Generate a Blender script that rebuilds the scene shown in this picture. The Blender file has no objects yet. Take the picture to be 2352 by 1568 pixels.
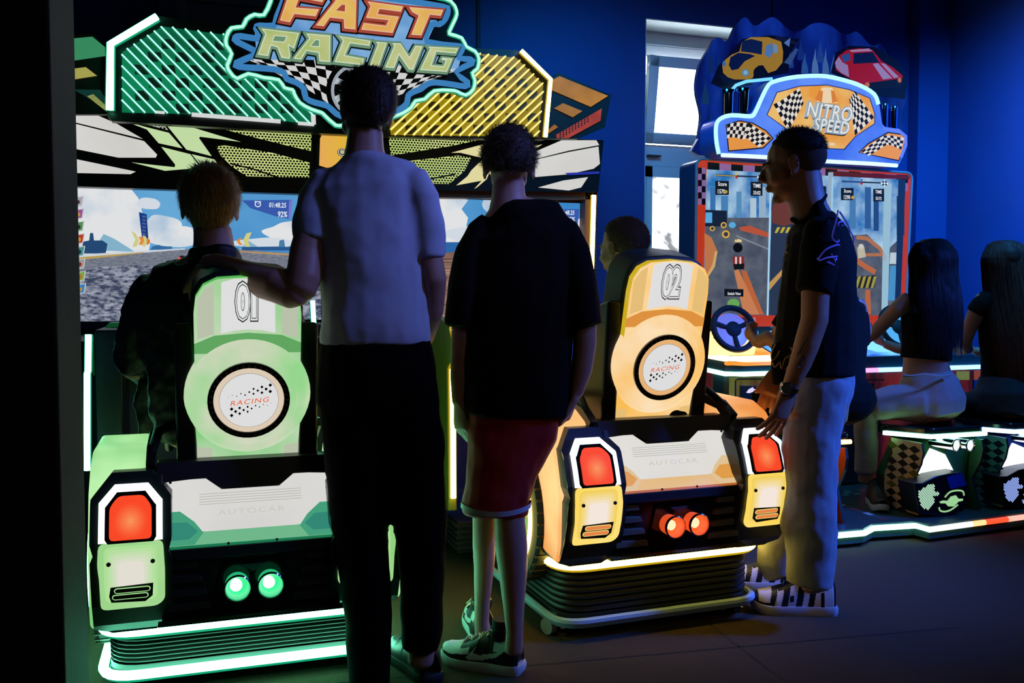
import bpy, bmesh, math, random
from math import sin, cos, pi, radians, sqrt, atan2
from mathutils import Vector, Matrix, Euler
from mathutils.geometry import tessellate_polygon
random.seed(7)
S = bpy.context.scene
COL = S.collection
# ---------------------------------------------------------------- camera
FPX = 2130.0; YAW = radians(18.6); PIT = radians(2.8); CH = 1.2
FW = Vector((sin(YAW)*cos(PIT), cos(YAW)*cos(PIT), -sin(PIT)))
RT = Vector((cos(YAW), -sin(YAW), 0))
UP = RT.cross(FW)
CP = Vector((0, 0, CH))
cam = bpy.data.objects.new('camera', bpy.data.cameras.new('camera')); COL.objects.link(cam)
cam.data.sensor_width = 36; cam.data.lens = FPX/2352*36; cam.data.clip_start = .05
cam.location = CP; cam.rotation_euler = (pi/2-PIT, 0, -YAW)
S.camera = cam
# ---------------------------------------------------------------- world, exposure, light
S.view_settings.view_transform = 'Standard'; S.view_settings.look = 'None'
S.view_settings.gamma = 1; S.view_settings.use_curve_mapping = False
S.view_settings.exposure = 0.0
W = bpy.data.worlds.new('daylight'); S.world = W; W.use_nodes = True
bg = W.node_tree.nodes['Background']; bg.inputs[0].default_value = (.86, .93, 1, 1); bg.inputs[1].default_value = 16
S.cycles.use_denoising = True
S.cycles.max_bounces = 5; S.cycles.diffuse_bounces = 2; S.cycles.glossy_bounces = 3
S.cycles.transparent_max_bounces = 6; S.cycles.sample_clamp_indirect = 4
S.cycles.caustics_reflective = False; S.cycles.caustics_refractive = False

def lamp(name, loc, aim, power, color, size, spread=180, shape='RECTANGLE', sy=None):
    l = bpy.data.lights.new(name, 'AREA'); l.energy = power; l.color = color; l.shape = shape
    l.size = size
    if shape == 'RECTANGLE': l.size_y = sy or size
    l.spread = radians(spread)
    o = bpy.data.objects.new(name, l); COL.objects.link(o); o.location = loc
    o.rotation_euler = (Vector(aim)-Vector(loc)).to_track_quat('-Z', 'Y').to_euler()
    return o
lamp('ceiling_light_blue', (4.95, 1.6, 2.9), (2.75, 3.3, .9), 44, (.03, .13, .95), .5, 44)
lamp('ceiling_light_cyan', (4.2, 3.4, 3.2), (5.14, 4.5, 1.6), 50, (.03, .36, 1), .5, 90)
lamp('fill_light_violet', (2.9, 1.2, 3.2), (.95, 2.85, 1.65), 2.9, (.13, .19, .85), .4, 30)  # narrow fill added for the white shirt's back, no fixture seen
lamp('fill_light_wall', (2.0, 4.0, 3.25), (2.4, 5.5, 1.5), 15, (.02, .38, 1), .7, 95)  # added fill that brightens the back wall, not a known fixture
lamp('fill_light_warm', (2.4, -1.0, 3.2), (1.6, 2.0, 0), 2.6, (1, .84, .58), 1.0, 100)  # dim fill added behind the camera, no such fixture known

# ---------------------------------------------------------------- pixel rays onto real planes
def ray(px, py):
    return FW + RT*((px-1176)/FPX) - UP*((py-784)/FPX)
def P(px, py, d): return CP + ray(px, py)*d          # point at camera depth d
def OY(px, py, Y):
    r = ray(px, py); return CP + r*(Y/r.y)
def OX(px, py, X):
    r = ray(px, py); return CP + r*(X/r.x)
def OZ(px, py, Z):
    r = ray(px, py); return CP + r*((Z-CH)/r.z)
class Fr:                                            # a plane in the room
    def __init__(s, o, ax, ay):
        s.o = Vector(o); s.ax = Vector(ax).normalized(); s.ay = Vector(ay)
        s.ay = (s.ay - s.ax*s.ay.dot(s.ax)).normalized(); s.n = s.ax.cross(s.ay)
    def pt(s, u, v, w=0): return s.o + s.ax*u + s.ay*v + s.n*w
    def uv(s, px, py, *_):
        r = ray(px, py); t = (s.o-CP).dot(s.n)/r.dot(s.n); q = CP + r*t - s.o
        return (q.dot(s.ax), q.dot(s.ay))
    def P(s, pts): return [s.uv(*p) for p in pts]
def FY(Y): return Fr((0, Y, 0), (1, 0, 0), (0, 0, 1))   # faces -Y (towards the camera side)

# ---------------------------------------------------------------- materials
def lin(h):
    if not isinstance(h, str): return tuple(h)
    h = h.lstrip('#'); v = [int(h[i:i+2], 16)/255 for i in (0, 2, 4)]
    return tuple(x/12.92 if x <= .04045 else ((x+.055)/1.055)**2.4 for x in v)
MC = {}
def mat(key, col='#808080', rough=.5, metal=0, spec=.5, noise=0, nscale=60, bump=0, bscale=200, em=None, es=0, sheen=0, sss=0, coat=0, alpha=1):
    if key in MC: return MC[key]
    m = bpy.data.materials.new(key); m.use_nodes = True; nt = m.node_tree
    b = nt.nodes['Principled BSDF']; c = lin(col)
    b.inputs['Base Color'].default_value = (*c, 1); b.inputs['Roughness'].default_value = rough
    b.inputs['Metallic'].default_value = metal; b.inputs['Specular IOR Level'].default_value = spec
    b.inputs['Sheen Weight'].default_value = sheen; b.inputs['Coat Weight'].default_value = coat
    b.inputs['Alpha'].default_value = alpha
    if sss: b.inputs['Subsurface Weight'].default_value = sss; b.inputs['Subsurface Scale'].default_value = .02
    if em is not None:
        b.inputs['Emission Color'].default_value = (*lin(em), 1); b.inputs['Emission Strength'].default_value = es
    tc = None
    if noise or bump: tc = nt.nodes.new('ShaderNodeTexCoord')
    if noise:
        n = nt.nodes.new('ShaderNodeTexNoise'); n.inputs['Scale'].default_value = nscale; n.inputs['Detail'].default_value = 4
        nt.links.new(tc.outputs['Object'], n.inputs['Vector'])
        r = nt.nodes.new('ShaderNodeValToRGB'); r.color_ramp.elements[0].position = .3; r.color_ramp.elements[1].position = .7
        r.color_ramp.elements[0].color = (*[x*(1-noise) for x in c], 1); r.color_ramp.elements[1].color = (*[min(1, x*(1+noise)) for x in c], 1)
        nt.links.new(n.outputs['Fac'], r.inputs['Fac']); nt.links.new(r.outputs['Color'], b.inputs['Base Color'])
    if bump:
        n = nt.nodes.new('ShaderNodeTexNoise'); n.inputs['Scale'].default_value = bscale; n.inputs['Detail'].default_value = 3
        nt.links.new(tc.outputs['Object'], n.inputs['Vector'])
        bp = nt.nodes.new('ShaderNodeBump'); bp.inputs['Strength'].default_value = bump; bp.inputs['Distance'].default_value = .01
        nt.links.new(n.outputs['Fac'], bp.inputs['Height']); nt.links.new(bp.outputs['Normal'], b.inputs['Normal'])
    MC[key] = m; return m
def glow(col, s=1.0, light=False):                   # a backlit print, a lit screen, a neon tube
    key = 'lit_%s_%g_%d' % (col, s, light)
    if key in MC: return MC[key]
    m = mat(key, '#0a0a0a', .35, em=col, es=s)
    if not light: m.cycles.emission_sampling = 'NONE'
    return m
def gloww(name, c1, c2, s, scale, detail=3, p0=.35, p1=.65, stretch=(1, 1, 1), light=False, tex='noise'):
    if name in MC: return MC[name]
    m = mat(name, '#0a0a0a', .35, em=c1, es=s); nt = m.node_tree
    tc = nt.nodes.new('ShaderNodeTexCoord'); mp = nt.nodes.new('ShaderNodeMapping'); mp.inputs['Scale'].default_value = stretch
    n = nt.nodes.new('ShaderNodeTexNoise'); n.inputs['Scale'].default_value = scale; n.inputs['Detail'].default_value = detail
    r = nt.nodes.new('ShaderNodeValToRGB'); r.color_ramp.elements[0].position = p0; r.color_ramp.elements[1].position = p1
    r.color_ramp.elements[0].color = (*lin(c1), 1); r.color_ramp.elements[1].color = (*lin(c2), 1)
    nt.links.new(tc.outputs['Object'], mp.inputs['Vector']); nt.links.new(mp.outputs[0], n.inputs['Vector'])
    nt.links.new(n.outputs['Fac'], r.inputs['Fac']); nt.links.new(r.outputs['Color'], nt.nodes['Principled BSDF'].inputs['Emission Color'])
    if not light: m.cycles.emission_sampling = 'NONE'
    return m
def litfab(key, base, em, es):                       # translucent plastic shell lit from inside
    return mat(key, base, .35, em=em, es=es, coat=.3)

BLACK = mat('black_plastic', '#15171a', .38, bump=.02, bscale=300)
GLOSS = mat('gloss_black', '#0c0d10', .15)
DARK = mat('dark_grey_plastic', '#2a2d30', .45)
CHROME = mat('chrome', '#c8c8cc', .12, 1)
RUB = mat('rubber', '#121212', .7)

# ---------------------------------------------------------------- mesh building
class MB:
    def __init__(s): s.v = []; s.f = []; s.m = []; s.mats = []; s.flat = set()
    def mi(s, m):
        if m not in s.mats: s.mats.append(m)
        return s.mats.index(m)
    def add(s, vs, fs, m):
        k = len(s.v); s.v += [Vector(v) for v in vs]; i = s.mi(m)
        for f in fs: s.f.append([k+j for j in f]); s.m.append(i)
    def box(s, c, d, m, R=None):
        c = Vector(c); h = Vector(d)/2; vs = []
        for x in (-1, 1):
            for y in (-1, 1):
                for z in (-1, 1):
                    q = Vector((x*h.x, y*h.y, z*h.z)); vs.append(c + (R@q if R else q))
        s.add(vs, [(0, 1, 3, 2), (4, 6, 7, 5), (0, 4, 5, 1), (2, 3, 7, 6), (0, 2, 6, 4), (1, 5, 7, 3)], m)
    def poly(s, fr, pts, m, w=0):                    # flat face
        vs = [fr.pt(p[0], p[1], w) for p in pts]
        if area(pts) < 0: vs.reverse()
        s.add(vs, [list(range(len(vs)))], m)
    def prism(s, fr, pts, w0, w1, m, mside=None, front=True):
        if area(pts) < 0: pts = list(reversed(pts))
        n = len(pts); a = [fr.pt(p[0], p[1], w0) for p in pts]; b = [fr.pt(p[0], p[1], w1) for p in pts]
        s.add(a+b, [[i, (i+1) % n, n+(i+1) % n, n+i] for i in range(n)], mside or m)
        s.add(b, [list(range(n))], m); s.add(list(reversed(a)), [list(range(n))], mside or m)
    def tube(s, pts, r, m, n=8, closed=False, caps=True):
        pts = [Vector(p) for p in pts]; N = len(pts); rings = []; k = len(s.v)
        prev = None
        for i, p in enumerate(pts):
            if closed: a, b = pts[i-1], pts[(i+1) % N]
            else: a, b = pts[max(i-1, 0)], pts[min(i+1, N-1)]
            t = (b-a).normalized() if (b-a).length > 1e-9 else Vector((0, 0, 1))
            if prev is None:
                u = t.orthogonal().normalized()
            else:
                u = (prev - t*prev.dot(t)).normalized()
            prev = u; w = t.cross(u); rr = r[i] if isinstance(r, (list, tuple)) else r
            s.v += [p + (u*cos(2*pi*j/n)+w*sin(2*pi*j/n))*rr for j in range(n)]
        q = s.mi(m); M = N if closed else N-1
        for i in range(M):
            for j in range(n):
                a = k+i*n+j; b = k+i*n+(j+1) % n; i2 = (i+1) % N
                s.f.append([a, b, k+i2*n+(j+1) % n, k+i2*n+j]); s.m.append(q)
        if not closed and caps:
            s.f.append([k+j for j in range(n)][::-1]); s.m.append(q)
            s.f.append([k+(N-1)*n+j for j in range(n)]); s.m.append(q)
    def lathe(s, o, axis, prof, m, n=32, open_=False):            # prof: (radius, height)
        o = Vector(o); a = Vector(axis).normalized(); u = a.orthogonal().normalized(); w = a.cross(u); k = len(s.v)
        for r, h in prof: s.v += [o + a*h + (u*cos(2*pi*j/n)+w*sin(2*pi*j/n))*r for j in range(n)]
        q = s.mi(m)
        for i in range(len(prof)-1):
            for j in range(n):
                s.f.append([k+i*n+j, k+i*n+(j+1) % n, k+(i+1)*n+(j+1) % n, k+(i+1)*n+j]); s.m.append(q)
        for i, rev in ((0, True), (len(prof)-1, False)):
            if prof[i][0] > 1e-6 and not open_:
                f = [k+i*n+j for j in range(n)]; s.f.append(f[::-1] if rev else f); s.m.append(q)
    def ball(s, c, r, m, n=12, sc=(1, 1, 1), R=None):
        c = Vector(c); vs = []; fs = []
        for i in range(n//2+1):
            for j in range(n):
                th = pi*i/(n//2); ph = 2*pi*j/n
                q = Vector((r*sc[0]*sin(th)*cos(ph), r*sc[1]*sin(th)*sin(ph), r*sc[2]*cos(th)))
                vs.append(c + (R@q if R else q))
        for i in range(n//2):
            for j in range(n): fs.append([i*n+j, (i+1)*n+j, (i+1)*n+(j+1) % n, i*n+(j+1) % n])
        s.add(vs, fs, m)
    def build(s, name, parent=None, local=False, smooth=False, bevel=0, solid=0, recalc=False, segs=2, auto=None):
        me = bpy.data.meshes.new(name)
        me.from_pydata([tuple(v) for v in s.v], [], s.f)
        for m in s.mats: me.materials.append(m)
        me.polygons.foreach_set('material_index', s.m)
        if recalc or bevel or smooth:
            bm = bmesh.new(); bm.from_mesh(me); bmesh.ops.remove_doubles(bm, verts=bm.verts, dist=1e-5)
            bmesh.ops.recalc_face_normals(bm, faces=bm.faces); bm.to_mesh(me); bm.free()
        if smooth:
            me.polygons.foreach_set('use_smooth', [True]*len(me.polygons))
            try: me.set_sharp_from_angle(angle=radians(auto or 40))
            except Exception: pass
        me.update(); o = bpy.data.objects.new(name, me); COL.objects.link(o)
        if bevel:
            b = o.modifiers.new('bevel', 'BEVEL'); b.width = bevel; b.segments = segs; b.limit_method = 'ANGLE'; b.angle_limit = radians(35)
            me.polygons.foreach_set('use_smooth', [True]*len(me.polygons))
            b.harden_normals = True
        if parent is not None:
            o.parent = parent
            if not local: o.matrix_parent_inverse = base_matrix(parent).inverted()
        return o
def base_matrix(o):
    m = Matrix.Translation(o.location) @ o.rotation_euler.to_matrix().to_4x4()
    return (base_matrix(o.parent) @ o.matrix_parent_inverse @ m) if o.parent else m
def area(p): return sum(p[i-1][0]*p[i][1]-p[i][0]*p[i-1][1] for i in range(len(p)))/2
def tag(o, label=None, cat=None, group=None, kind=None):
    if label: o['label'] = label
    if cat: o['category'] = cat
    if group: o['group'] = group
    if kind: o['kind'] = kind
    return o
def thing(name, label, cat, loc=(0, 0, 0), rz=0, group=None):
    o = bpy.data.objects.new(name, None); COL.objects.link(o); o.location = loc; o.rotation_euler = (0, 0, rz)
    o.empty_display_size = .1
    return tag(o, label, cat, group)
def offs(pts, d):                                    # inset (d>0) a 2-D polygon with mitres
    if area(pts) < 0: pts = list(reversed(pts))
    n = len(pts); out = []
    for i in range(n):
        a = Vector(pts[i-1]); b = Vector(pts[i]); c = Vector(pts[(i+1) % n])
        e1 = (b-a).normalized(); e2 = (c-b).normalized()
        n1 = Vector((-e1.y, e1.x)); n2 = Vector((-e2.y, e2.x)); k = max(.45, 1+n1.dot(n2))
        out.append(tuple(b + (n1+n2)*(d/k)))
    return out
def rnd(pts, r, n=4):                                # round the corners of a polygon
    out = []; N = len(pts)
    for i in range(N):
        a = Vector(pts[i-1]); b = Vector(pts[i]); c = Vector(pts[(i+1) % N])
        d = min(r, (a-b).length*.45, (c-b).length*.45)
        p = b+(a-b).normalized()*d; q = b+(c-b).normalized()*d
        for k in range(n+1):
            t = k/n; out.append(tuple(p*(1-t)**2 + b*2*t*(1-t) + q*t*t))
    return out
def smoothpath(pts, k=3, closed=False):              # Catmull-Rom
    pts = [Vector(p) for p in pts]; N = len(pts); out = []
    for i in range(N if closed else N-1):
        g = (lambda j: pts[j % N]) if closed else (lambda j: pts[min(max(j, 0), N-1)])
        p0, p1, p2, p3 = g(i-1), g(i), g(i+1), g(i+2)
        for s in range(k):
            t = s/k; out.append(.5*((2*p1)+(p2-p0)*t+(2*p0-5*p1+4*p2-p3)*t*t+(3*p1-p0-3*p2+p3)*t**3))
    if not closed: out.append(pts[-1])
    return out
def inside(p, poly):
    r = False; j = len(poly)-1
    for i in range(len(poly)):
        a, b = poly[i], poly[j]
        if (a[1] > p[1]) != (b[1] > p[1]) and p[0] < (b[0]-a[0])*(p[1]-a[1])/(b[1]-a[1]+1e-12)+a[0]: r = not r
        j = i
    return r
def clipseg(a, b, poly):                             # longest run of segment a-b inside poly
    ts = [0., 1.]; d = (b[0]-a[0], b[1]-a[1])
    for i in range(len(poly)):
        p, q = poly[i-1], poly[i]; e = (q[0]-p[0], q[1]-p[1]); den = d[0]*e[1]-d[1]*e[0]
        if abs(den) < 1e-9: continue
        t = ((p[0]-a[0])*e[1]-(p[1]-a[1])*e[0])/den; u = ((p[0]-a[0])*d[1]-(p[1]-a[1])*d[0])/den
        if 0 <= u <= 1 and 0 < t < 1: ts.append(t)
    ts.sort(); out = []
    for t0, t1 in zip(ts, ts[1:]):
        m = (t0+t1)/2
        if t1-t0 > .01 and inside((a[0]+d[0]*m, a[1]+d[1]*m), poly):
            out.append(((a[0]+d[0]*t0, a[1]+d[1]*t0), (a[0]+d[0]*t1, a[1]+d[1]*t1)))
    return out
def stroke(mb, fr, pts, wid, m, w, closed=False):    # flat ribbon along a path
    N = len(pts); L = []; R_ = []
    for i in range(N):
        a = Vector(pts[i-1] if (closed or i) else pts[0]); b = Vector(pts[i]); c = Vector(pts[(i+1) % N] if (closed or i < N-1) else pts[-1])
        t = (c-a); t = t.normalized() if t.length > 1e-9 else Vector((1, 0)); nn = Vector((-t.y, t.x))*wid/2
        L.append(b+nn); R_.append(b-nn)
    vs = [fr.pt(p[0], p[1], w) for p in L+R_]
    mb.add(vs, [[N+i, N+(i+1) % N, (i+1) % N, i] for i in range(N if closed else N-1)], m)
def disc(c, r, n=32, ry=None): return [(c[0]+r*cos(2*pi*i/n), c[1]+(ry or r)*sin(2*pi*i/n)) for i in range(n)]
def text(mb, fr, s, u, v, h, m, w=.002, ex=0, shear=0, sx=1, rot=0, align='CENTER', bold=0, spacing=1, mside=None):
    c = bpy.data.curves.new('t', 'FONT'); c.body = s; c.align_x = align; c.size = 1; c.extrude = ex/h if ex else 0
    c.shear = shear; c.offset = bold; c.space_character = spacing; c.resolution_u = 3
    o = bpy.data.objects.new('t', c); COL.objects.link(o); bpy.context.view_layer.update()
    me = bpy.data.meshes.new_from_object(o.evaluated_get(bpy.context.evaluated_depsgraph_get()))
    vs = []
    for q in me.vertices:
        x, y = q.co.x*h*sx*1.38, (q.co.y-.35)*h*1.38
        x, y = x*cos(rot)-y*sin(rot), x*sin(rot)+y*cos(rot)
        vs.append(fr.pt(u+x, v+y, w+q.co.z*h))
    mb.add(vs, [list(f.vertices) for f in me.polygons], m)
    bpy.data.objects.remove(o); bpy.data.curves.remove(c); bpy.data.meshes.remove(me)
def checker(mb, fr, pts, nu, nv, ma, mb_, w, wave=0, rows=None):  # warped chequered quad: pts = 4 corners
    a, b, c, d = [Vector(p) for p in pts]
    def q(i, j):
        s, t = i/nu, j/nv; p = (a*(1-s)+b*s)*(1-t)+(d*(1-s)+c*s)*t
        return (p.x, p.y + wave*sin(s*pi*2.2)*(1))
    for i in range(nu):
        for j in range(nv):
            m = ma if (i+j) % 2 else mb_
            if m: mb.poly(fr, [q(i, j), q(i+1, j), q(i+1, j+1), q(i, j+1)], m, w)

# ---------------------------------------------------------------- the room
def struct(mb, name, **k): return tag(mb.build(name, **k), kind='structure')
PAINT = mat('blue_wall_paint', '#1d3f86', .6, noise=.06, nscale=3, bump=.05, bscale=90)
CARPET = mat('dark_carpet', '#4c4032', .97, spec=.08, noise=.35, nscale=260, bump=.5, bscale=420, sheen=.0)
WHITEP = mat('window_white_plastic', '#c9cdd0', .4)
YB = 5.5; XR = 5.14; ZC = 3.4
m = MB(); m.box((1.7, 2, -.05), (7.4, 8, .1), CARPET)
for a, b in (((-1, 3.0), (2.6, 2.62)), ((1.5, -.5), (1.9, 5))):
    d = (Vector(b)-Vector(a)); q = Vector((-d.y, d.x)).normalized()*.004; m.add([(a[0]+q.x, a[1]+q.y, .0012), (a[0]-q.x, a[1]-q.y, .0012), (b[0]-q.x, b[1]-q.y, .0012), (b[0]+q.x, b[1]+q.y, .0012)], [(0, 1, 2, 3)], mat('carpet_seam', '#15110c', .9))
struct(m, 'floor')
m = MB(); m.box((1.7, 2, ZC+.05), (7.4, 8, .1), mat('ceiling_paint', '#202634', .8)); struct(m, 'ceiling')
def wall_with_holes(name, x0, x1, z1, Y, th, holes):
    m = MB(); xs = sorted({x0, x1, *[h[0] for h in holes], *[h[1] for h in holes]})
    for a, b in zip(xs, xs[1:]):
        hs = [h for h in holes if h[0] <= a+1e-6 and h[1] >= b-1e-6]
        if not hs: m.box(((a+b)/2, Y+th/2, z1/2), (b-a, th, z1), PAINT)
        for h in hs:
            m.box(((a+b)/2, Y+th/2, h[2]/2), (b-a, th, h[2]), PAINT)
            m.box(((a+b)/2, Y+th/2, (h[3]+z1)/2), (b-a, th, z1-h[3]), PAINT)
    return struct(m, name)
WX0, WX1 = OY(1481, 300, YB).x, OY(1481, 300, YB).x+1.05
WZ1 = OY(1481, 40, YB).z
VX0, VX1 = OY(402, 10, YB).x, OY(402, 10, YB).x+1.25
wall_with_holes('wall_back', -2.0, XR+.2, ZC, YB, .45, [(WX0, WX1, .95, WZ1), (VX0, VX1, .95, 2.98)])
m = MB(); m.box((XR+.1, 1.95, ZC/2), (.2, 8, ZC), PAINT); struct(m, 'wall_right')
m = MB(); m.box((-2.0, 1.95, ZC/2), (.2, 8, ZC), PAINT); struct(m, 'wall_left')
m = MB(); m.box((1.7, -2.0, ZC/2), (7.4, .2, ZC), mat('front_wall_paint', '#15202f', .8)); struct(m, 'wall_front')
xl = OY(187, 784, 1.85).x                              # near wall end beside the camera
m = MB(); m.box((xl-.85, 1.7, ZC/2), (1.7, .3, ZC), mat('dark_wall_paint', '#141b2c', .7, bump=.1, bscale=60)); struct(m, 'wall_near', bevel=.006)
# wall panel joints, pilaster strips and a reveal painted as lit
def vtrim(name, px, wpx, col, th, y1=ZC):
    a = OY(px-wpx/2, 100, YB).x; b = OY(px+wpx/2, 100, YB).x
    m = MB(); m.box(((a+b)/2, YB-th/2, y1/2), (b-a, th, y1), mat('trim'+col, col, .6)); struct(m, name)
vtrim('trim_1', 1098, 8, '#101a2e', .015); vtrim('trim_2', 1772, 3, '#101a36', .006)
vtrim('trim_3', 385, 34, '#35507a', .05)  # pale strip: the window reveal's light is put into its colour
a = OY(2085, 300, YB).x
m = MB(); m.box(((a+XR)/2, YB-.05, ZC/2), (XR-a, .1, ZC), PAINT); struct(m, 'trim_4')
m = MB(); m.box((3.9, YB-.008, .05), (2.3, .016, .1), DARK); struct(m, 'baseboard_back')
m = MB(); m.box((XR-.008, 3.4, .05), (.016, 3.9, .1), DARK); struct(m, 'baseboard_right')
# window with tilted upper sash
yw = YB+.22
PLASTER = mat('white_reveal_plaster', '#b9c6c9', .6)
def lining(nm, x0, x1, z0, z1):
    m = MB(); y = YB+.22
    for c, d in (((x0+.004, y, (z0+z1)/2), (.008, .43, z1-z0)), ((x1-.004, y, (z0+z1)/2), (.008, .43, z1-z0)), (((x0+x1)/2, y, z1-.004), (x1-x0, .43, .008))): m.box(c, d, PLASTER)
    struct(m, nm)
lining('trim_6', WX0, WX1, .95, WZ1)
for k, (a, b, z0, z1) in enumerate(((WX0, WX1, .95, WZ1),)):
    pl = bpy.data.lights.new('window_portal', 'AREA'); pl.shape = 'RECTANGLE'; pl.size = b-a; pl.size_y = z1-z0; pl.cycles.is_portal = True
    po_ = bpy.data.objects.new('window_portal', pl); COL.objects.link(po_); po_.location = ((a+b)/2, YB+.4, (z0+z1)/2); po_.rotation_euler = (-pi/2, 0, 0)
fr = FY(yw)
GLASSW = bpy.data.materials.new('window_glass'); GLASSW.use_nodes = True
nt = GLASSW.node_tree; nt.nodes.remove(nt.nodes['Principled BSDF'])
tr = nt.nodes.new('ShaderNodeBsdfTransparent'); gl = nt.nodes.new('ShaderNodeBsdfGlossy'); gl.inputs['Roughness'].default_value = .05
mx = nt.nodes.new('ShaderNodeMixShader'); mx.inputs[0].default_value = .06
nt.links.new(tr.outputs[0], mx.inputs[1]); nt.links.new(gl.outputs[0], mx.inputs[2]); nt.links.new(mx.outputs[0], nt.nodes['Material Output'].inputs[0])
FROST = bpy.data.materials.new('patterned_window_film'); FROST.use_nodes = True
nt = FROST.node_tree; nt.nodes.remove(nt.nodes['Principled BSDF'])
tr = nt.nodes.new('ShaderNodeBsdfTransparent'); tc = nt.nodes.new('ShaderNodeTexCoord'); n = nt.nodes.new('ShaderNodeTexNoise')
n.inputs['Scale'].default_value = 7; n.inputs['Detail'].default_value = 6; n.inputs['Distortion'].default_value = .5
r = nt.nodes.new('ShaderNodeValToRGB'); r.color_ramp.elements[0].position = .36; r.color_ramp.elements[0].color = (.16, .155, .155, 1)
r.color_ramp.elements[1].position = .5; r.color_ramp.elements[1].color = (.42, .42, .42, 1)
nt.links.new(tc.outputs['Object'], n.inputs['Vector']); nt.links.new(n.outputs['Fac'], r.inputs['Fac']); nt.links.new(r.outputs['Color'], tr.inputs['Color'])
nt.links.new(tr.outputs[0], nt.nodes['Material Output'].inputs[0])
zt = OY(1500, 108, yw).z; zm1 = OY(1500, 335, yw).z; zm0 = OY(1500, 385, yw).z; zb = .95
win = thing('window_1', None, None, ((WX0+WX1)/2, yw, zb)); win['kind'] = 'structure'
m = MB(); t = .07
for c, d in ((((WX0+WX1)/2, yw, zt-.04), (WX1-WX0, .09, .08)), (((WX0+WX1)/2, yw, zb+.04), (WX1-WX0, .09, .08)),
             (((WX0+WX1)/2, yw, (zm0+zm1)/2), (WX1-WX0, .1, zm1-zm0)), ((WX0+.035, yw, (zb+zt)/2), (.07, .09, zt-zb)), ((WX1-.035, yw, (zb+zt)/2), (.07, .09, zt-zb)),
             (((WX0+WX1)/2, yw+.05, (zt+WZ1)/2), (WX1-WX0, .02, WZ1-zt+.1))):
    m.box(c, d, WHITEP)
m.build('window_frame', win, bevel=.006)
# lower casement
m = MB(); z0, z1 = zb+.08, zm0; x0, x1 = WX0+.07, WX1-.07
for c, d in (((x0+.035, yw-.03, (z0+z1)/2), (.07, .06, z1-z0)), ((x1-.035, yw-.03, (z0+z1)/2), (.07, .06, z1-z0)),
             (((x0+x1)/2, yw-.03, z0+.035), (x1-x0, .06, .07)), (((x0+x1)/2, yw-.03, z1-.035), (x1-x0, .06, .07))): m.box(c, d, WHITEP)
m.build('casement', win, bevel=.005)
m = MB(); m.box(((x0+x1)/2, yw-.02, (z0+z1)/2), (x1-x0-.1, .006, z1-z0-.1), FROST); m.build('patterned_pane', win)
# upper sash, hinged below and leaning into the room
R = Matrix.Rotation(radians(9), 3, 'X'); piv = Vector((0, yw-.05, zm1+.01)); hh = zt-zm1-.1
m = MB()
def sb(cx, cz, dx, dz, dy=.05, yy=0): return (piv + Vector((cx, 0, 0)) + R@Vector((0, yy, cz)), (dx, dy, dz))
for q in (sb((x0+x1)/2, .035, x1-x0, .07), sb((x0+x1)/2, hh-.035, x1-x0, .07), sb(x0+.035, hh/2, .07, hh), sb(x1-.035, hh/2, .07, hh)): m.box(q[0], q[1], WHITEP, R)
m.build('sash', win, bevel=.005)
m = MB(); q = sb((x0+x1)/2, hh/2, x1-x0-.1, hh-.1, .006); m.box(q[0], q[1], GLASSW, R); m.build('pane', win)
m = MB(); c = OY(1502, 358, yw-.07); m.box(c, (.10, .03, .012), mat('handle_dark', '#22262a', .4)); m.build('window_handle', win, bevel=.004)
m = MB(); m.box(((WX0+WX1)/2, YB+.1, zb-.015), (WX1-WX0, .24, .03), WHITEP); struct(m, 'trim_5', bevel=.004)
# second window behind the racing machines: only its top shows, shutter down
w2 = thing('window_2', None, None, ((VX0+VX1)/2, yw, .95)); w2['kind'] = 'structure'
GREYW = mat('grey_window_frame', '#8d9095', .5)
m = MB(); xa, xb = VX0, VX1
for c, d in ((((xa+xb)/2, yw, 2.93), (xb-xa, .08, .09)), ((xa+.03, yw, 1.96), (.06, .08, 1.9)), (((xa+xb)/2, yw, 1.0), (xb-xa, .08, .09)), ((xb-.03, yw, 1.96), (.06, .08, 1.9))): m.box(c, d, GREYW)
m.build('window_frame', w2, bevel=.005)
m = MB(); m.box(((xa+xb)/2, yw+.01, 1.95), (xb-xa-.1, .012, 1.9), mat('shutter', '#70757c', .6)); m.build('shutter', w2)
# ================================================================ twin racing machine: cabinets, screens, marquee
GRN = '#3fe0a8'; GN = '#b6ffe2'; YEL = '#ffd23a'; YN = '#fff0a0'
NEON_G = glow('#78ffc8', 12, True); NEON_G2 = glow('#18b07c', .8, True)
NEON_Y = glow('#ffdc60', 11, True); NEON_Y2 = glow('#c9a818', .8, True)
NEON_W = glow('#eef4ff', 1.6, True)
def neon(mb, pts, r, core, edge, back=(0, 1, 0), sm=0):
    """neon flex: thin bright core, and a wider dim tube that imitates its halo"""
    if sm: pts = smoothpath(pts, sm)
    mb.tube([Vector(p)+Vector(back)*r*.9 for p in pts], r*1.35, edge, 8); mb.tube(pts, r, core, 8)  # wider edge tube is added, its dim colour paints the halo
c01, c02 = .137, 1.567
WHT = '#e6e6e4'
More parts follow.
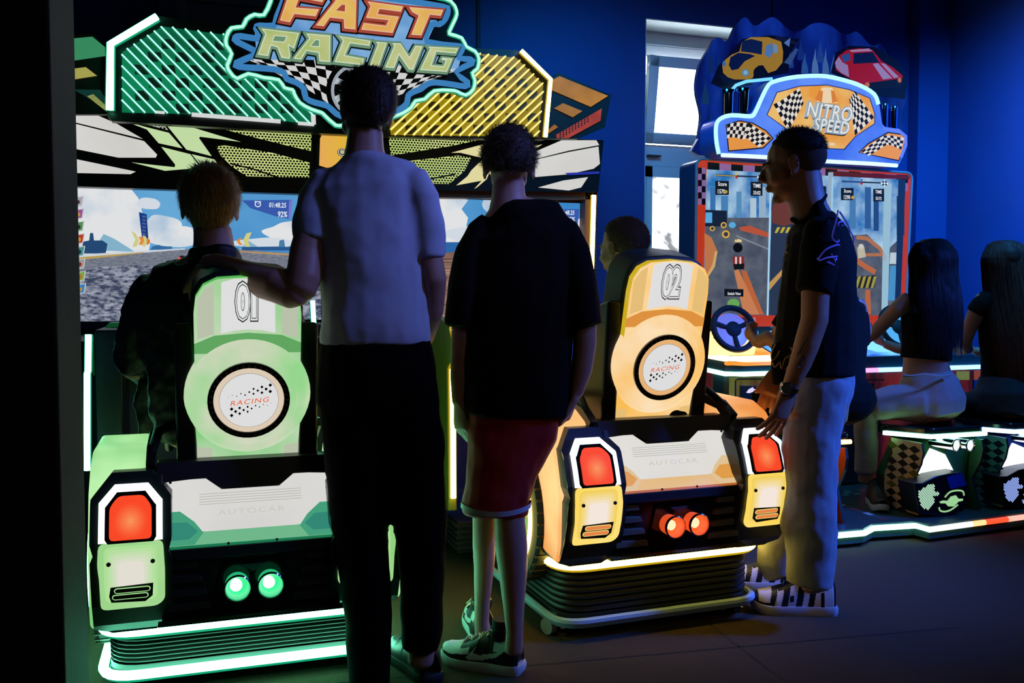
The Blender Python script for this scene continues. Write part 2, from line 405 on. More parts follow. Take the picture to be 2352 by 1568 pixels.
# ---- screens
YS = 5.08
SKY = gloww('screen_sky', '#3f92d8', '#78bfee', .8, 1.5, p0=.3, p1=.8, light=True)
CLOUD = gloww('screen_cloud', '#bcd3ea', '#f0f2f4', .85, 5, p0=.3, p1=.55, light=True)
CLOUD2 = glow('#dfe8f2', .85, True)
ROAD = gloww('screen_road', '#4a5474', '#c9d0e2', .6, 34, 5, .38, .66, (1, 1, 2.4), True)
ROADF = gloww('screen_road_far', '#6c7488', '#a9afbf', .62, 60, 3, .3, .7, (1, 1, 6), True)
def screen(parent, x0, x1, z0, z1, draw, frame):
    m = MB(); w = .035
    fr = FY(YS)
    m.prism(fr, [(x0-w, z0-w), (x1+w, z0-w), (x1+w, z1+w), (x0-w, z1+w)], -.08, -.004, frame)
    for a, b, c, d in ((x0-w, z0-w, x1+w, z0), (x0-w, z1, x1+w, z1+w), (x0-w, z0, x0, z1), (x1, z0, x1+w, z1)):
        m.prism(fr, [(a, b), (c, b), (c, d), (a, d)], -.004, .012, frame)
    m.build('screen_bezel', parent)
    m = MB(); draw(m, fr); m.build('screen', parent)
def cut(pts, x0, x1, z0, z1):                        # clip a polygon to the screen rectangle
    def c(ps, f, g):
        o = []
        for i in range(len(ps)):
            a, b = ps[i-1], ps[i]
            if f(b):
                if not f(a): o.append(g(a, b))
                o.append(b)
            elif f(a): o.append(g(a, b))
        return o
    def ix(x): return lambda a, b: (x, a[1]+(b[1]-a[1])*(x-a[0])/(b[0]-a[0]+1e-12))
    def iz(z): return lambda a, b: (a[0]+(b[0]-a[0])*(z-a[1])/(b[1]-a[1]+1e-12), z)
    for f, g in ((lambda p: p[0] >= x0, ix(x0)), (lambda p: p[0] <= x1, ix(x1)), (lambda p: p[1] >= z0, iz(z0)), (lambda p: p[1] <= z1, iz(z1))):
        if pts: pts = c(pts, f, g)
    return pts
def blobs(cx, cy, rx, ry, n=9, seed=1):
    r = random.Random(seed); o = []
    for i in range(n):
        a = 2*pi*i/n; k = r.uniform(.75, 1.1); o.append((cx+rx*k*cos(a), cy+ry*k*sin(a)))
    return [tuple(p) for p in smoothpath([(x, y, 0) for x, y in o], 4, True)]
S1 = (-.60, .62, FY(YS).uv(178, 738)[1], FY(YS).uv(178, 427)[1])
S2 = (.97, FY(YS).uv(1343, 500)[0], S1[2], S1[3])
def draw1(m, fr):
    x0, x1, z0, z1 = S1
    q = lambda pts, mt, w: (lambda c: m.poly(fr, c, mt, w) if len(c) > 2 else None)(cut([(p[0], p[1]) for p in fr.P(pts)], *S1))
    m.poly(fr, [(x0, z0), (x1, z0), (x1, z1), (x0, z1)], SKY, 0)
    q([(100, 420), (298, 430), (318, 455), (325, 480), (345, 560), (340, 585), (100, 590)], CLOUD, .0010)
    q(blobs(340, 468, 26, 16, 9, 2), CLOUD2, .0013); q(blobs(372, 515, 55, 22, 10, 3), CLOUD, .0014)
    q(blobs(400, 545, 90, 26, 10, 4), CLOUD, .0016); q(blobs(665, 530, 60, 22, 10, 5), CLOUD, .0016); q(blobs(610, 558, 90, 14, 9, 7), CLOUD2, .0018)
    q([(215, 575), (238, 537), (262, 548), (310, 578)], glow('#8fc3dd', .8), .002)
    q([(545, 578), (570, 552), (605, 575)], glow('#8fc3dd', .8), .002)
    q([(190, 582), (190, 555), (205, 552), (207, 535), (214, 535), (216, 552), (235, 552), (247, 560), (243, 582)], glow('#28507e', .8), .0024)
    q([(345, 573), (350, 566), (365, 562), (372, 565), (395, 566), (395, 574)], glow('#3a76ae', .8), .0024)
    q([(555, 575), (555, 567), (640, 566), (690, 568), (690, 575)], glow('#2b5f9c', .8), .0024)
    q([(640, 567), (642, 552), (652, 550), (655, 567)], glow('#4d8ab6', .8), .0025)
    q([(100, 600), (190, 586), (430, 572), (560, 574), (760, 588), (780, 760), (100, 760)], ROADF, .003)
    q([(100, 640), (230, 612), (430, 605), (760, 620), (780, 760), (100, 760)], ROAD, .0034)
    q([(100, 592), (190, 584), (425, 570), (425, 573), (190, 591), (100, 601)], glow('#dfe6ee', .8), .004)
    q([(100, 604), (192, 590), (330, 579), (330, 581), (192, 596), (100, 612)], glow('#c9a85a', .8), .0042)
    q([(550, 576), (700, 584), (700, 589), (550, 579)], glow('#c9a070', .8), .0042)
    # banner, arrows
    q([(319, 487), (337, 492), (341, 548), (326, 545)], glow('#1c3f86', .9), .005)
    for i in range(6): q([(327, 495+i*8), (334, 496+i*8), (335, 500+i*8), (328, 499+i*8)], glow('#5d6da0', .8), .0055)
    q([(301, 530), (312, 536), (320, 552), (314, 566), (304, 567), (311, 550)], glow('#d8d489', .9), .0055)
    q([(318, 543), (330, 545), (332, 552), (328, 562), (318, 562), (323, 553)], glow('#e8903c', .9), .0055)
    q([(328, 540), (335, 543), (340, 554), (333, 567), (326, 565), (331, 553)], glow('#d8d489', .9), .006)
    q([(337, 547), (344, 550), (345, 557), (340, 562), (337, 562)], glow('#e07a2c', .9), .006)
    q([(549, 548), (543, 553), (549, 562), (558, 563), (550, 554), (556, 546)], glow('#e8903c', .9), .0055)
    q([(566, 536), (578, 533), (570, 553), (574, 567), (564, 566), (558, 552)], glow('#d8d489', .9), .0055)
    # rivals
    for x, y, r in ((388, 604, 9), (418, 592, 8)):
        q(disc((x, y), r, 12, r*.7), glow('#2a2030', .8), .006); q(disc((x-6, y+1), 3, 8), glow('#ff5a30', 1), .0065)
    q([(357, 620), (360, 610), (364, 620)], glow('#ff6a40', 1), .0065)
    # portrait column
    cols = ['#b8b0b8', '#a858a0', '#5c9a58', '#c8402c', '#4a9a9a', '#a8a4a0', '#8ab04a', '#3a8ad0']
    for i, c in enumerate(cols):
        y = 453+i*28.6; x = 173+i*.8
        q([(x, y), (x+20, y-3), (x+16, y+20), (x, y+23)], glow('#cfd4d8', .8), .005)
        q([(x, y+2), (x+17, y-1), (x+14, y+18), (x, y+20)], glow(c, .8), .0055)
        q(disc((x+6, y+11), 5, 10), glow(['#4a3a3a', '#d8a04a', '#243a24', '#e8a040', '#243c50', '#a03028', '#c07a30', '#c09a3a'][i], .8), .006)
    # timer
    q([(556, 460), (672, 459), (666, 503), (640, 499), (575, 478)], glow('#3a5cb0', .9), .005)
    q([(664, 461), (672, 459), (666, 503), (662, 501)], glow('#7a7ad8', .9), .0055)
    hud(m, fr, 592, 469, 637, 471, '01:48.25', 648, 492, '92%')
def hud(m, fr, cx, cy, tx, ty, t, px, py, pc):
    a = fr.uv(cx, cy); k = .012; wht = glow('#e4ecf8', .95)
    m.poly(fr, disc(a, k*1.35, 20), wht, .007); m.poly(fr, disc(a, k*.95, 20), glow('#3a5cb0', .9), .0074)
    m.poly(fr, [(a[0]-.002, a[1]+.008), (a[0]+.001, a[1]-.001), (a[0]+.008, a[1]+.003), (a[0]+.008, a[1]+.005), (a[0]+.001, a[1]+.002)], wht, .0078)
    for sx in (-1, 1): m.poly(fr, disc((a[0]+sx*.012, a[1]+.013), .004, 8), wht, .0072)
    b = fr.uv(tx, ty); text(m, fr, t, b[0], b[1], .026, wht, .0075, shear=.15, sx=.72, bold=.02)
    b = fr.uv(px, py); text(m, fr, pc, b[0], b[1], .03, wht, .0075, shear=.15, sx=.72, bold=.02)
def draw2(m, fr):
    x0, x1, z0, z1 = S2
    q = lambda pts, mt, w: (lambda c: m.poly(fr, c, mt, w) if len(c) > 2 else None)(cut([(p[0], p[1]) for p in fr.P(pts)], *S2))
    m.poly(fr, [(x0, z0), (x1, z0), (x1, z1), (x0, z1)], SKY, 0)
    q([(960, 440), (1050, 445), (1075, 460), (1060, 480), (1075, 500), (1062, 560), (960, 575)], CLOUD, .001)
    q(blobs(1145, 470, 40, 26, 9, 11), CLOUD, .0012); q(blobs(1110, 540, 110, 26, 9, 12), CLOUD2, .0011); q(blobs(1325, 540, 70, 40, 10, 13), CLOUD, .0011)
    q([(1020, 556), (1080, 556), (1350, 560), (1350, 580), (1000, 582)], glow('#2f6fb4', .8), .0018)
    q([(940, 590), (1030, 580), (1060, 575), (1400, 575), (1400, 760), (940, 760)], gloww('screen_planks', '#7c5a4c', '#c49c84', .7, 9, 5, .3, .7, (.5, 1, 9), True), .002)
    for i in range(7):
        y = 592+i*i*3.4+i*4; q([(940, y+3), (1400, y-3), (1400, y-3+1.3), (940, y+4.6)], glow('#3c2a28', .6), .0024)
    q([(1230, 481), (1330, 480), (1326, 516), (1300, 513), (1235, 500)], glow('#3a5cb0', .9), .005)
    hud(m, fr, 1267, 486, 1302, 488, '01:48.25', 1310, 504, '95%')
# ---- header light box artwork
YH = 4.98
LIME = gloww('lit_lime', '#c8e27a', '#e4ee9c', .78, 2.2, light=True)
MINT = glow('#cfeab0', .85, True); HWHT = gloww('lit_white_panel', '#dedcd6', '#ecebe8', .82, 2, light=True)
def hexmesh(m, fr, px_poly, base, w, pitch=.0165, seed=0):
    pts = fr.P(px_poly); m.poly(fr, pts, base, w)
    us = [p[0] for p in pts]; vs = [p[1] for p in pts]; r = pitch*.33; j = 0; v = min(vs)+pitch*.5
    hole = mat('mesh_hole', '#0a0d08', .6)
    while v < max(vs):
        u = min(us)+(pitch*.5 if j % 2 else 0)+pitch*.3
        while u < max(us):
            if inside((u, v), pts): m.poly(fr, [(u+r*1.15*cos(pi/6+k*pi/3), v+r*sin(pi/6+k*pi/3)) for k in range(6)], hole, w+.0012)
            u += pitch
        v += pitch*.8; j += 1
def header(parent, poly, art):
    fr = FY(YH); m = MB(); m.prism(fr, fr.P(poly), -.16, 0, BLACK, DARK); art(m, fr)
    return m.build('header_light_box', parent)
def art1(m, fr):
    A = lambda pts, mt, w=.002: m.poly(fr, fr.P(pts), mt, w)
    k = lambda L: [(150+x/3.36, y/3.36) for x, y in L]
    A([(120, 262), (222, 264), (268, 284), (328, 319), (168, 280), (120, 270)], HWHT)
    A([(120, 272), (168, 283), (331, 324), (361, 355), (358, 362), (272, 362), (168, 341), (120, 332)], HWHT)
    A([(120, 352), (168, 364), (312, 394), (300, 400), (120, 396)], HWHT)
    A(k([(470, 938), (640, 985), (800, 1025), (905, 1145), (720, 1105), (630, 1000)]), MINT)
    A(k([(745, 920), (790, 925), (1200, 1050), (1355, 1095), (1040, 1055), (1032, 1065), (1130, 1205), (935, 1155)]), MINT)
    A(k([(740, 1133), (965, 1190), (1030, 1275), (980, 1300), (770, 1318), (510, 1252), (700, 1275), (845, 1290), (848, 1270)]), MINT)
    A(k([(975, 1190), (1150, 1230), (1195, 1290), (1045, 1275)]), MINT)
    hexmesh(m, fr, k([(535, 905), (730, 920), (795, 1005), (640, 965), (560, 940)]), glow('#c9cfc2', .7), .002)
    hexmesh(m, fr, k([(1015, 935), (1400, 960), (1900, 1010), (1895, 1165), (1700, 1120), (1400, 1045), (1180, 985)]), LIME, .002)
    hexmesh(m, fr, k([(1165, 1130), (1230, 1122), (1600, 1180), (1885, 1255), (1880, 1370), (1400, 1360), (1280, 1280), (1200, 1200)]), LIME, .002)
    for p in ((1270, 1262, 1880, 1390),): stroke(m, fr, fr.P(k([(1270, 1262), (1450, 1305), (1640, 1370)])), .008, BLACK, .006)
def art2(m, fr):
    A = lambda pts, mt, w=.002: m.poly(fr, fr.P(pts), mt, w)
    k = lambda L: [(700+x/3.136, y/3.136) for x, y in L]
    hexmesh(m, fr, k([(600, 965), (900, 955), (1290, 1000), (1060, 1050), (620, 1120)]), LIME, .002)
    hexmesh(m, fr, k([(650, 1170), (1100, 1120), (1200, 1135), (1150, 1230), (1040, 1325), (800, 1320), (720, 1270)]), LIME, .002)
    stroke(m, fr, fr.P(k([(740, 1330), (900, 1290), (1080, 1255)])), .008, BLACK, .006)
    Y_ = glow('#f0e6a8', .85, True)
    A(k([(1055, 1100), (1300, 1035), (1430, 1040), (1290, 1140), (1120, 1100)]), Y_)
    A(k([(1200, 1225), (1300, 1130), (1330, 1200), (1280, 1300), (1090, 1335), (1170, 1270)]), Y_)
    A(k([(1220, 1360), (1330, 1240), (1310, 1290), (1240, 1350)]), Y_); A(k([(1330, 1110), (1540, 1070), (1710, 1040), (1500, 1180), (1400, 1330), (1330, 1250)]), Y_)
    A(k([(1640, 1150), (1640, 1100), (1850, 1010), (2100, 1010), (2120, 1045), (1900, 1085), (1680, 1140)]), HWHT)
    A(k([(1640, 1155), (1900, 1095), (2115, 1055), (2125, 1180), (2080, 1215), (1900, 1255), (1660, 1275)]), HWHT)
    A(k([(1680, 1350), (1860, 1300), (2040, 1275), (1990, 1350), (1900, 1372)]), HWHT)
    A(k([(1870, 1246), (2120, 1234), (2120, 1252), (1900, 1262)]), glow('#2c3ac0', .7), .004)
cab1 = thing('racing_cabinet', 'black racing cabinet with sea road screen and green neon, left of the white T-shirt man', 'arcade machine', (c01, 4.6, 0), 0, 'twin racing cabinets')
cab2 = thing('racing_cabinet', 'black racing cabinet with pier screen and yellow neon, in front of the curly-haired man', 'arcade machine', (c02, 4.6, 0), 0, 'twin racing cabinets')
BRN = mat('bronze_bezel', '#7a4326', .5, bump=.05)
screen(cab1, *S1, draw1, mat('green_black_bezel', '#10201a', .4)); screen(cab2, *S2, draw2, BRN)
header(cab1, [(-60, 245), (165, 255), (727, 288), (723, 428), (-60, 398)], art1)
header(cab2, [(885, 297), (1387, 322), (1374, 441), (885, 436)], art2)
# grille strip under the left header
m = MB(); fr = FY(5.0)
m.prism(fr, fr.P([(-60, 398), (722, 429), (720, 446), (-60, 420)]), -.1, .0, mat('green_black_bezel', '#10201a', .4)); m.build('lower_grille', cab1)
m = MB(); m.prism(fr, fr.P([(885, 437), (1372, 441), (1368, 458), (885, 452)]), -.1, 0, BRN)
m.prism(fr, fr.P([(1345, 440), (1372, 441), (1360, 740), (1338, 740)]), -.1, 0, BRN)
bh = mat('bezel_hole', '#2a160e', .7)
for i in range(64):
    for j in (0, 1):
        u = .9+i*.022+(j*.011); q = (u, S1[3]+.045-j*.018)
        if u < S2[1]+.02: m.poly(fr, disc(q, .0055, 6), bh, .002)
for i in range(30):
    for j in (0, 1): m.poly(fr, disc((S2[1]+.02+j*.016, S1[3]-.02-i*.022-j*.011), .0055, 6), bh, .002)
m.build('perforated_trim', cab2)
# bodies
def cab_body(parent, c, x0, x1):
    m = MB()
    m.box(((x0+x1)/2, 5.25, 1.05), (x1-x0, .22, 2.06), BLACK)          # tall back box
    m.box(((x0+x1)/2, 4.72, .93), (x1-x0-.1, .84, .16), BLACK)         # dashboard shelf under the screen
    m.box((c, 4.68, .45), (.98, .9, .86), BLACK)
    m.build('cabinet_body', parent, bevel=.012)
    m = MB(); fr = Fr((c, 4.28, .97), (1, 0, 0), (0, .35, 1))            # dash with wheel
    m.prism(fr, [(-.38, -.1), (.38, -.1), (.3, .14), (-.3, .14)], -.2, .02, DARK)
    m.build('dashboard', parent, bevel=.01)
    m = MB(); ctr = Vector((c, 4.05, .98)); ax = Vector((0, -1, .45)).normalized(); u = Vector((1, 0, 0)); w = ax.cross(u)
    m.tube([ctr+(u*cos(a)+w*sin(a))*.16 for a in [2*pi*i/36 for i in range(36)]], .018, RUB, 10, closed=True)
    for a in (pi*.05, pi*.95, pi*1.5): m.tube([ctr-ax*.02, ctr+(u*cos(a)+w*sin(a))*.15], .014, DARK, 8)
    m.lathe(ctr-ax*.05, ax, [(0, 0), (.05, 0), (.05, .04), (.035, .055), (0, .055)], DARK, 20)
    m.tube([ctr-ax*.03, ctr-ax*.28], .03, DARK, 10)
    m.build('steering_wheel', parent, smooth=True)
cab_body(cab1, c01, -.66, .60); cab_body(cab2, c02, .96, 2.27)
for par, c in ((cab1, c01), (cab2, c02)):
    m = MB(); m.box((c, 4.22, .13), (1.0, .6, .14), BLACK)
    for i in range(5): m.box((c, 4.22, .085+i*.024), (1.02, .61, .012), RUB)
    m.build('ribbed_plinth', par, bevel=.003)
# side posts with neon
def side(parent, X, sgn, col, core, edge, yo):
    fr = Fr((X, 0, 0), (0, 1, 0), (0, 0, 1)); y = yo
    pr = [(y+.0, .24), (y+.03, .88), (y-.10, .93), (y+.0, 1.07), (y+.15, 1.10), (y+.95, 1.15), (y+.95, .24)]
    m = MB(); m.prism(fr, pr, -.02, .02, col)
    m.prism(fr, [(y+.04, 1.0), (y+.18, 1.08), (y+.22, 1.02), (y+.12, .93)], .02*sgn*(-1 if sgn < 0 else 1), .03*sgn if sgn > 0 else -.03, mat('panel_light', '#8f9a5c', .5))
    m.build('side_panel', parent, bevel=.006)
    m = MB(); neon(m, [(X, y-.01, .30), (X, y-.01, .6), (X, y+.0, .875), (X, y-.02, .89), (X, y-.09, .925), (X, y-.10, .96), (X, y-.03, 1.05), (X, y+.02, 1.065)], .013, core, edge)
    m.build('neon_edge', parent, smooth=True)
side(cab2, 1.06, 1, mat('yellow_side', '#8c8a28', .5), NEON_Y, NEON_Y2, 3.98)
side(cab2, 2.08, -1, mat('yellow_side', '#8c8a28', .5), NEON_Y, NEON_Y2, 3.98)
# green cabinet: neon bars straight beside it
for xx in (-.40, .66):
    m = MB(); m.box((xx+(.06 if xx < 0 else -.06), 4.3, .62), (.10, .8, .9), BLACK); m.build('side_post', cab1, bevel=.01)
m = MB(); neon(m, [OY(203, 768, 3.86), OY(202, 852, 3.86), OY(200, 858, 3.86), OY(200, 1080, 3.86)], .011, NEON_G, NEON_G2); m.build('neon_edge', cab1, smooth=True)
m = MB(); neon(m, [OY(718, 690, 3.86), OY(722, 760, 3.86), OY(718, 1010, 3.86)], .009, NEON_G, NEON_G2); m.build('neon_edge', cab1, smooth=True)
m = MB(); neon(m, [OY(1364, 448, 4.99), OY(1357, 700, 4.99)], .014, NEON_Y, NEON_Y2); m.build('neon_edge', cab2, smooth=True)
# hexagonal speaker pods
def speaker(parent, pts, Y, shell, mesh):
    fr = FY(Y); p = fr.P(pts); m = MB()
    m.prism(fr, p, -.12, 0, shell); q = offs(p, .018); m.prism(fr, q, 0, .003, BLACK); q2 = offs(p, .045); m.poly(fr, q2, mesh, .006)
    m.build('speaker_pod', parent, bevel=.008)
speaker(cab1, [(214, 785), (250, 741), (360, 741), (395, 785), (395, 858), (214, 862)], 4.15, litfab('green_shell_dim', '#2f7a3c', '#1d8f3e', .18), gloww('speaker_mesh', '#8a8a3c', '#d8cc66', .8, 3, light=False))
speaker(cab2, [(1047, 765), (1100, 765), (1100, 845), (1057, 842), (1057, 800)], 4.1, litfab('orange_shell', '#d98a30', '#ff8a20', .7), glow('#ff9c3a', .8))
# centre console lit panel
cc = thing('centre_light_panel', 'upright amber backlit panel with small wheel emblem behind the white T-shirt man', 'sign', (.78, 4.95, 1.0))
fr = FY(4.96); m = MB(); m.prism(fr, fr.P([(727, 288), (885, 297), (882, 436), (723, 428)]), -.16, 0, BLACK)
m.prism(fr, [(.62, .0), (.9, .0), (.9, 1.78), (.62, 1.78)], -.16, -.02, BLACK); m.build('panel_box', cc)
m = MB(); p = fr.P([(735, 318), (745, 297), (868, 304), (878, 320), (874, 425), (733, 380)]); m.poly(fr, p, gloww('lit_amber', '#f0c040', '#f8b068', .85, 3, light=True), .003)
c = fr.uv(785, 350)
for rr, mt in ((.024, BLACK), (.021, glow(WHT, .8)), (.017, BLACK), (.012, glow('#d8c8a0', .8))): m.poly(fr, disc(c, rr, 18, rr*.9), mt, .004+.024-rr)
m.build('amber_panel', cc)

# ---- marquee
YM = 4.84
mq = thing('marquee', 'FAST RACING marquee with neon hatched green and yellow wings above the twin racing cabinets', 'sign', (.72, YM, 2.0))
fr = FY(YM)
m = MB()
L = [(245, 262), (240, 98), (362, 32), (560, 62), (760, 90), (760, 305), (255, 275)]
Rr = [(760, 305), (760, 90), (1100, 108), (1196, 112), (1270, 180), (1258, 318), (1000, 315)]
m.prism(fr, fr.P(L), -.09, -.03, BLACK); m.prism(fr, fr.P(Rr), -.09, -.03, BLACK); m.build('marquee_board', mq)
m = MB(); m.box((.72, 5.0, 2.14), (2.2, .22, .08), BLACK); m.box((.1, 5.02, 2.25), (.06, .06, .3), BLACK); m.box((1.4, 5.02, 2.25), (.06, .06, .3), BLACK); m.build('marquee_bracket', mq, bevel=.01)
def wing(poly, base, dark, core, dirv, pitch, x0, n, tint):
    p = fr.P(poly); m = MB(); m.poly(fr, p, base, -.028)
    us = [q[0] for q in p]; vs = [q[1] for q in p]; a0, a1, b0, b1 = min(us), max(us), min(vs), max(vs); s = .062; k = 0
    u = a0
    for i in range(int((a1-a0)/s)+1):
        for j in range(int((b1-b0)/s)+1):
            if (i+j) % 2: continue
            uu, vv = a0+i*s, b0+j*s+i*.004; cc = [(uu, vv), (uu+s, vv+.004), (uu+s*.9, vv+s*.8), (uu-.004, vv+s*.76)]
            if all(inside(q, p) for q in cc): m.poly(fr, cc, dark, -.0275)
    m.build('chequered_panel', mq)
    m = MB(); g = MB()
    for i in range(n):
        a = x0+i*pitch
        for s0, s1 in clipseg((a, 0), (a+dirv[0]*900, dirv[1]*900), poly):
            A_, B_ = fr.uv(*s0), fr.uv(*s1)
            m.tube([fr.pt(*A_, -.012), fr.pt(*B_, -.012)], .0042, core, 6)
            if tint: stroke(m, fr, [A_, B_], .015, tint, -.0265)
    m.build('hatched_tubes', mq, smooth=True)
wing([(279, 117), (372, 57), (530, 78), (720, 100), (722, 284), (540, 262), (279, 256)], gloww('green_backing', '#06603e', '#0a8a5a', .85, 4, light=True), mat('green_check', '#022016', .5), glow('#a0f6da', 1.5, True), (1, 1.03), 25.4, -120, 32, glow('#0a7a54', .8))
wing([(880, 120), (1100, 120), (1190, 130), (1252, 192), (1240, 312), (900, 308)], gloww('yellow_backing', '#8a7606', '#a89008', .8, 4, light=True), mat('yellow_check', '#2a2606', .5), glow('#ffe690', 1.5, True), (-1, .95), 21.6, 930, 34, glow('#c8a80c', .85))
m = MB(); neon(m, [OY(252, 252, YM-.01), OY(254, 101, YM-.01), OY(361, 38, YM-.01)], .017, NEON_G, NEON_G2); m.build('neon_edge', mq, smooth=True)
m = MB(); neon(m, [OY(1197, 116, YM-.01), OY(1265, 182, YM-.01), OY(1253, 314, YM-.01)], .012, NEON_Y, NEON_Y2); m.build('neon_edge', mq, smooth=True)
m = MB()
for a, b, w in (((440, 262), (645, 278), 9), ((356, 256), (378, 258), 6), ((685, 282), (722, 285), 8), ((720, 262), (721, 285), 10)):
    stroke(m, fr, [fr.uv(*a), fr.uv(*b)], w*.0023, glow('#e2e6e4', .85, True), -.01)
m.build('tube_light', mq)
# outer shards
m = MB(); f2 = FY(4.9)
m.prism(f2, f2.P([(130, 85), (210, 74), (243, 106), (248, 262), (130, 262)]), -.04, -.006, mat('shard_black', '#0e1412', .5))
for pts, c in (([(150, 90), (212, 84), (246, 112), (246, 128), (150, 142)], '#3f9a6a'), ([(150, 160), (197, 154), (223, 174), (160, 184)], '#b8b45c'), ([(168, 205), (230, 206), (245, 230), (245, 250)], '#123c34'), ([(200, 221), (214, 216), (245, 244), (245, 256)], '#a8b060')):
    m.poly(f2, f2.P(pts), glow(c, .75), 0)
m.build('shard_panel', mq)
m = MB()
m.prism(f2, f2.P([(1262, 182), (1283, 166), (1405, 218), (1390, 292), (1330, 318), (1250, 318)]), -.05, -.006, mat('shard_black', '#0e1412', .5))
k = lambda Lx: [(700+x/3.136, y/3.136) for x, y in Lx]
for pts, c in (([(1785, 575), (1835, 548), (2185, 690), (2060, 770), (1780, 650)], '#c88a38'), ([(1795, 780), (1860, 742), (2000, 800), (1930, 845)], '#b8803a'), ([(1745, 940), (1800, 895), (1825, 915), (1750, 965)], '#c07a30'), ([(1810, 970), (2140, 780), (2130, 870), (1900, 995), (1815, 995)], '#b4463a')):
    m.poly(f2, f2.P(k(pts)), gloww('shard'+c, c, '#%02x%02x%02x' % tuple(int(int(c[i:i+2], 16)*.8) for i in (1, 3, 5)), .8, 6, light=True), 0)
for i in range(10):
    for j in range(4):
        x, y = 1840+i*22, 960-i*13+j*14-8
        if 1820 < x < 2060: m.poly(f2, f2.P(k(disc((x, y), 6, 6))), BLACK, .001)
m.build('shard_panel', mq)

# ---- FAST RACING sign
YT = 4.72
sg = FY(YT)
A_ = lambda L: [(520+x/5.227, y/5.227) for x, y in L]; B_ = lambda L: [(800+x/5.406, y/5.406) for x, y in L]
outer = [(700, -42), (800, -36), (900, -22), (1000, -6), (1035, 4), (1048, 25), (1046, 42), (1031, 74), (1036, 80), (1060, 88), (1071, 108), (1090, 118), (1099, 135), (1096, 158), (1084, 168), (1090, 185), (1086, 206), (1069, 219), (1050, 211), (1035, 208), (997, 209), (975, 228), (954, 232), (944, 247), (925, 260), (905, 268), (870, 285), (830, 292), (790, 288), (771, 288), (745, 265), (738, 259), (714, 251), (688, 236), (675, 215), (672, 207), (653, 202), (640, 184), (606, 179), (570, 170), (545, 181), (528, 166), (522, 150), (532, 124), (520, 105), (520, 85), (532, 65), (557, 62), (566, 45), (585, 34), (606, 35), (622, 2), (632, -30)]
sp = [tuple(v[:2]) for v in smoothpath([(x, y, 0) for x, y in outer], 2, True)]
po = sg.P(sp)
m = MB(); m.prism(sg, po, -.06, 0, mat('sign_black', '#06090c', .4)); m.build('sign_backing', mq)
m = MB(); m.tube([sg.pt(*p, -.002) for p in po], .0135, glow('#1fa87c', .9, True), 8, closed=True); m.tube([sg.pt(*p, .006) for p in po], .0085, glow('#b8f8e4', 1.05, True), 8, closed=True)
m.build('neon_outline', mq, smooth=True)
m = MB(); b1 = glow('#3f86c4', .85, True); b2 = glow('#86b4e4', .85, True)
m.poly(sg, sg.P([(662, -40), (1020, 12), (980, 98), (1058, 110), (1060, 130), (1050, 165), (590, 150), (585, 62), (628, 58)]), gloww('sign_sky', '#5c98d4', '#8cbcec', .85, 5, light=True), .001)
m.build('sign_art', mq)
fl = MB(); CW = glow('#dedede', .85, True); CK = mat('check_black', '#08090c', .4)
def flagl(x, y): return (x, y)
ck = lambda pts, mt: fl.poly(sg, sg.P(pts), mt, .003)
# chequered flag, two warped halves
def warpgrid(P0, P1, P2, P3, nu, nv, amp):
    for i in range(nu):
        for j in range(nv):
            q = []
            for (s, t) in ((i, j), (i+1, j), (i+1, j+1), (i, j+1)):
                s /= nu; t /= nv
                x = (P0[0]*(1-s)+P1[0]*s)*(1-t)+(P3[0]*(1-s)+P2[0]*s)*t; y = (P0[1]*(1-s)+P1[1]*s)*(1-t)+(P3[1]*(1-s)+P2[1]*s)*t
                q.append((x, y+amp*sin(s*6.5+t)))
            ck(q, CW if (i+j) % 2 else CK)
# both halves of the flag, joined behind the wheel
warpgrid((548, 128), (795, 148), (790, 262), (625, 158), 10, 5, 4)
warpgrid((795, 148), (1072, 158), (1010, 180), (790, 262), 13, 5, -4)
fl.build('chequered_flag', mq)
m = MB()
tc_ = (815, 208)
for r, mt, w in ((72, mat('tyre_print', '#10131c', .5), .004), (60, glow('#aab4c0', .8), .005), (52, mat('tyre_print', '#10131c', .5), .006)):
    m.poly(sg, sg.P(disc(tc_, r*.92, 40, r)), mt, w)
for i in range(7):
    a = i*2*pi/7; m.poly(sg, sg.P([(tc_[0]+8*cos(a+1.2), tc_[1]+8*sin(a+1.2)), (tc_[0]+50*cos(a-.16), tc_[1]+52*sin(a-.16)), (tc_[0]+50*cos(a+.16), tc_[1]+52*sin(a+.16)), (tc_[0]+8*cos(a-1.2), tc_[1]+8*sin(a-1.2))]), glow('#c8d0d8', .8), .007)
m.build('printed_wheel', mq)
m = MB(); bp = [(1016, 16), (1028, 24), (1022, 44), (1008, 57), (990, 58), (978, 96), (1056, 107), (1060, 116), (1052, 134), (1080, 137), (1084, 146), (1046, 166), (1074, 190), (1068, 199), (1040, 195), (1000, 190), (980, 194), (966, 205), (950, 211), (937, 220), (934, 237), (922, 249), (900, 258), (870, 268), (830, 274), (800, 272), (772, 262), (752, 244), (722, 236), (702, 226), (697, 204), (680, 190), (658, 182), (652, 168), (630, 160), (590, 157), (548, 154), (542, 146), (584, 128), (590, 120), (544, 97), (540, 88), (552, 84), (592, 90), (597, 84), (588, 66), (596, 60), (628, 60), (636, 40), (652, 0), (662, -34), (760, -22), (900, -2)]
stroke(m, sg, sg.P([tuple(v[:2]) for v in smoothpath([(x, y, 0) for x, y in bp], 2, True)]), .030, b1, .009, True)
m.build('blue_border', mq)
FO = gloww('letter_orange', '#f0b45c', '#f2d070', .85, 5, light=True); RC = gloww('letter_lime', '#b8cc78', '#d8d8a0', .82, 7, light=True)
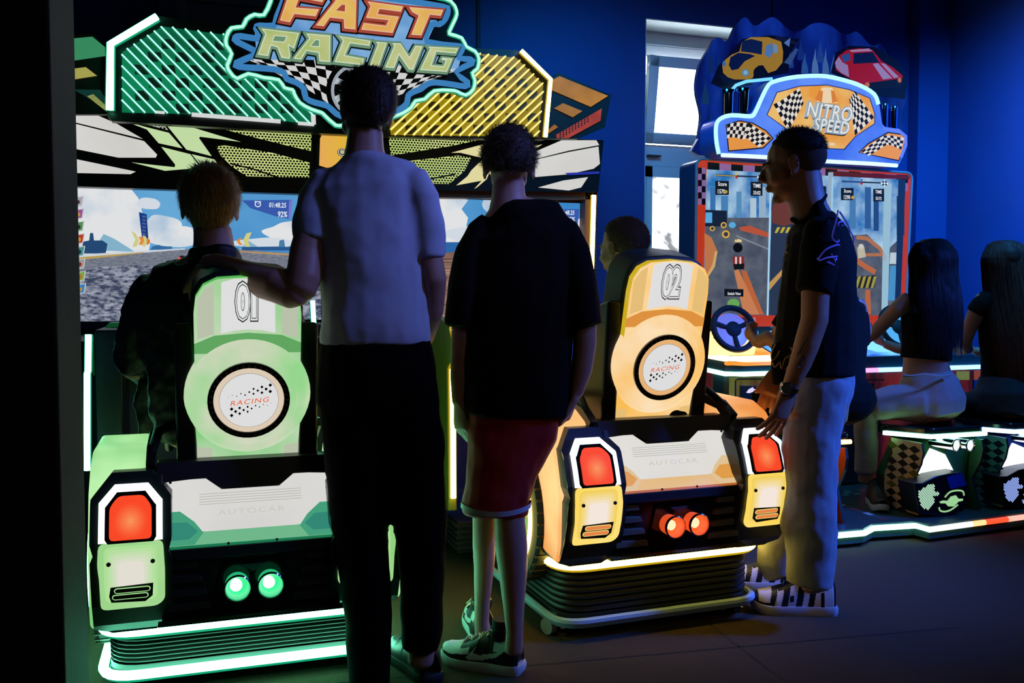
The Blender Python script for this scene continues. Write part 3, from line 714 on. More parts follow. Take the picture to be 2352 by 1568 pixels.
def letter(pts, hole, edge, white, face, name):
    m = MB(); p = sg.P(pts); m.prism(sg, offs(p, -.008), .004, .012, mat('letter_shadow', '#0c1a34', .4))
    m.prism(sg, offs(p, -.001), .012, .034, edge); q = offs(p, .0075); m.poly(sg, q, white, .0346); q = offs(p, .0125); m.poly(sg, q, face, .0352)
    if hole:
        h = sg.P(hole); m.poly(sg, offs(h, -.004), white, .0358); m.poly(sg, h, edge, .0363)
    m.build(name, mq)
E1 = glow('#b8503c', .75); W1 = glow('#f4c4a8', .85); E2 = glow('#7fa886', .7); W2 = glow('#dcecd0', .85)
letter(A_([(610, 282), (765, 312), (820, 212), (1075, 240), (1130, 118), (850, 98), (880, 22), (1150, 72), (1230, -70), (700, -140), (725, -60)]), None, E1, W1, FO, 'sign_letter')
letter(A_([(1030, 342), (1170, 357), (1240, 255), (1380, 270), (1385, 380), (1555, 397), (1565, 12), (1220, -40), (1275, 30)]), A_([(1305, 150), (1375, 82), (1413, 86), (1408, 163)]), E1, W1, FO, 'sign_letter')
letter(B_([(190, 20), (690, 88), (648, 192), (385, 157), (375, 183), (640, 215), (545, 452), (118, 407), (165, 287), (440, 322), (455, 290), (178, 262), (240, 100)]), None, E1, W1, FO, 'sign_letter')
letter(B_([(702, 90), (1185, 130), (1140, 240), (1005, 226), (900, 482), (735, 470), (832, 225), (762, 187)]), None, E1, W1, FO, 'sign_letter')
letter(A_([(380, 345), (890, 402), (815, 632), (765, 602), (778, 690), (765, 748), (640, 730), (592, 605), (545, 592), (510, 715), (345, 692), (440, 430)]), A_([(550, 512), (577, 455), (712, 468), (683, 523)]), E2, W2, RC, 'sign_letter')
letter(A_([(915, 402), (1255, 430), (1250, 785), (1090, 772), (1078, 672), (962, 652), (900, 755), (772, 740), (790, 700), (962, 480)]), A_([(1005, 570), (1062, 503), (1103, 508), (1100, 578)]), E2, W2, RC, 'sign_letter')
letter(B_([(-164, 450), (285, 512), (260, 612), (22, 580), (-28, 692), (205, 735), (172, 848), (-210, 805), (-100, 527)]), None, E2, W2, RC, 'sign_letter')
letter(B_([(295, 520), (490, 537), (370, 875), (222, 862), (330, 572)]), None, E2, W2, RC, 'sign_letter')
letter(B_([(500, 537), (640, 542), (738, 692), (805, 570), (930, 578), (800, 907), (728, 900), (618, 742), (565, 884), (415, 872), (532, 592)]), None, E2, W2, RC, 'sign_letter')
letter(B_([(940, 582), (1370, 602), (1322, 702), (1085, 682), (1040, 812), (1150, 822), (1165, 785), (1110, 775), (1135, 715), (1298, 732), (1215, 930), (842, 905), (975, 627)]), None, E2, W2, RC, 'sign_letter')
# ================================================================ the two racing car seats
def interp(tab, z):
    if z <= tab[0][0]: return tab[0][1]
    for a, b in zip(tab, tab[1:]):
        if z <= b[0]: return a[1]+(b[1]-a[1])*(z-a[0])/(b[0]-a[0])
    return tab[-1][1]
def curved(mb, pts, m, w, yf, z0, z1, n, dz):
    """print a flat (x, z) outline onto a surface bent along z"""
    zs = [z0+(z1-z0)*i/n for i in range(n+1)] if n != 14 else sorted([z0, z1]+[t[0] for t in LT if z0 < t[0] < z1])
    for a, b in zip(zs, zs[1:]):
        q = cut([(p[0], p[1]) for p in pts], -9, 9, a, b)
        if len(q) < 3 or abs(area(q)) < 1e-8: continue
        vs = [Vector((x, yf(z)-w, z+dz)) for x, z in q]
        if area(q) < 0: vs.reverse()
        mb.add(vs, [list(range(len(vs)))], m)
LT = [(.22, -.10), (.25, -.13), (.316, -.165), (.38, -.185), (.447, -.197), (.508, -.19), (.56, -.172), (.607, -.152), (.65, -.107), (.69, -.08)]
def pod(name, label, loc, rz, bd, C, num):
    root = thing(name, label, 'arcade seat', loc, rz, 'twin racing car seats')
    B = lambda mb, n, p=None, **k: mb.build(n, p or root, local=True, **k)
    z3 = lambda z: z+bd
    # base, bellows, light strips
    hw = C['hw']; yb = -.06; yf = .86
    def loop(w, y0): return rnd([(-w, y0), (w, y0), (w, yf), (-w, yf)], .11, 6)
    FZ = Fr((0, 0, 0), (1, 0, 0), (0, 1, 0))
    m = MB(); m.prism(FZ, loop(hw-.02, yb+.02), .055, .09, BLACK); m.prism(FZ, loop(hw-.05, yb+.05), .09, .2+bd, RUB)
    zb0, zb1 = .095, .185+bd; n = 7
    for i in range(n):
        z = zb0+(zb1-zb0)*(i+.5)/n; m.tube([(x, y, z) for x, y in loop(hw-.025, yb+.025)], (zb1-zb0)/n*.52, C['bellow'], 8, closed=True)
    B(m, 'bellows_base', smooth=True)
    def strip(z, r, mt, nm, edge=None, ymax=.85):
        m = MB(); lp = [(x, y, z) for x, y in loop(hw, yb)]
        q0 = [q for q in lp if q[1] < .5]; i0 = min(range(len(q0)), key=lambda i: (q0[i][0], -q0[i][1])); lp = [(-hw, ymax, z)]+q0+[(hw, ymax, z)]
        if edge: m.tube([(x*.985, y+.007, zz-.013) for x, y, zz in lp], r*.8, edge, 6)
        m.tube(lp, r, mt, 8); B(m, nm, smooth=True)
    strip(.20+bd, .0155, C['core'], 'upper_light_strip', C['edge'], .09); strip(.068, .0145, C['low'], 'lower_light_strip', C['lowedge'])
    m = MB(); m.prism(FZ, loop(hw-.03, yb+.03), .185+bd, .195+bd, BLACK); m.prism(FZ, loop(hw-.02, yb+.02), .215+bd, .235+bd, BLACK)
    B(m, 'base_plate', bevel=.004)
    # tub
    m = MB(); FX = Fr((0, 0, 0), (0, 1, 0), (0, 0, 1))
    m.prism(FX, [(-.10, .24+bd), (-.125, .30+bd), (-.12, .44+bd), (-.02, .62+bd), (.12, .64+bd), (.12, .50+bd), (.75, .46+bd), (.85, .24+bd)], -.30, .30, BLACK)
    B(m, 'tub', bevel=.012)
    m = MB(); m.box((0, .38, .46+bd), (.42, .52, .12), RUB); B(m, 'seat_cushion', bevel=.03, segs=3)
    # bumper with vents
    m = MB(); fb = Fr((0, -.128, 0), (1, 0, 0), (0, 0, 1))
    m.prism(fb, [(-.26, z3(.235)), (.26, z3(.235)), (.25, z3(.455)), (-.25, z3(.455))], -.02, .006, BLACK)
    for sx in (-1, 1):
        for i in range(4):
            z = z3(.275+i*.042); m.prism(fb, [(sx*.245, z), (sx*(.12+i*.012), z), (sx*(.125+i*.012), z+.018), (sx*.245, z+.024)], 0, .022, C['slat'])
    m.prism(fb, [(-.10, z3(.25)), (.10, z3(.25)), (.115, z3(.30)), (.09, z3(.41)), (-.09, z3(.41)), (-.115, z3(.30))], .006, .016, GLOSS)
    m.prism(fb, [(-.25, z3(.43)), (.25, z3(.43)), (.26, z3(.462)), (-.26, z3(.462))], 0, .035, DARK)
    m.prism(fb, [(-.035, z3(.40)), (.035, z3(.40)), (.0, z3(.375))], .016, .02, DARK)
    m.prism(fb, [(-.27, z3(.236)), (.27, z3(.236)), (.27, z3(.246)), (-.27, z3(.246))], 0, .03, C['lip'])
    B(m, 'bumper', bevel=.003)
    for sx in (-1, 1):
        m = MB(); o = Vector((sx*.047, -.172, z3(.345)))
        m.lathe(o, (0, -1, 0), [(.034, -.02), (.037, .03), (.034, .034), (.031, .028), (.026, -.01), (.0, -.012)], C['pipe'], 28)
        m.lathe(o+Vector((-.004, 0, .002)), (0, -1, 0), [(.016, -.011), (.018, .010), (.010, .018), (0, .02)], C['bulb'], 16)
        m.lathe(o, (0, -1, 0), [(.0385, .026), (.0395, .034), (.036, .037)], CHROME, 28, True)
        B(m, 'exhaust_pipe', smooth=True)
    # trunk panel
    ty = lambda z: -.052-(.635-z)*.565
    m = MB(); tr_ = [(-.235, .460), (.235, .460), (.245, .647), (.13, .645), (.085, .613), (-.085, .613), (-.13, .645), (-.245, .647)]
    curved(m, tr_, C['panel'], 0, ty, .45, .66, 4, bd)
    curved(m, [(-.235, .462), (.235, .462), (.235, .505), (.17, .505), (.13, .502), (-.13, .502), (-.17, .505), (-.235, .505)], C['p2'], .001, ty, .45, .66, 4, bd)
    for s in (-1, 1):
        curved(m, [(s*.236, .47), (s*.165, .47), (s*.14, .50), (s*.165, .53), (s*.205, .56), (s*.24, .56)], C['p3'], .002, ty, .45, .66, 4, bd)
        curved(m, [(s*.236, .485), (s*.18, .485), (s*.155, .505), (s*.185, .53), (s*.237, .532)], C['p4'], .003, ty, .45, .66, 4, bd)
    curved(m, [(-.235, .460), (.235, .460), (.235, .469), (-.235, .469)], C['p5'], .004, ty, .45, .66, 4, bd)
    for i in range(5):
        z = .602-i*.007; curved(m, [(-.15, z), (.15, z), (.15, z+.002), (-.15, z+.002)], glow('#c9c8c0', .8), .004, ty, .45, .66, 6, bd)
    fa = Fr((0, ty(.55)-.004, z3(.55)), (1, 0, 0), (0, .565, 1))
    text(m, fa, 'AUTOCAR', 0, 0, .017, glow('#dad7d0', .82), .002, sx=1.5, spacing=1.25)
    for x, z in ((-.232, .64), (.232, .64), (-.085, .618), (.085, .618), (-.23, .60), (.23, .60), (.07, .467), (-.07, .467)):
        m.ball((x, ty(z)-.004, z3(z)), .0045, BLACK, 8)
    B(m, 'rear_panel')
    m = MB(); curved(m, [(-.27, .642), (-.13, .652), (-.085, .62), (.085, .62), (.13, .652), (.27, .642), (.27, .70), (-.27, .70)], DARK, .012, lambda z: -.05-(.66-z)*.3, .60, .72, 3, bd)
    m.box((0, .0, z3(.67)), (.54, .10, .05), BLACK); m.box((-.262, -.09, z3(.55)), (.02, .12, .22), DARK, Matrix.Rotation(radians(-28), 3, 'X')); m.box((.262, -.09, z3(.55)), (.02, .12, .22), DARK, Matrix.Rotation(radians(-28), 3, 'X'))
    B(m, 'trunk_lid', bevel=.004)
    # tail lights
    yl = lambda z: interp(LT, z)
    for s in (-1, 1):
        c = s*.336
        out = [(-.108, .235), (-.06, .215), (.06, .215), (.108, .245), (.108, .45), (.10, .47), (.108, .50), (.108, .62), (.055, .685), (-.055, .685), (-.108, .62), (-.108, .50), (-.10, .47), (-.108, .45)]
        P_ = lambda L: [(c+x*-s, z) for x, z in L]           # mirrored for the other side
        m = MB(); curved(m, P_(out), C['house'], -.004, yl, .21, .70, 14, bd)
        o2 = P_(out)
        if area(o2) < 0: o2.reverse()
        k = len(o2)
        for i in range(k):
            a, b = o2[i], o2[(i+1) % k]; N = 4
            for j in range(N):
                p = (a[0]+(b[0]-a[0])*j/N, a[1]+(b[1]-a[1])*j/N); q = (a[0]+(b[0]-a[0])*(j+1)/N, a[1]+(b[1]-a[1])*(j+1)/N)
                m.add([(p[0], yl(p[1])+.004, z3(p[1])), (p[0]*.985, .06, z3(p[1])), (q[0]*.985, .06, z3(q[1])), (q[0], yl(q[1])+.004, z3(q[1]))], [(0, 1, 2, 3)], C['house'])
        hs = B(m, 'tail_light_housing')
        BH = lambda mb, nm, **k_: mb.build(nm, hs, local=True, **k_)
        fr_ = [(-.085, .505), (.085, .505), (.085, .612), (.045, .655), (-.045, .655), (-.085, .612)]
        m = MB(); curved(m, P_(fr_), NEON_W, .003, yl, .21, .70, 14, bd)
        curved(m, P_([(-.06, .503), (.06, .503), (.068, .515), (.068, .60), (.038, .636), (-.038, .636), (-.068, .60), (-.068, .515)]), GLOSS, .007, yl, .21, .70, 14, bd); BH(m, 'white_light_frame')
        m = MB(); curved(m, P_(rnd([(-.056, .512), (.056, .512), (.056, .600), (.034, .627), (-.034, .627), (-.056, .600)], .012, 3)), C['red'], .011, yl, .21, .70, 14, bd)
        for kq in range(7):
            f = 1-kq/7; curved(m, P_(disc((0, .562), .047*f, 20, .050*f)), glow('#ff%02x%02x' % (0x4e+int(0x52*(1-f)), 0x2a+int(0x38*(1-f))), .95, True), .0112+.0003*kq, yl, .21, .70, 14, bd)
        BH(m, 'red_lens')
        lo = rnd([(-.084, .305), (.066, .305), (.088, .325), (.090, .42), (.086, .505), (-.085, .505), (-.088, .44), (-.084, .40)], .018, 3)
        m = MB(); curved(m, P_(lo), C['lens'], .0035, yl, .21, .70, 14, bd)
        mix = lambda f: '#%02x%02x%02x' % tuple(int(int(C['lc'][0][i:i+2], 16)*(1-f)+int(C['lc'][1][i:i+2], 16)*f) for i in (1, 3, 5))
        for kq in range(6):
            f = (kq+1)/6; g_ = 1-.55*f; curved(m, P_(rnd([(-.078*g_, .41-.09*g_), (.074*g_, .41-.09*g_), (.078*g_, .41+.092*g_), (-.078*g_, .41+.092*g_)], .02, 3)), glow(mix(f), 1.0), .0038+.0003*kq, yl, .21, .70, 14, bd)
        BH(m, 'lower_lens')
        m = MB(); g = [(-.055, .33), (.035, .325), (.055, .342), (.058, .382), (-.055, .378), (-.06, .35)]
        curved(m, P_(g), mat('grille_dark', '#1a2010', .5), .008, yl, .21, .70, 14, bd)
        for z_, x_ in ((.366, .002), (.346, -.004)):
            bar = lambda r: [(x_-.04+r*cos(a), z_+r*sin(a)) for a in [pi/2+pi*i/6 for i in range(7)]]+[(x_+.04+r*cos(a), z_+r*sin(a)) for a in [-pi/2+pi*i/6 for i in range(7)]]
            curved(m, P_(bar(.0085)), C['barl'], .010, yl, .21, .70, 14, bd); curved(m, P_(bar(.006)), C['bar'], .0115, yl, .21, .70, 14, bd)
        BH(m, 'vent_grille')
        for x_ in (-.058, .058):
            m = MB(); x = c-s*x_; m.lathe((x, yl(.447)-.004, z3(.447)), (0, -1, 0), [(.0065, 0), (.006, .004), (0, .005)], BLACK, 10); BH(m, 'screw')
    # fenders and wheels
    for s in (-1, 1):
        cy, cz, r0 = .27, .34, .275
        top = [(-.115, .235), (-.135, .30), (-.14, .46), (-.085, .63), (-.02, .70), (.06, .735), (.32, .74), (.58, .66), (.72, .5), (.74, .3), (cy+r0, .235)]
        arch = [(cy+r0*cos(a), cz+r0*sin(a)) for a in [radians(-18+216*i/20) for i in range(21)]]
        prof = [(y, z3(z)) for y, z in top+arch]
        m = MB(); FXs = Fr((0, 0, 0), (0, 1, 0), (0, 0, 1))
        a, b = (s*.30, s*.455) if s > 0 else (-.455, -.30)
        m.prism(FXs, prof, a, b, C['fender']); B(m, 'fender', bevel=.014, segs=2)
        m = MB(); ins = [(cy+r0*cos(a_)*.98, z3(cz+r0*sin(a_)*.98)) for a_ in [2*pi*i/32 for i in range(32)]]
        o = Vector((s*.378, cy, z3(cz))); ax = (s, 0, 0); R_ = .262
        m.lathe(o, ax, [(.19, -.02), (R_-.01, -.02), (R_, .0), (R_, .075), (R_-.012, .088), (.205, .09), (.195, .075), (.19, .02)], RUB, 48, True)
        for i in range(40):
            t = 2*pi*i/40; m.box(o+Vector((s*.05, cos(t)*R_, sin(t)*R_)), (.08, .006, .008), mat('tread', '#2c2c10', .6), Matrix.Rotation(t, 3, 'X'))
        wh = B(m, 'wheel', smooth=True)
        m = MB(); m.lathe(o+Vector((s*.03, 0, 0)), ax, [(.0, .02), (.04, .02), (.05, .0), (.05, -.02)], C['rim'], 24)
        for i in range(10):
            t = 2*pi*i/10; d = Vector((0, cos(t), sin(t))); e = Vector((0, -sin(t), cos(t))); p = o+Vector((s*.03, 0, 0))
            m.tube([p+d*.03+e*.012, p+d*.19+e*.022], [.011, .008], C['rim'], 6); m.tube([p+d*.03-e*.012, p+d*.19-e*.022], [.011, .008], C['rim'], 6)
        m.build('rim', wh, local=True, smooth=True)
        m = MB(); m.tube([o+Vector((s*.092, cos(t)*.198, sin(t)*.198)) for t in [2*pi*i/48 for i in range(48)]], .0095, C['core'], 8, closed=True); m.build('ring_light', wh, local=True, smooth=True)
        m = MB(); m.prism(FXs, [(-.06, z3(.70)), (.02, z3(.745)), (.20, z3(.765)), (.21, z3(.735)), (.04, z3(.71)), (-.03, z3(.66))], s*.27 if s > 0 else -.30, s*.30 if s > 0 else -.27, BLACK)
        m.tube([(s*.285, .0, z3(.72)), (s*.27, .10, z3(.775)), (s*.25, .30, z3(.76)), (s*.25, .5, z3(.66))], .016, BLACK, 8); B(m, 'side_rail', bevel=.004)
    # seat back
    sy = lambda z: .07-.26*(z-.676)
    fs = Fr((0, sy(.676), z3(.676)), (1, 0, 0), (0, -.26, 1)); kk = sqrt(1+.26**2)
    V_ = lambda L: [(x, (z-.676)*kk) for x, z in L]
    up = [(-.165, .672), (.165, .672), (.158, .80), (.156, 1.16)]
    ctop = [(.156-.0*i, 1.16) for i in range(1)]
    oc = [(.165, .672), (.158, .82), (.158, 1.15), (.152, 1.20), (.13, 1.235), (.09, 1.255), (0, 1.262), (-.09, 1.255), (-.13, 1.235), (-.152, 1.20), (-.158, 1.15), (-.158, .82), (-.165, .672)]
    m = MB(); m.prism(fs, V_([(x*1.06+(0), z+(.010 if z > 1 else 0)) for x, z in oc]), -.17, -.012, C['cush']); B(m, 'seat_back', bevel=.02, segs=3)
    for s in (-1, 1):
        m = MB(); m.prism(Fr((0, 0, 0), (0, 1, 0), (0, 0, 1)), [(.03, z3(.68)), (.36, z3(.62)), (.36, z3(.78)), (.22, z3(.86)), (.10, z3(1.10)), (-.02, z3(1.12))], s*.185-.03, s*.185+.03, BLACK)
        B(m, 'side_bolster', bevel=.012)
    m = MB(); V = V_(oc); m.prism(fs, V, -.012, .018, C['shell'], C['shell2'])
    cc = (0, (.893-.676)*kk)
    o = fs.pt(cc[0], cc[1], 0); m.lathe(o, fs.n, [(.191, -.012), (.191, .010), (.183, .026), (.168, .036), (.150, .040), (.140, .050), (.126, .054), (.122, .050), (0, .050)], C['dome'], 48)
    m.prism(fs, V_([(-.158, 1.03), (.158, 1.03), (.158, 1.06), (.10, 1.085), (0, 1.093), (-.10, 1.085), (-.158, 1.06)]), .018, .0195, C['band'])
    for s in (-1, 1): m.poly(fs, V_([(s*.10, 1.09), (s*.148, 1.075), (s*.148, 1.19), (s*.125, 1.225), (s*.10, 1.24)]), C['shl3'], .0188); m.poly(fs, V_([(s*.11, .68), (s*.158, .68), (s*.152, .735), (s*.11, .728)]), C['shl3'], .0188)
    sb = B(m, 'lit_shell', smooth=True, auto=30)
    m = MB(); n = 40
    m.lathe(o, fs.n, [(.123, .048), (.123, .060), (.106, .060), (.104, .052)], GLOSS, 40)
    for i in range(n):
        t = 2*pi*i/n; p = fs.pt(cc[0]+.1145*cos(t), cc[1]+.1145*sin(t), .061); m.ball(p, .004, mat('ring_rib', '#3a3a14', .5), 6)
    m.build('badge_ring', sb, local=True, smooth=True)
    m = MB(); m.poly(fs, disc(cc, .105, 40), C['cream'], .056); m.poly(fs, disc(cc, .0885, 40), glow('#7a7a80', .8), .0565); m.poly(fs, disc(cc, .0875, 40), glow('#ececec', .86, True), .057)
    text(m, fs, 'RACING', cc[0], cc[1]-.003, .0165, glow('#f0602c', .9), .0578, shear=.25, sx=1.25, rot=.09, bold=.0, spacing=1.15)
    ink = mat('badge_ink', '#1c2c44', .5)
    for row, sg_ in ((0, 1), (1, -1)):
        for i in range(11):
            for j in range(3):
                if (i+j) % 2: continue
                k = i if row == 0 else 10-i; t = k/10; sz = .0012+.0050*t
                x = (-.062+.0125*i)*(1 if row == 0 else 1); base = .022+(.012*t if 1 else 0)
                y = sg_*(.017+j*(.0045+.006*t)+.003)
                if (j == 2 and t < .5): continue
                if row: x = -.052+.0125*i*.95
                x += 0; y += x*.12
                m.poly(fs, [(cc[0]+x-sz*.9, cc[1]+y), (cc[0]+x, cc[1]+y-sz), (cc[0]+x+sz*.9, cc[1]+y), (cc[0]+x, cc[1]+y+sz)], ink, .0576)
    m.build('racing_badge', sb, local=True)
    m = MB(); m.prism(fs, V_([(-.080, 1.092), (-.04, 1.101), (.0, 1.104), (.04, 1.101), (.080, 1.092), (.078, 1.245), (.04, 1.256), (-.04, 1.256), (-.078, 1.245)]), .018, .021, glow('#ececec', .87, True))
    numpos = (1.19-.676)*kk
    for d, mt, bo, w in ((0, C['numo'], .13, .0216), (0, glow('#ececec', .87), .10, .022), (0, C['numo'], .055, .0224), (0, glow('#f0f0f0', .88), .035, .0228)):
        text(m, fs, num, 0, numpos, .098, mt, w, sx=.5, bold=bo, spacing=.96+bo*.3)
    m.build('number_plate', sb, local=True)
    for x in (-.36, .36):
        for y in (.04, .75):
            m = MB(); m.lathe((x, y, 0), (0, 0, 1), [(.032, 0), (.034, .012), (.016, .02), (.012, .075)], CHROME, 16)
            m.lathe((x-.05, y+.01, .03), (1, .4, 0), [(.0, -.012), (.029, -.012), (.03, .0), (.029, .012), (0, .012)], mat('caster_wheel', '#9aa39a', .5), 16); m.box((x-.04, y+.01, .06), (.03, .04, .03), CHROME)
            B(m, 'caster', smooth=True)
    return root
G1 = dict(hw=.437, lc=('#a0e088', '#e2ded2'), core=glow('#78ffc8', 16, True), edge=glow('#12b078', .9, True), low=glow('#78ffc8', 16, True), lowedge=glow('#10a874', .9, True), bellow=mat('bellow_black', '#0c1512', .5),
    slat=DARK, lip=mat('lip_g', '#1c3c30', .5), pipe=litfab('pipe_green', '#50c890', '#30d88c', .7), bulb=glow('#f0fff4', 1.3, True),
    panel=gloww('panel_g', '#e4e2de', '#ecebe8', .85, 3, light=True), p2=glow('#7fcf9e', .75, True), p3=glow('#4fb48c', .75, True), p4=glow('#3a9a86', .75), p5=glow('#1f8a5c', .7),
    house=mat('housing_g', '#20332a', .4), red=glow('#ff4a28', .95, True), redc=gloww('redc', '#ff6a38', '#ff9a58', .95, 3), lens=gloww('lens_g', '#9ee08c', '#bfeca8', .85, 3, light=True), lensw=gloww('lensw_g', '#d2e0c4', '#e2dcd4', .85, 3),
    barl=glow('#b0f0a0', .9), bar=mat('bar_olive', '#5a5018', .5), fender=gloww('fender_g', '#4cae58', '#b8eca8', 1.1, 2.2, light=True), rim=mat('rim_g', '#8fb8a0', .3, .6),
    cush=mat('cushion_g', '#16261c', .5), shell=gloww('shell_g', '#86cc82', '#c4d8b8', 1.0, 3.5, light=True), shell2=glow('#5cc45c', .8, True), dome=gloww('dome_g', '#93d68c', '#d4d4c0', 1.0, 4.5, light=True), band=glow('#6cb86c', .78), shl3=glow('#ccd4bc', .8),
    cream=glow('#ecd8c0', .85), numo=mat('num_green', '#4f8a62', .5))
G2 = dict(hw=.413, lc=('#f2cc44', '#f4e6da'), core=glow('#ffdc60', 14, True), edge=glow('#c8a010', .9, True), low=mat('strip_unlit', '#8fb0c0', .35), lowedge=mat('strip_unlit', '#8fb0c0', .35), bellow=mat('bellow_black2', '#15171a', .45),
    slat=mat('slat_grey', '#6c6c58', .4), lip=mat('lip_y', '#5c5420', .5), pipe=litfab('pipe_orange', '#e06838', '#ff5a28', .75), bulb=glow('#ffe0b0', 1.2, True),
    panel=gloww('panel_y', '#eae6e0', '#f2efea', .86, 3, light=True), p2=glow('#f4c888', .85, True), p3=glow('#f0d0a0', .85, True), p4=glow('#f0a850', .85), p5=glow('#d07030', .75),
    house=mat('housing_y', '#232b33', .35), red=glow('#ff4a2c', .95, True), redc=gloww('redc', '#ff6a38', '#ff9a58', .95, 3), lens=gloww('lens_y', '#f2cc50', '#f4dc84', 1.1, 3, light=True), lensw=gloww('lensw_y', '#f4e0b4', '#f0e2d4', .88, 3),
    barl=glow('#ffe080', .9), bar=glow('#f08a4c', .9), fender=gloww('fender_y', '#e07c28', '#fccc88', 1.1, 2.2, light=True), rim=mat('rim_y', '#a8b8a0', .3, .6),
    cush=mat('cushion_y', '#3c4238', .55), shell=gloww('shell_y', '#f4b854', '#f6dcae', 1.05, 3.5, light=True), shell2=glow('#d8b820', .85, True), dome=gloww('dome_y', '#f4be68', '#f6dcb4', 1.05, 4.5, light=True), band=glow('#ee9c44', .85), shl3=glow('#f4ca80', .86),
    cream=glow('#f4bc7c', .88), numo=mat('num_brown', '#8a4a34', .5))
pod('arcade_race_car', 'green glowing car-shaped racing seat with number 01 and red tail lights', (.14, 3.0, 0), 0, 0, G1, '01')
pod('arcade_race_car', 'orange glowing car-shaped racing seat with number 02 and yellow light strip', (1.57, 3.0, 0), .0387, .066, G2, '02')
# ================================================================ NITRO SPEED machine
nit = thing('kart_arcade_machine', 'blue kart arcade machine with NITRO SPEED sign, three-lane screen and glowing console', 'arcade machine', (3.65, 4.9, 0))
YN_ = 5.0; fn = FY(YN_)
BLU = mat('blue_shell', '#2c62c8', .35); NV = mat('navy_side', '#123a5c', .4)
bez = rnd(fn.P([(1600, 364), (2095, 397), (2078, 752), (1596, 752)]), .05, 5)
m = MB(); m.prism(fn, bez, -.22, -.02, NV); m.box((3.68, 5.15, .6), (1.5, .2, 1.0), NV); m.build('screen_housing', nit, bevel=.012)
PUR = glow('#a878b8', .62); BK = mat('print_black', '#0e0c14', .4); RED = glow('#c83a1c', .8, True); REDD = glow('#7a1c10', .7)
m = MB(); m.poly(fn, bez, RED, 0)
tl, trr, br, bl = fn.P([(1603, 366), (2092, 399), (2086, 440), (1598, 395)])
# chequered print on the top, upper left and bottom of the bezel
def wave_checks(px0, px1, py0, py1, nu, nv, slope, amp, c1, c2, keep=None):
    for i in range(nu):
        for j in range(nv):
            q = []
            for a, b in ((i, j), (i+1, j), (i+1, j+1), (i, j+1)):
                s, t = a/nu, b/nv; x = px0+(px1-px0)*s; y = py0+(py1-py0)*t+slope*(x-px0)+amp*sin(s*9+t)
                q.append((x, y))
            cx, cy = sum(p[0] for p in q)/4, sum(p[1] for p in q)/4
            if keep and not keep(cx, cy): continue
            m.poly(fn, [p if inside(p, bez) else p for p in fn.P(q)], c1 if (i+j) % 2 else c2, .002)
wave_checks(1625, 2085, 372, 411, 17, 2, .063, 2, PUR, BK, lambda x, y: y < 366+(x-1600)*.067+36)
wave_checks(1603, 1620, 385, 470, 2, 6, 0, 0, glow('#a07ab8', .62), BK)
wave_checks(1616, 1735, 728, 751, 6, 2, 0, 2, glow('#d89098', .7), glow('#5a1c20', .6))
m.poly(fn, fn.P([(1905, 392), (2088, 404), (2088, 412), (1900, 404)]), glow('#6a1c12', .6), .003)
m.build('screen_bezel', nit)
# side edge lip
m = MB(); m.tube([fn.pt(p[0], p[1], .002) for p in bez], .008, mat('grey_edge', '#8c909c', .35), 8, closed=True); m.build('edge_trim', nit, smooth=True)
# screen picture
m = MB(); T = lambda L: fn.P(L); G = lambda c, s=.9: glow(c, s)
scr = T([(1622, 389), (2077, 413), (2064, 724), (1614, 722)])
m.poly(fn, scr, gloww('nitro_sky', '#2c78c0', '#b8dcf4', .85, 5, 5, .38, .66, light=True), .004)
def qq(L, c, w, s=.85):
    m.poly(fn, T(L), c if not isinstance(c, str) else G(c, s), w)
rd = gloww('nitro_road', '#4a5264', '#626a78', .85, 12, 3, light=True)
# lane 1
for x, y, h, w_, c in ((1630, 430, 100, 12, '#3c78b4'), (1655, 450, 80, 16, '#4c88c0'), (1690, 440, 80, 12, '#5c94c4'), (1722, 455, 60, 14, '#b8d0e0'), (1742, 430, 110, 16, '#9cb8d0')):
    qq([(x, y), (x+w_, y), (x+w_, y+h), (x, y+h)], c, .006)
qq([(1619, 500), (1768, 500), (1766, 724), (1614, 722)], rd, .008)
qq([(1618, 482), (1668, 484), (1668, 520), (1618, 520)], '#16243c', .0085); qq([(1619, 488), (1634, 488), (1634, 512), (1618, 512)], '#5cb4e8', .009)
qq([(1695, 522), (1720, 518), (1766, 536), (1766, 546), (1700, 530)], '#c0583c', .010)
qq([(1616, 535), (1632, 545), (1646, 577), (1640, 610), (1618, 640)], '#c87c4c', .010); qq([(1640, 577), (1646, 577), (1640, 612), (1620, 644), (1616, 640), (1634, 608)], '#d8b070', .011)
qq([(1690, 540), (1766, 572), (1766, 575), (1689, 543)], '#8c94a0', .0095)
qq([(1684, 622), (1694, 618), (1742, 722), (1706, 722)], '#d88858', .0105, .8); qq([(1700, 620), (1712, 622), (1752, 722), (1730, 722)], '#c86c3c', .0104, .8)
qq([(1680, 590), (1706, 588), (1708, 614), (1682, 616)], '#8c2c2c', .012); qq([(1686, 590), (1690, 590), (1690, 606), (1686, 606)], '#e8d8d8', .0125); qq([(1696, 590), (1700, 590), (1700, 606), (1696, 606)], '#e8d8d8', .0125)
qq([(1682, 606), (1707, 605), (1706, 618), (1684, 619)], '#101418', .0122); qq(disc((1692, 569), 11, 20), '#0c0c10', .013)
qq([(1684, 556), (1686, 549), (1690, 553), (1693, 547), (1696, 553), (1700, 549), (1702, 556)], '#f0c83c', .0135)
for x, y, r_ in ((1634, 525, 6), (1660, 517, 7), (1665, 538, 9)):
    qq(disc((x, y), r_, 16), '#e8b848', .011); qq(disc((x, y), r_*.6, 16), '#343c4c', .0114)
qq(disc((1680, 517), 8, 14, 7), '#5cb4e8', .011)
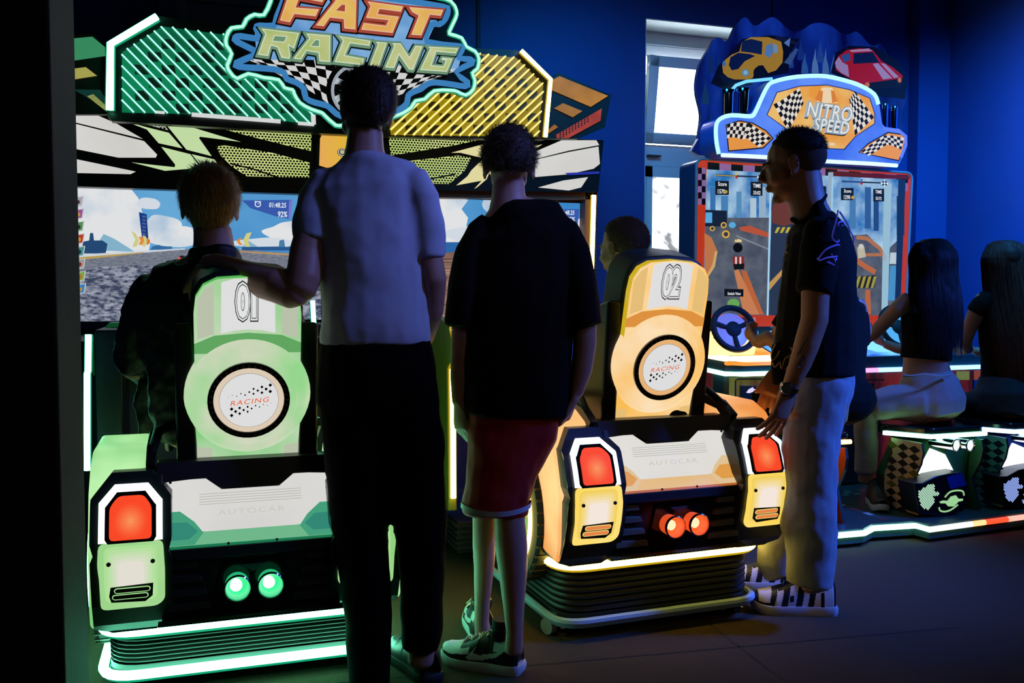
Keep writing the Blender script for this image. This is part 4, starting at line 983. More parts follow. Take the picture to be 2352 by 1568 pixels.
qq([(1661, 663), (1705, 664), (1705, 681), (1661, 680)], '#0c1018', .0125); qq(disc((1682, 697), 14, 20, 11), '#6cae58', .0125); qq(disc((1682, 699), 12, 20, 9), '#a8dc90', .0122)
# divider, lane 2
qq([(1766, 396), (1770, 396), (1762, 724), (1758, 724)], '#a8d4f0', .014, 1)
qq([(1771, 460), (1830, 460), (1850, 724), (1764, 724)], '#2c3a54', .008); qq([(1772, 470), (1815, 462), (1850, 500), (1800, 520), (1772, 512)], '#703c34', .009)
for i in range(6): qq([(1783+i*12, 522), (1790+i*12, 522), (1783+i*12, 535), (1777+i*12, 535)], '#c8b83c' if i % 1 == 0 else '#222', .010)
qq([(1764, 650), (1795, 618), (1800, 625), (1764, 668)], '#c89c58', .010)
qq([(1900, 396), (1912, 396), (1908, 500), (1898, 500)], '#9cb4cc', .009)
# lane 3
qq([(1908, 408), (1911, 408), (1905, 724), (1901, 724)], '#9cccec', .012, 1)
for x, y, h, w_, c in ((1950, 455, 70, 14, '#4c80b8'), (1985, 430, 95, 14, '#34609c'), (2005, 440, 90, 12, '#244c84'), (2058, 450, 90, 18, '#204070')):
    qq([(x, y), (x+w_, y), (x+w_, y+h), (x, y+h)], c, .006)
qq([(1906, 560), (1960, 540), (1990, 538), (2030, 580), (2072, 540), (2064, 724), (1903, 724)], rd, .008)
pth = [(1965, 545), (1990, 548), (2018, 570), (2030, 590), (2028, 600)]
stroke(m, fn, T(pth), .026, G('#b8764c', .85), .010); stroke(m, fn, T([(1975, 585), (2025, 585)]), .02, G('#b8764c', .85), .0105); stroke(m, fn, T([(1962, 596), (1985, 612), (2008, 625)]), .035, G('#c06c3c', .85), .011)
qq([(1963, 635), (2010, 632), (2006, 660), (1963, 662)], '#242418', .011)
for i in range(4): qq([(1968+i*12, 635), (1975+i*12, 634), (1967+i*12, 661), (1961+i*12, 661)], '#a89c3c', .0115)
qq([(1966, 568), (1982, 566), (1986, 590), (1968, 594)], '#c8c0a8', .012); qq(disc((1975, 566), 6, 12), '#d8d4cc', .0125)
qq([(1985, 665), (1996, 665), (1998, 722), (1984, 722)], '#c86c3c', .0112, .8)
qq([(2028, 420), (2046, 422), (2036, 722), (2022, 722)], '#a0c8dc', .010); qq([(2042, 580), (2060, 580), (2058, 606), (2040, 606)], '#c8d8e0', .012); qq([(2042, 610), (2056, 610), (2052, 690), (2036, 690)], '#4c98d0', .0115)
qq([(2060, 413), (2077, 413), (2064, 724), (2052, 724)], '#14305c', .013)
W_ = G('#e8ecf0', .95); D_ = G('#10181f', .9)
def box_(x0, y0, x1, y1): qq([(x0, y0), (x1, y0), (x1, y1), (x0, y1)], D_, .015)
def tx(s, x, y, h, sx=.8):
    u = fn.uv(x, y); text(m, fn, s, u[0], u[1], h, W_, .0165, sx=sx, bold=.02)
box_(1640, 416, 1671, 448); tx('Score', 1656, 423, .024); tx('1570', 1653, 440, .026)
box_(1721, 418, 1748, 450); tx('TIME', 1735, 427, .024); tx('33:02', 1735, 443, .022)
box_(1928, 432, 1957, 460); tx('Score', 1943, 439, .022); tx('1290', 1941, 453, .025)
box_(2002, 434, 2027, 463); tx('TIME', 2014, 441, .022); tx('33:72', 2014, 456, .02)
box_(1882, 428, 1894, 450); tx('Switch View', 1683, 674, .018, .75); tx('1370', 1692, 553, .016)
for x0, x1, y, c in ((1641, 1736, 401, '#c8a848'), (1930, 2020, 415, '#2858a8')):
    qq([(x0, y), (x1, y+4), (x1, y+7), (x0, y+4)], '#1c2838', .0142); qq([(x0, y+1), ((x0+x1)/2, y+3), ((x0+x1)/2, y+5), (x0, y+3)], c, .0148)
    qq([((x0+x1)/2-4, y-3), ((x0+x1)/2+4, y-3), ((x0+x1)/2, y+3)], '#e8c040' if x0 < 1800 else '#3c6cd0', .0152); qq(disc(((x0+x1)/2, y+7), 3, 10), '#c82828', .0152)
    for i in range(3):
        for j in range(3):
            X, Y_ = x1+8+(i-j)*3.2, y+4+(i+j)*3.2-4; qq([(X, Y_-2.6), (X+2.6, Y_), (X, Y_+2.6), (X-2.6, Y_)], '#e8ecf0' if (i+j) % 2 == 0 else '#182028', .015)
for x in (1664, 1952): qq(disc((x+(0 if x < 1800 else 3), 441+(0 if x < 1800 else 13)), 4, 12), '#c8a030', .0168)
m.build('screen', nit)
# ---- flame board
kb = lambda L: [(1440+x/3.336, y/3.336) for x, y in L]
fb_ = FY(5.06)
board = kb([(560, 1190), (548, 1060), (568, 880), (536, 730), (532, 620), (560, 490), (620, 385), (668, 302), (712, 290), (752, 318), (792, 290), (830, 205), (880, 142), (918, 137), (962, 190), (1000, 193), (1050, 160), (1108, 131), (1162, 155), (1235, 225), (1310, 242), (1365, 215), (1420, 182), (1498, 176), (1570, 202), (1640, 252), (1700, 264), (1750, 241), (1795, 268), (1850, 332), (1898, 352), (1942, 331), (1980, 385), (2018, 455), (2080, 482), (2112, 560), (2140, 700), (2132, 800), (2100, 900), (2085, 1230), (1400, 1210)])
bp_ = [tuple(v[:2]) for v in smoothpath([(x, y, 0) for x, y in board], 3, True)]
bp_ = fb_.P(bp_)
FLM = gloww('flame_print', '#060a5c', '#1848d8', .5, 2.6, 4, .35, .75, (2.4, 1, .7), light=True)
m = MB(); m.prism(fb_, bp_, -.03, 0, FLM, mat('board_edge', '#4a4870', .4)); m.build('flame_board', nit)
m = MB()
def fl(L, c, w, s=.6): m.poly(fb_, fb_.P(kb(L)), G(c, s), w)
rg = random.Random(5)
for x, y, h, c in ((1360, 560, 160, '#3c78d8'), (1440, 560, 190, '#6ca0f0'), (1520, 570, 200, '#5c90e8'), (1250, 520, 150, '#2858c0'), (1580, 590, 180, '#4c80e0'), (640, 560, 260, '#183c98'), (600, 800, 200, '#1c5090'), (700, 640, 200, '#10509c'), (1700, 470, 130, '#2450b0'), (1330, 460, 170, '#1c44b0'), (2040, 640, 160, '#183c90'), (640, 1130, 300, '#1450a0'), (590, 1150, 200, '#107a80'), (1480, 480, 180, '#2c5cc8')):
    m.poly(fb_, fb_.P(kb([(x-26, y), (x-20, y-h*.4), (x-6, y-h*.7), (x+4, y-h), (x+8, y-h*.6), (x+24, y-h*.3), (x+28, y)])), G(c, .38), .0015)
# yellow rounded car
fl([(640, 640), (700, 500), (740, 470), (880, 300), (1100, 270), (1320, 300), (1240, 420), (1240, 560), (1000, 600), (860, 680), (760, 690)], '#060c2c', .002)
fl([(735, 560), (728, 500), (750, 460), (800, 420), (860, 395), (880, 320), (950, 285), (1080, 285), (1180, 320), (1195, 400), (1190, 480), (1140, 540), (1080, 560), (1040, 500), (1000, 505), (960, 600), (860, 630), (780, 600)], '#b88c38', .003)
fl([(880, 315), (950, 300), (1035, 320), (1030, 420), (950, 405), (870, 395)], '#10245c', .004); fl([(1050, 420), (1065, 350), (1110, 330), (1120, 400), (1090, 445)], '#5c8cd0', .004); fl([(1120, 335), (1150, 350), (1155, 400), (1125, 410)], '#7ca4d8', .004)
fl([(790, 440), (850, 405), (940, 415), (980, 430), (900, 470), (850, 530), (800, 540), (778, 500)], '#0c1c54', .004)
fl(disc((905, 558), 28, 16), '#5ca0d0', .005); fl(disc((905, 558), 17, 16), '#a0d0e8', .006); fl(disc((742, 490), 14, 12, 22), '#4c80c0', .005)
fl([(700, 570), (820, 610), (960, 610), (960, 650), (860, 670), (740, 640)], '#081840', .005); fl(disc((1010, 560), 45, 16, 50), '#081030', .0045); fl([(1200, 330), (1250, 290), (1240, 360)], '#5c8cd8', .004)
fl([(1200, 480), (1290, 370), (1310, 380), (1250, 500)], '#3c5c9c', .004); fl([(1140, 270), (1320, 330), (1300, 345), (1130, 300)], '#141c48', .0035)
# red striped car
fl([(1560, 560), (1600, 400), (1700, 350), (1900, 360), (2080, 470), (2145, 620), (2130, 760), (1950, 720), (1700, 620)], '#060c2c', .002)
fl([(1590, 480), (1620, 430), (1680, 385), (1780, 370), (1880, 385), (1950, 470), (2040, 520), (2110, 580), (2100, 640), (1850, 680), (1740, 620), (1700, 600), (1600, 540)], '#b01830', .003)
fl([(1592, 480), (1620, 435), (1650, 480), (1690, 500), (1700, 590), (1640, 560), (1600, 520)], '#a890d0', .0035)
fl([(1735, 410), (1880, 400), (1930, 480), (1730, 490)], '#0c1c50', .004); fl([(1640, 430), (1700, 405), (1710, 460), (1660, 480)], '#2c58a8', .0045); fl([(1700, 385), (1850, 372), (1880, 392), (1720, 400)], '#c090c8', .004)
fl([(1880, 490), (1920, 485), (2030, 600), (1960, 610)], '#b098d8', .004); fl([(1940, 485), (1975, 490), (2080, 590), (2045, 600)], '#b098d8', .004)
fl([(1820, 640), (2110, 600), (2100, 670), (1850, 690)], '#10142c', .0045); fl(disc((1838, 650), 18, 14, 20), '#d88058', .005); fl(disc((2085, 615), 15, 14, 20), '#d88058', .005); fl([(1760, 640), (1850, 700), (2130, 720), (2120, 760), (1900, 730), (1780, 680)], '#080c20', .004)
m.build('car_artwork', nit)
# ---- front sign frame
fs_ = FY(4.86)
sf = kb([(712, 1195), (668, 1090), (664, 970), (695, 905), (790, 872), (925, 880), (960, 860), (1010, 760), (1060, 655), (1110, 615), (1250, 582), (1400, 570), (1530, 574), (1680, 608), (1800, 650), (1905, 715), (1935, 800), (1955, 950), (1985, 978), (2080, 985), (2145, 1035), (2148, 1110), (2110, 1210), (2078, 1275), (1850, 1262), (1300, 1222), (900, 1200)])
sfr = rnd(fs_.P(sf), .03, 3)
m = MB(); m.prism(fs_, sfr, -.16, 0, gloww('sign_blue', '#3c6cf0', '#6494ff', .95, 3, light=True), BLU); m.build('sign_frame', nit)
m = MB()
i0 = [kb([(700, 1180), (682, 1090), (678, 975), (706, 915), (795, 884), (940, 892), (975, 868), (1022, 765), (1072, 665), (1118, 628), (1255, 595), (1400, 583), (1530, 587), (1675, 620), (1790, 660), (1890, 722), (1922, 800)])][0]
m.tube([fs_.pt(*fs_.uv(*p), .006) for p in [tuple(v[:2]) for v in smoothpath([(x, y, 0) for x, y in i0], 3)]], .012, glow('#a0f8f0', 1.6, True), 8)
m.tube([fs_.pt(*fs_.uv(*p), .006) for p in kb([(1965, 985), (2075, 1000), (2130, 1045), (2132, 1110), (2095, 1205)])], .010, glow('#5c7cff', 1.1, True), 8)
m.tube([fs_.pt(*fs_.uv(*p), .010) for p in kb([(720, 1190), (900, 1197), (1040, 1205), (1300, 1222), (1500, 1236), (1870, 1256), (2060, 1270)])], .012, glow('#c0fff0', 1.6, True), 8)
m.tube([fs_.pt(*fs_.uv(*p), -.12) for p in kb([(885, 660), (920, 620), (1000, 590), (1200, 570)])], .010, glow('#7cd8ff', 1.1, True), 8)
m.build('neon_outline', nit, smooth=True)
m = MB()
def sp_(L, c, w, s=.88): m.poly(fs_, fs_.P(kb(L)), c if not isinstance(c, str) else glow(c, s, False), w)
OR = gloww('nitro_orange', '#f0a040', '#f6c878', .88, 4, light=True)
mainp = [(1076, 880), (1150, 712), (1320, 664), (1530, 655), (1700, 690), (1855, 755), (1893, 870), (1893, 945), (1745, 1045), (1660, 1140), (1480, 1132), (1250, 1005)]
sp_([(1068, 880), (1145, 706), (1320, 656), (1530, 647), (1704, 683), (1862, 750), (1901, 870), (1901, 949), (1750, 1050), (1668, 1148), (1478, 1140), (1245, 1012)], '#2c3c88', .0015); sp_(mainp, OR, .0025)
Lp = [(763, 960), (860, 930), (960, 948), (1060, 1005), (1112, 1060), (1040, 1128), (782, 1152)]; sp_([(755, 955), (860, 921), (965, 940), (1066, 998), (1124, 1060), (1045, 1138), (774, 1162)], '#141c40', .0015); sp_(Lp, '#f09c48', .0025)
Rp = [(1782, 1166), (1850, 1105), (2000, 1020), (2100, 1034), (2130, 1062), (2110, 1140), (2080, 1226)]; sp_([(1770, 1168), (1846, 1096), (1998, 1010), (2104, 1026), (2140, 1058), (2118, 1146), (2084, 1236)], '#141c40', .0015); sp_(Rp, '#f09c48', .0025)
CWt = '#eae4da'
def flag(P0, P1, P2, P3, nu, nv, amp, w=.004, bound=None):
    for i in range(nu):
        for j in range(nv):
            q = []
            for (s, t) in ((i, j), (i+1, j), (i+1, j+1), (i, j+1)):
                s /= nu; t /= nv
                x = (P0[0]*(1-s)+P1[0]*s)*(1-t)+(P3[0]*(1-s)+P2[0]*s)*t; y = (P0[1]*(1-s)+P1[1]*s)*(1-t)+(P3[1]*(1-s)+P2[1]*s)*t
                q.append((x, y+amp*sin(s*5)))
            if bound and not all(inside(p, bound) for p in q): continue
            sp_(q, CWt if (i+j) % 2 else '#1c1c24', w, .88 if (i+j) % 2 else .6)
flag((1120, 800), (1320, 680), (1350, 800), (1230, 1000), 8, 6, 6)
flag((1700, 760), (1745, 700), (1890, 900), (1745, 1040), 7, 7, 0)
flag((765, 955), (940, 935), (900, 1060), (765, 1060), 7, 4, -8); flag((940, 945), (1105, 1060), (1010, 1130), (890, 1040), 7, 4, 0)
flag((1790, 1160), (1960, 1040), (1985, 1110), (1850, 1195), 6, 4, 0); flag((1960, 1040), (2120, 1050), (2100, 1140), (1985, 1110), 6, 4, -6)
sp_([(1490, 670), (1570, 672), (1610, 790), (1450, 790)], '#f6dcb4', .0035); sp_([(1440, 760), (1470, 690), (1500, 700), (1490, 790)], '#e0853c', .0038); sp_([(1560, 690), (1585, 700), (1610, 780), (1570, 790)], '#e0853c', .0038)
sp_([(1515, 1092), (1590, 1094), (1590, 1116), (1515, 1114)], '#f4d8b0', .004)
m.build('lit_artwork', nit)
m = MB(); G1_ = mat('nitro_letter_edge', '#b0bcc4', .4, em='#a0b4c0', es=.55); Wl = glow('#f0efe8', .9, True)
for s, x, y, h, rot in (('NITRO', 1530, 860, .092, -.05), ('SPEED', 1545, 970, .080, -.05)):
    u = fs_.uv(*kb([(x, y)])[0])
    text(m, fs_, s, u[0]+.003, u[1]-.004, h, mat('nitro_letter_shadow', '#3c4c58', .5), .010, shear=.2, sx=.83, rot=rot, bold=.07, spacing=1.06)
    text(m, fs_, s, u[0], u[1], h, G1_, .012, ex=.012, shear=.2, sx=.83, rot=rot, bold=.045, spacing=1.06)
    text(m, fs_, s, u[0], u[1], h, Wl, .0265, shear=.2, sx=.83, rot=rot, bold=.0, spacing=1.06)
m.build('sign_lettering', nit)
# chrome exhaust stubs
CHB = mat('blue_chrome', '#9fb4e0', .12, 1)
for px_, py_, r, h in ((771, 690, .042, .17), (893, 680, .042, .17), (1965, 800, .035, .18), (2040, 820, .035, .18)):
    c = FY(4.93).pt(*FY(4.93).uv(*kb([(px_, py_)])[0]))
    m = MB(); m.lathe(c, (0, 0, -1), [(r*.8, .02), (r, 0), (r*1.04, .004), (r*.97, .03), (r*.93, h), (r*.8, h+.02)], CHB, 28); m.build('chrome_stub', nit, smooth=True)
# ---- console
zc = OY(1720, 846, 4.45).z; YC = 4.45
ORG = gloww('console_orange', '#f07a1c', '#ffc468', 1.7, 3, light=True); BLG = gloww('console_blue', '#1c50f0', '#6cc0ff', 1.6, 3, light=True)
def con(x, y, z): return Vector((x, y, z))
xl_, xr_ = OY(1685, 846, YC).x, OY(2262, 830, 4.5).x
xa_ = OY(1618, 790, 4.8).x
pl_ = [(xa_, 4.9), (xa_, 4.78), (xl_-.03, 4.50), (xl_+.05, YC), (xr_-.05, YC), (xr_, 4.52), (xr_, 4.9)]
FZ_ = Fr((0, 0, 0), (1, 0, 0), (0, 1, 0))
m = MB(); m.prism(FZ_, pl_, zc-.02, zc+.05, mat('console_rim', '#183848', .4)); m.build('console_top', nit, bevel=.006)
m = MB(); m.prism(FZ_, [(x+(.03 if x < 3.3 else -.03), y+.05) for x, y in pl_], .1, zc-.02, mat('console_body', '#123038', .5)); m.build('console_body', nit)
m = MB(); m.tube([(x, y-.008, zc-.03) for x, y in pl_[1:4]]+[(3.1, YC-.008, zc-.03)], .013, glow('#a0ffdc', 4.5, True), 8)
m.tube([(3.1, YC-.008, zc-.03), (3.75, YC-.008, zc-.03)], .013, glow('#ff90e8', 2, True), 8); m.tube([(3.75, YC-.008, zc-.03), (xr_-.05, YC-.008, zc-.03), (xr_, 4.52, zc-.03), (xr_, 4.85, zc-.03)], .013, glow('#70c0ff', 4.5, True), 8)
m.build('console_neon', nit, smooth=True)
m = MB(); m.tube([(x, y, zc+.055) for x, y in pl_[1:4]]+[(3.12, YC, zc+.055)], .016, glow('#ffc880', 9, True), 8); m.tube([(x+.01, y-.01, zc+.028) for x, y in pl_[1:4]]+[(3.12, YC-.01, zc+.028)], .012, glow('#ff9a30', 1.0, True), 6); m.build('console_light_rim', nit, smooth=True)
for k, (xc, mt) in enumerate(((2.82, ORG), (3.4, BLG), (3.95, BLG))):
    a = xc-.26 if k else xa_+.05
    m = MB(); fc = Fr((0, YC+.03, zc+.052), (1, 0, 0), (0, 1, .28))
    if k == 0: m.prism(fc, [(a+.0, .30), (xl_+.06, .02), (xc+.28, .02), (xc+.28, .40), (a, .40)], -.01, .002, ORG)
    else: m.prism(fc, [(a, .02), (xc+.27, .02), (xc+.27, .40), (a, .40)], -.01, .002, mt)
    m.build('lit_deck', nit)
    m = MB(); m.prism(fc, [(xc-.20, .16), (xc-.13, .05), (xc+.15, .05), (xc+.2, .12), (xc+.16, .36), (xc-.14, .36)], .0, .05, glow('#ffd088' if k == 0 else '#70b8ff', 1.8, True)); m.build('wheel_mount', nit, bevel=.012)
    m = MB(); ctr = Vector((xc-.0, 4.50, zc+.22)); ax = Vector((-.05, -1, .42)).normalized(); u = Vector((1, 0, 0)); u = (u-ax*u.dot(ax)).normalized(); w = ax.cross(u)
    m.tube([ctr+(u*cos(t)+w*sin(t))*.125 for t in [2*pi*i/36 for i in range(36)]], .017, RUB, 10, closed=True)
    for t in (.1*pi, .9*pi, 1.5*pi): m.tube([ctr-ax*.02, ctr+(u*cos(t)+w*sin(t))*.12], .015, RUB, 8)
    m.lathe(ctr-ax*.04, ax, [(0, 0), (.045, 0), (.045, .04), (.03, .05), (0, .05)], RUB, 20); m.tube([ctr-ax*.02, ctr-ax*.2], .035, RUB, 10)
    wl = m.build('steering_wheel', nit, smooth=True)
    m = MB(); m.lathe(ctr-ax*.03, ax, [(0, .02), (.055, .02), (.1, .012), (.104, 0), (0, 0)], glow('#6f7cf0' if k == 0 else '#58b8ff', .9, True), 28); m.build('dial_light', wl, smooth=True)
# coloured lamps under the screen
m = MB(); fz = FY(4.92)
m.prism(fz, fz.P([(1616, 752), (1770, 750), (1770, 772), (1616, 776)]), -.05, -.002, BK)
for i in range(16):
    u = fz.uv(1622+i*7.2+(10 if i > 6 else 0), 766)
    m.poly(fz, [(u[0]-.009, u[1]-.01), (u[0]+.009, u[1]-.01), (u[0]+.004, u[1]+.016), (u[0]-.003, u[1]+.012)], glow('#1fae9c', .8), .001); m.poly(fz, disc((u[0], u[1]+.012), .003, 6), glow('#a8f0e8', 1), .002)
m.build('bezel_lamps', nit)
# printed console front
m = MB(); ff = FY(YC+.047)
m.poly(ff, [(xl_-.0, .12), (xl_+.62, .12), (xl_+.62, zc-.05), (xl_, zc-.05)], gloww('flame_panel', '#5a1c0c', '#7c8038', .55, 3.2, 5, .4, .62, (3, 1, .6), light=True), .003)
m.poly(ff, [(xl_+.9, .12), (xr_-.1, .12), (xr_-.1, zc-.05), (xl_+.9, zc-.05)], gloww('flame_panel_r', '#300c20', '#8c2c2c', .5, 3.2, 5, .4, .62, (3, 1, .6), light=True), .003)
s1 = ff.P([(1690, 868), (1775, 868), (1775, 940), (1690, 940)])
stroke(m, ff, ff.P([(1688, 960), (1688, 874), (1694, 870), (1790, 870)]), .010, BLACK, .006); m.prism(ff, ff.P([(1698, 885), (1742, 886), (1742, 950), (1698, 950)]), .004, .014, BLACK)
m.poly(ff, ff.P([(1710, 901), (1716, 893), (1726, 888), (1727, 892), (1732, 893), (1728, 898), (1718, 902)]), glow('#dcd0ff', 1.1), .016)
u = fr
stroke(m, ff, ff.P([(1960, 872), (2030, 872)]), .008, BLACK, .006); m.prism(ff, ff.P([(1976, 880), (2004, 880), (2004, 930), (1976, 930)]), .004, .014, BLACK); m.poly(ff, ff.P([(1981, 889), (1990, 882), (1997, 886), (1990, 890)]), glow('#dcd0ff', 1.1), .016)
m.poly(ff, ff.P([(2195, 852), (2225, 852), (2225, 872), (2195, 872)]), glow('#7c8c4c', .6), .006); m.poly(ff, ff.P([(2235, 850), (2262, 848), (2262, 870), (2235, 872)]), glow('#9c4c3c', .6), .006)
m.build('console_front_print', nit)
fsd = Fr((xa_+.03, 4.83, 0), (xl_-xa_, -.28, 0), (0, 0, 1))
m = MB(); m.prism(fsd, fsd.P([(1606, 812), (1660, 848), (1674, 852), (1674, 960), (1598, 960)]), -.01, .012, gloww('flame_panel', '#5a1c0c', '#7c8038', .55, 3.2, 5, .4, .62, (3, 1, .6), light=True))
m.poly(fsd, fsd.P([(1598, 940), (1602, 890), (1612, 872), (1628, 878), (1640, 900), (1655, 935), (1655, 960), (1598, 960)]), mat('printed_car', '#8c1c28', .4, em='#8c1c28', es=.3), .014)
m.poly(fsd, fsd.P([(1612, 885), (1630, 886), (1640, 908), (1614, 908)]), mat('printed_window', '#141c24', .3), .016); m.poly(fsd, fsd.P([(1625, 910), (1640, 912), (1652, 938), (1636, 936)]), glow('#c8b890', .5), .016)
m.build('console_side_print', nit)
# ---- platform
PT = gloww('platform_print', '#1c3c34', '#24483c', .12, 6, 3); PLM = mat('platform_floor', '#2a4a44', .35, noise=.15, nscale=8)
plt = thing('kart_platform', 'low green printed platform with neon edge under the kart machine and its stools', 'platform', (3.7, 4.3, 0))
pf = [OZ(*p, .075)[:2] for p in ((1925, 1225), (1983, 1220), (2004, 1209), (2100, 1203), (2134, 1212), (2352, 1183))]
pf = [(p[0], p[1]) for p in pf]; pf = [(2.62, pf[0][1]+.01)]+pf+[(4.9, pf[-1][1]-.0)]
m = MB(); m.prism(FZ_, pf+[(4.9, 5.15), (2.62, 5.15)], .02, .09, PLM); m_top = m
m = MB(); seg = lambda a, b, c: m.tube([(x, y-.006, .068) for x, y in pf[a:b]], .014, glow(c, 4.5, True), 8)
seg(0, 6, '#b4fff0'); x5, y5 = pf[5]; q = pf[4:7]
m.build('platform_neon', plt, smooth=True)
m = MB(); a0 = Vector((*pf[5], .068)); a1 = Vector((*pf[6], .068))
for t0, t1, c in ((0, .42, '#f0fff0'), (.42, .56, '#ffc080'), (.56, .80, '#ff4a28'), (.80, 1.0, '#ffa090')): m.tube([a0+(a1-a0)*t0+Vector((0, -.006, 0)), a0+(a1-a0)*t1+Vector((0, -.006, 0))], .0142, glow(c, 1.6, True), 8)
m.build('platform_neon_red', plt, smooth=True)
m = m_top
for x0 in (2.95, 3.2, 3.95, 4.2):
    for i in range(9):
        y = 3.72+i*.11; m.poly(FZ_, [(x0+i*.0, y), (x0+.035, y), (x0+.035, y+.055), (x0, y+.055)], mat('road_dash', '#b8c4b0', .5) if i % 2 else mat('road_dash_red', '#7a4038', .5), .0915)

for i in range(10):
    for j in range(3):
        if (i+j) % 2: m.poly(FZ_, [(3.1+i*.04, 4.25+j*.04), (3.14+i*.04, 4.25+j*.04), (3.14+i*.04, 4.29+j*.04), (3.1+i*.04, 4.29+j*.04)], mat('road_check', '#3a8a84', .5), .0915)
m.build('platform_deck', plt)

# ---- stools: traced once from the green one, then stood in three places
ks = lambda L: [(1900+x/5.058, 930+y/5.058) for x, y in L]
XS = 3.42
def stool(dx, label, C):
    root = thing('arcade_stool', label, 'stool', (3.62+dx, 3.95, .09), 0, 'stools of the kart machine')
    D = Vector((dx, 0, 0))
    def Bd(m, n, **k):
        m.v = [v+D for v in m.v]; return m.build(n, root, **k)
    sx_ = Fr((XS, 0, 0), (0, -1, 0), (0, 0, 1))            # left face, seen from -X
    prof = sx_.P(ks([(740, 250), (760, 560), (668, 775), (655, 1165), (1065, 1282), (985, 905), (1085, 690), (1110, 560), (1095, 300)]))
    prof = [(u, min(v, .462)) for u, v in prof]
    m = MB(); m.prism(sx_, prof, -.40, -.385, C['core'], C['sided']); Bd(m, 'side_panel'); m = MB(); m.prism(sx_, prof, -.012, 0, C['side'], C['sided'])
    # chequers on the visible face
    y0, y1 = min(p[0] for p in prof), max(p[0] for p in prof); s = .052; cl = [p for p in prof]
    eu, ev = .040, .0205
    for a in range(-12, 13):
        for b in range(-16, 17):
            u, v = (y0+y1)/2+2*a*eu*.5*2, .26+2*b*ev
            d = [(u-eu, v), (u, v-ev), (u+eu, v), (u, v+ev)]
            if v > .45 or v < .06: continue
            q = [p for p in d]
            if inside((u, v), cl) and sum(inside(p, cl) for p in d) >= 3: m.poly(sx_, d, C['chk'] if (a*7+b*3) % 5 else C['chk2'], .0015)
    Bd(m, 'side_panel')
    m = MB(); fy = Fr((0, 3.80, 0), (1, 0, 0), (0, -.25, 1)); pts = ks([(1185, 330), (1690, 330), (1640, 600), (1560, 1250), (1040, 1250), (1000, 900), (1085, 690), (1172, 500)])
    m.prism(FY(3.80), FY(3.80).P(pts), -.28, 0, C['core']); Bd(m, 'pedestal', bevel=.008)
    m = MB(); f2 = FY(3.79); m.prism(f2, f2.P(ks([(1205, 505), (1365, 570), (1470, 775), (1335, 800), (1215, 850), (1112, 908), (1055, 790)])), -.01, .003, C['white']); Bd(m, 'light_panel')
    m = MB(); f3 = FY(3.69)
    bk = ks([(1010, 905), (1110, 905), (1250, 830), (1400, 800), (1560, 775), (1645, 965), (1590, 1235), (1330, 1290), (1070, 1262)])
    m.prism(f3, f3.P(bk), -.12, 0, GLOSS, BLACK); m.poly(f3, f3.P(ks([(1385, 835), (1560, 785), (1625, 930), (1430, 975)])), mat('navy_gloss', '#0c2c78', .25), .001); Bd(m, 'engine_block', bevel=.006)
    m = MB(); cells = f3.P(ks([(1060, 1000), (1200, 910), (1250, 930), (1250, 1000), (1300, 1010), (1275, 1060), (1230, 1060), (1240, 1120), (1180, 1215), (1100, 1190), (1050, 1040)]))
    us = [p[0] for p in cells]; vs_ = [p[1] for p in cells]; g = .0088*.9
    for a in range(14):
        for b in range(14):
            u, v = min(us)+(a-b)*g*.9+.05, min(vs_)+(a+b)*g*.85-.01
            if inside((u, v), cells): m.poly(f3, [(u-g*.74, v), (u, v-g*.70), (u+g*.74, v), (u, v+g*.70)], C['grid'], .002)
    Bd(m, 'grid_light')
    m = MB(); S_ = lambda L: stroke(m, f3, f3.P(ks([tuple(v[:2]) for v in smoothpath([(x, y, 0) for x, y in L], 4)])), .0085, C['swirl'], .003)
    S_([(1362, 1070), (1420, 1010), (1500, 990), (1570, 1000), (1585, 1050)]); S_([(1515, 1155), (1440, 1210), (1370, 1235), (1310, 1225), (1295, 1185)])
    m.poly(f3, f3.P(ks([(1300, 1120), (1340, 1105), (1390, 1110), (1430, 1060), (1490, 1045), (1520, 1085), (1575, 1085), (1570, 1110), (1520, 1120), (1470, 1175), (1400, 1175), (1370, 1140), (1310, 1140)])), C['swirl'], .003); Bd(m, 'swirl_light')
    for px_ in (1490, 1650):
        c = FY(3.66).pt(*FY(3.66).uv(*ks([(px_, 465)])[0])); m = MB()
        m.lathe(c, (.12, -1, .0), [(.026, -.14), (.028, 0), (.033, .008), (.030, .012), (.024, 0), (.020, -.02), (0, -.03)], CHROME, 24); m.lathe(c, (.12, -1, 0), [(0, -.004), (.022, -.004), (.024, .002), (0, .008)], C['bulb'], 20); Bd(m, 'headlight', smooth=True)
    m = MB(); zs = .515
    q = [OZ(*p, .5) for p in ks([(1200, 335), (1780, 292)])]; xf0, yf_ = q[0].x, q[0].y; xf1 = q[1].x
    hexp = [(xf0-.13, yf_+.20), (xf0, yf_), (xf1, yf_), (xf1+.10, yf_+.18), (xf1, yf_+.42), (xf0, yf_+.42)]
    m.prism(FZ_, rnd(hexp, .03, 3), .47, .53, GLOSS); Bd(m, 'seat', bevel=.012)
    m = MB(); hs = [(xf0-.136, yf_+.19), (xf0-.006, yf_-.004), (xf1+.004, yf_-.004)]
    m.tube([(x, y-.006, .487) for x, y in hs], .0115, C['neon'], 8); Bd(m, 'seat_neon', smooth=True)
    return root
stool(0, 'kart machine stool with green neon rim, under the black-haired woman', dict(side=mat('side_peach', '#d8b088', .5), sided=BLACK, chk=mat('side_black', '#181410', .4), chk2=mat('side_olive', '#6a6420', .4), core=mat('ped_green', '#2c5c40', .4), white=glow('#f0fff4', 2.2, True), grid=glow('#c0f0d0', .9, True), swirl=glow('#a8e0a0', .85), bulb=glow('#e8fff0', 1.2, True), neon=glow('#90ffc8', 6, True)))
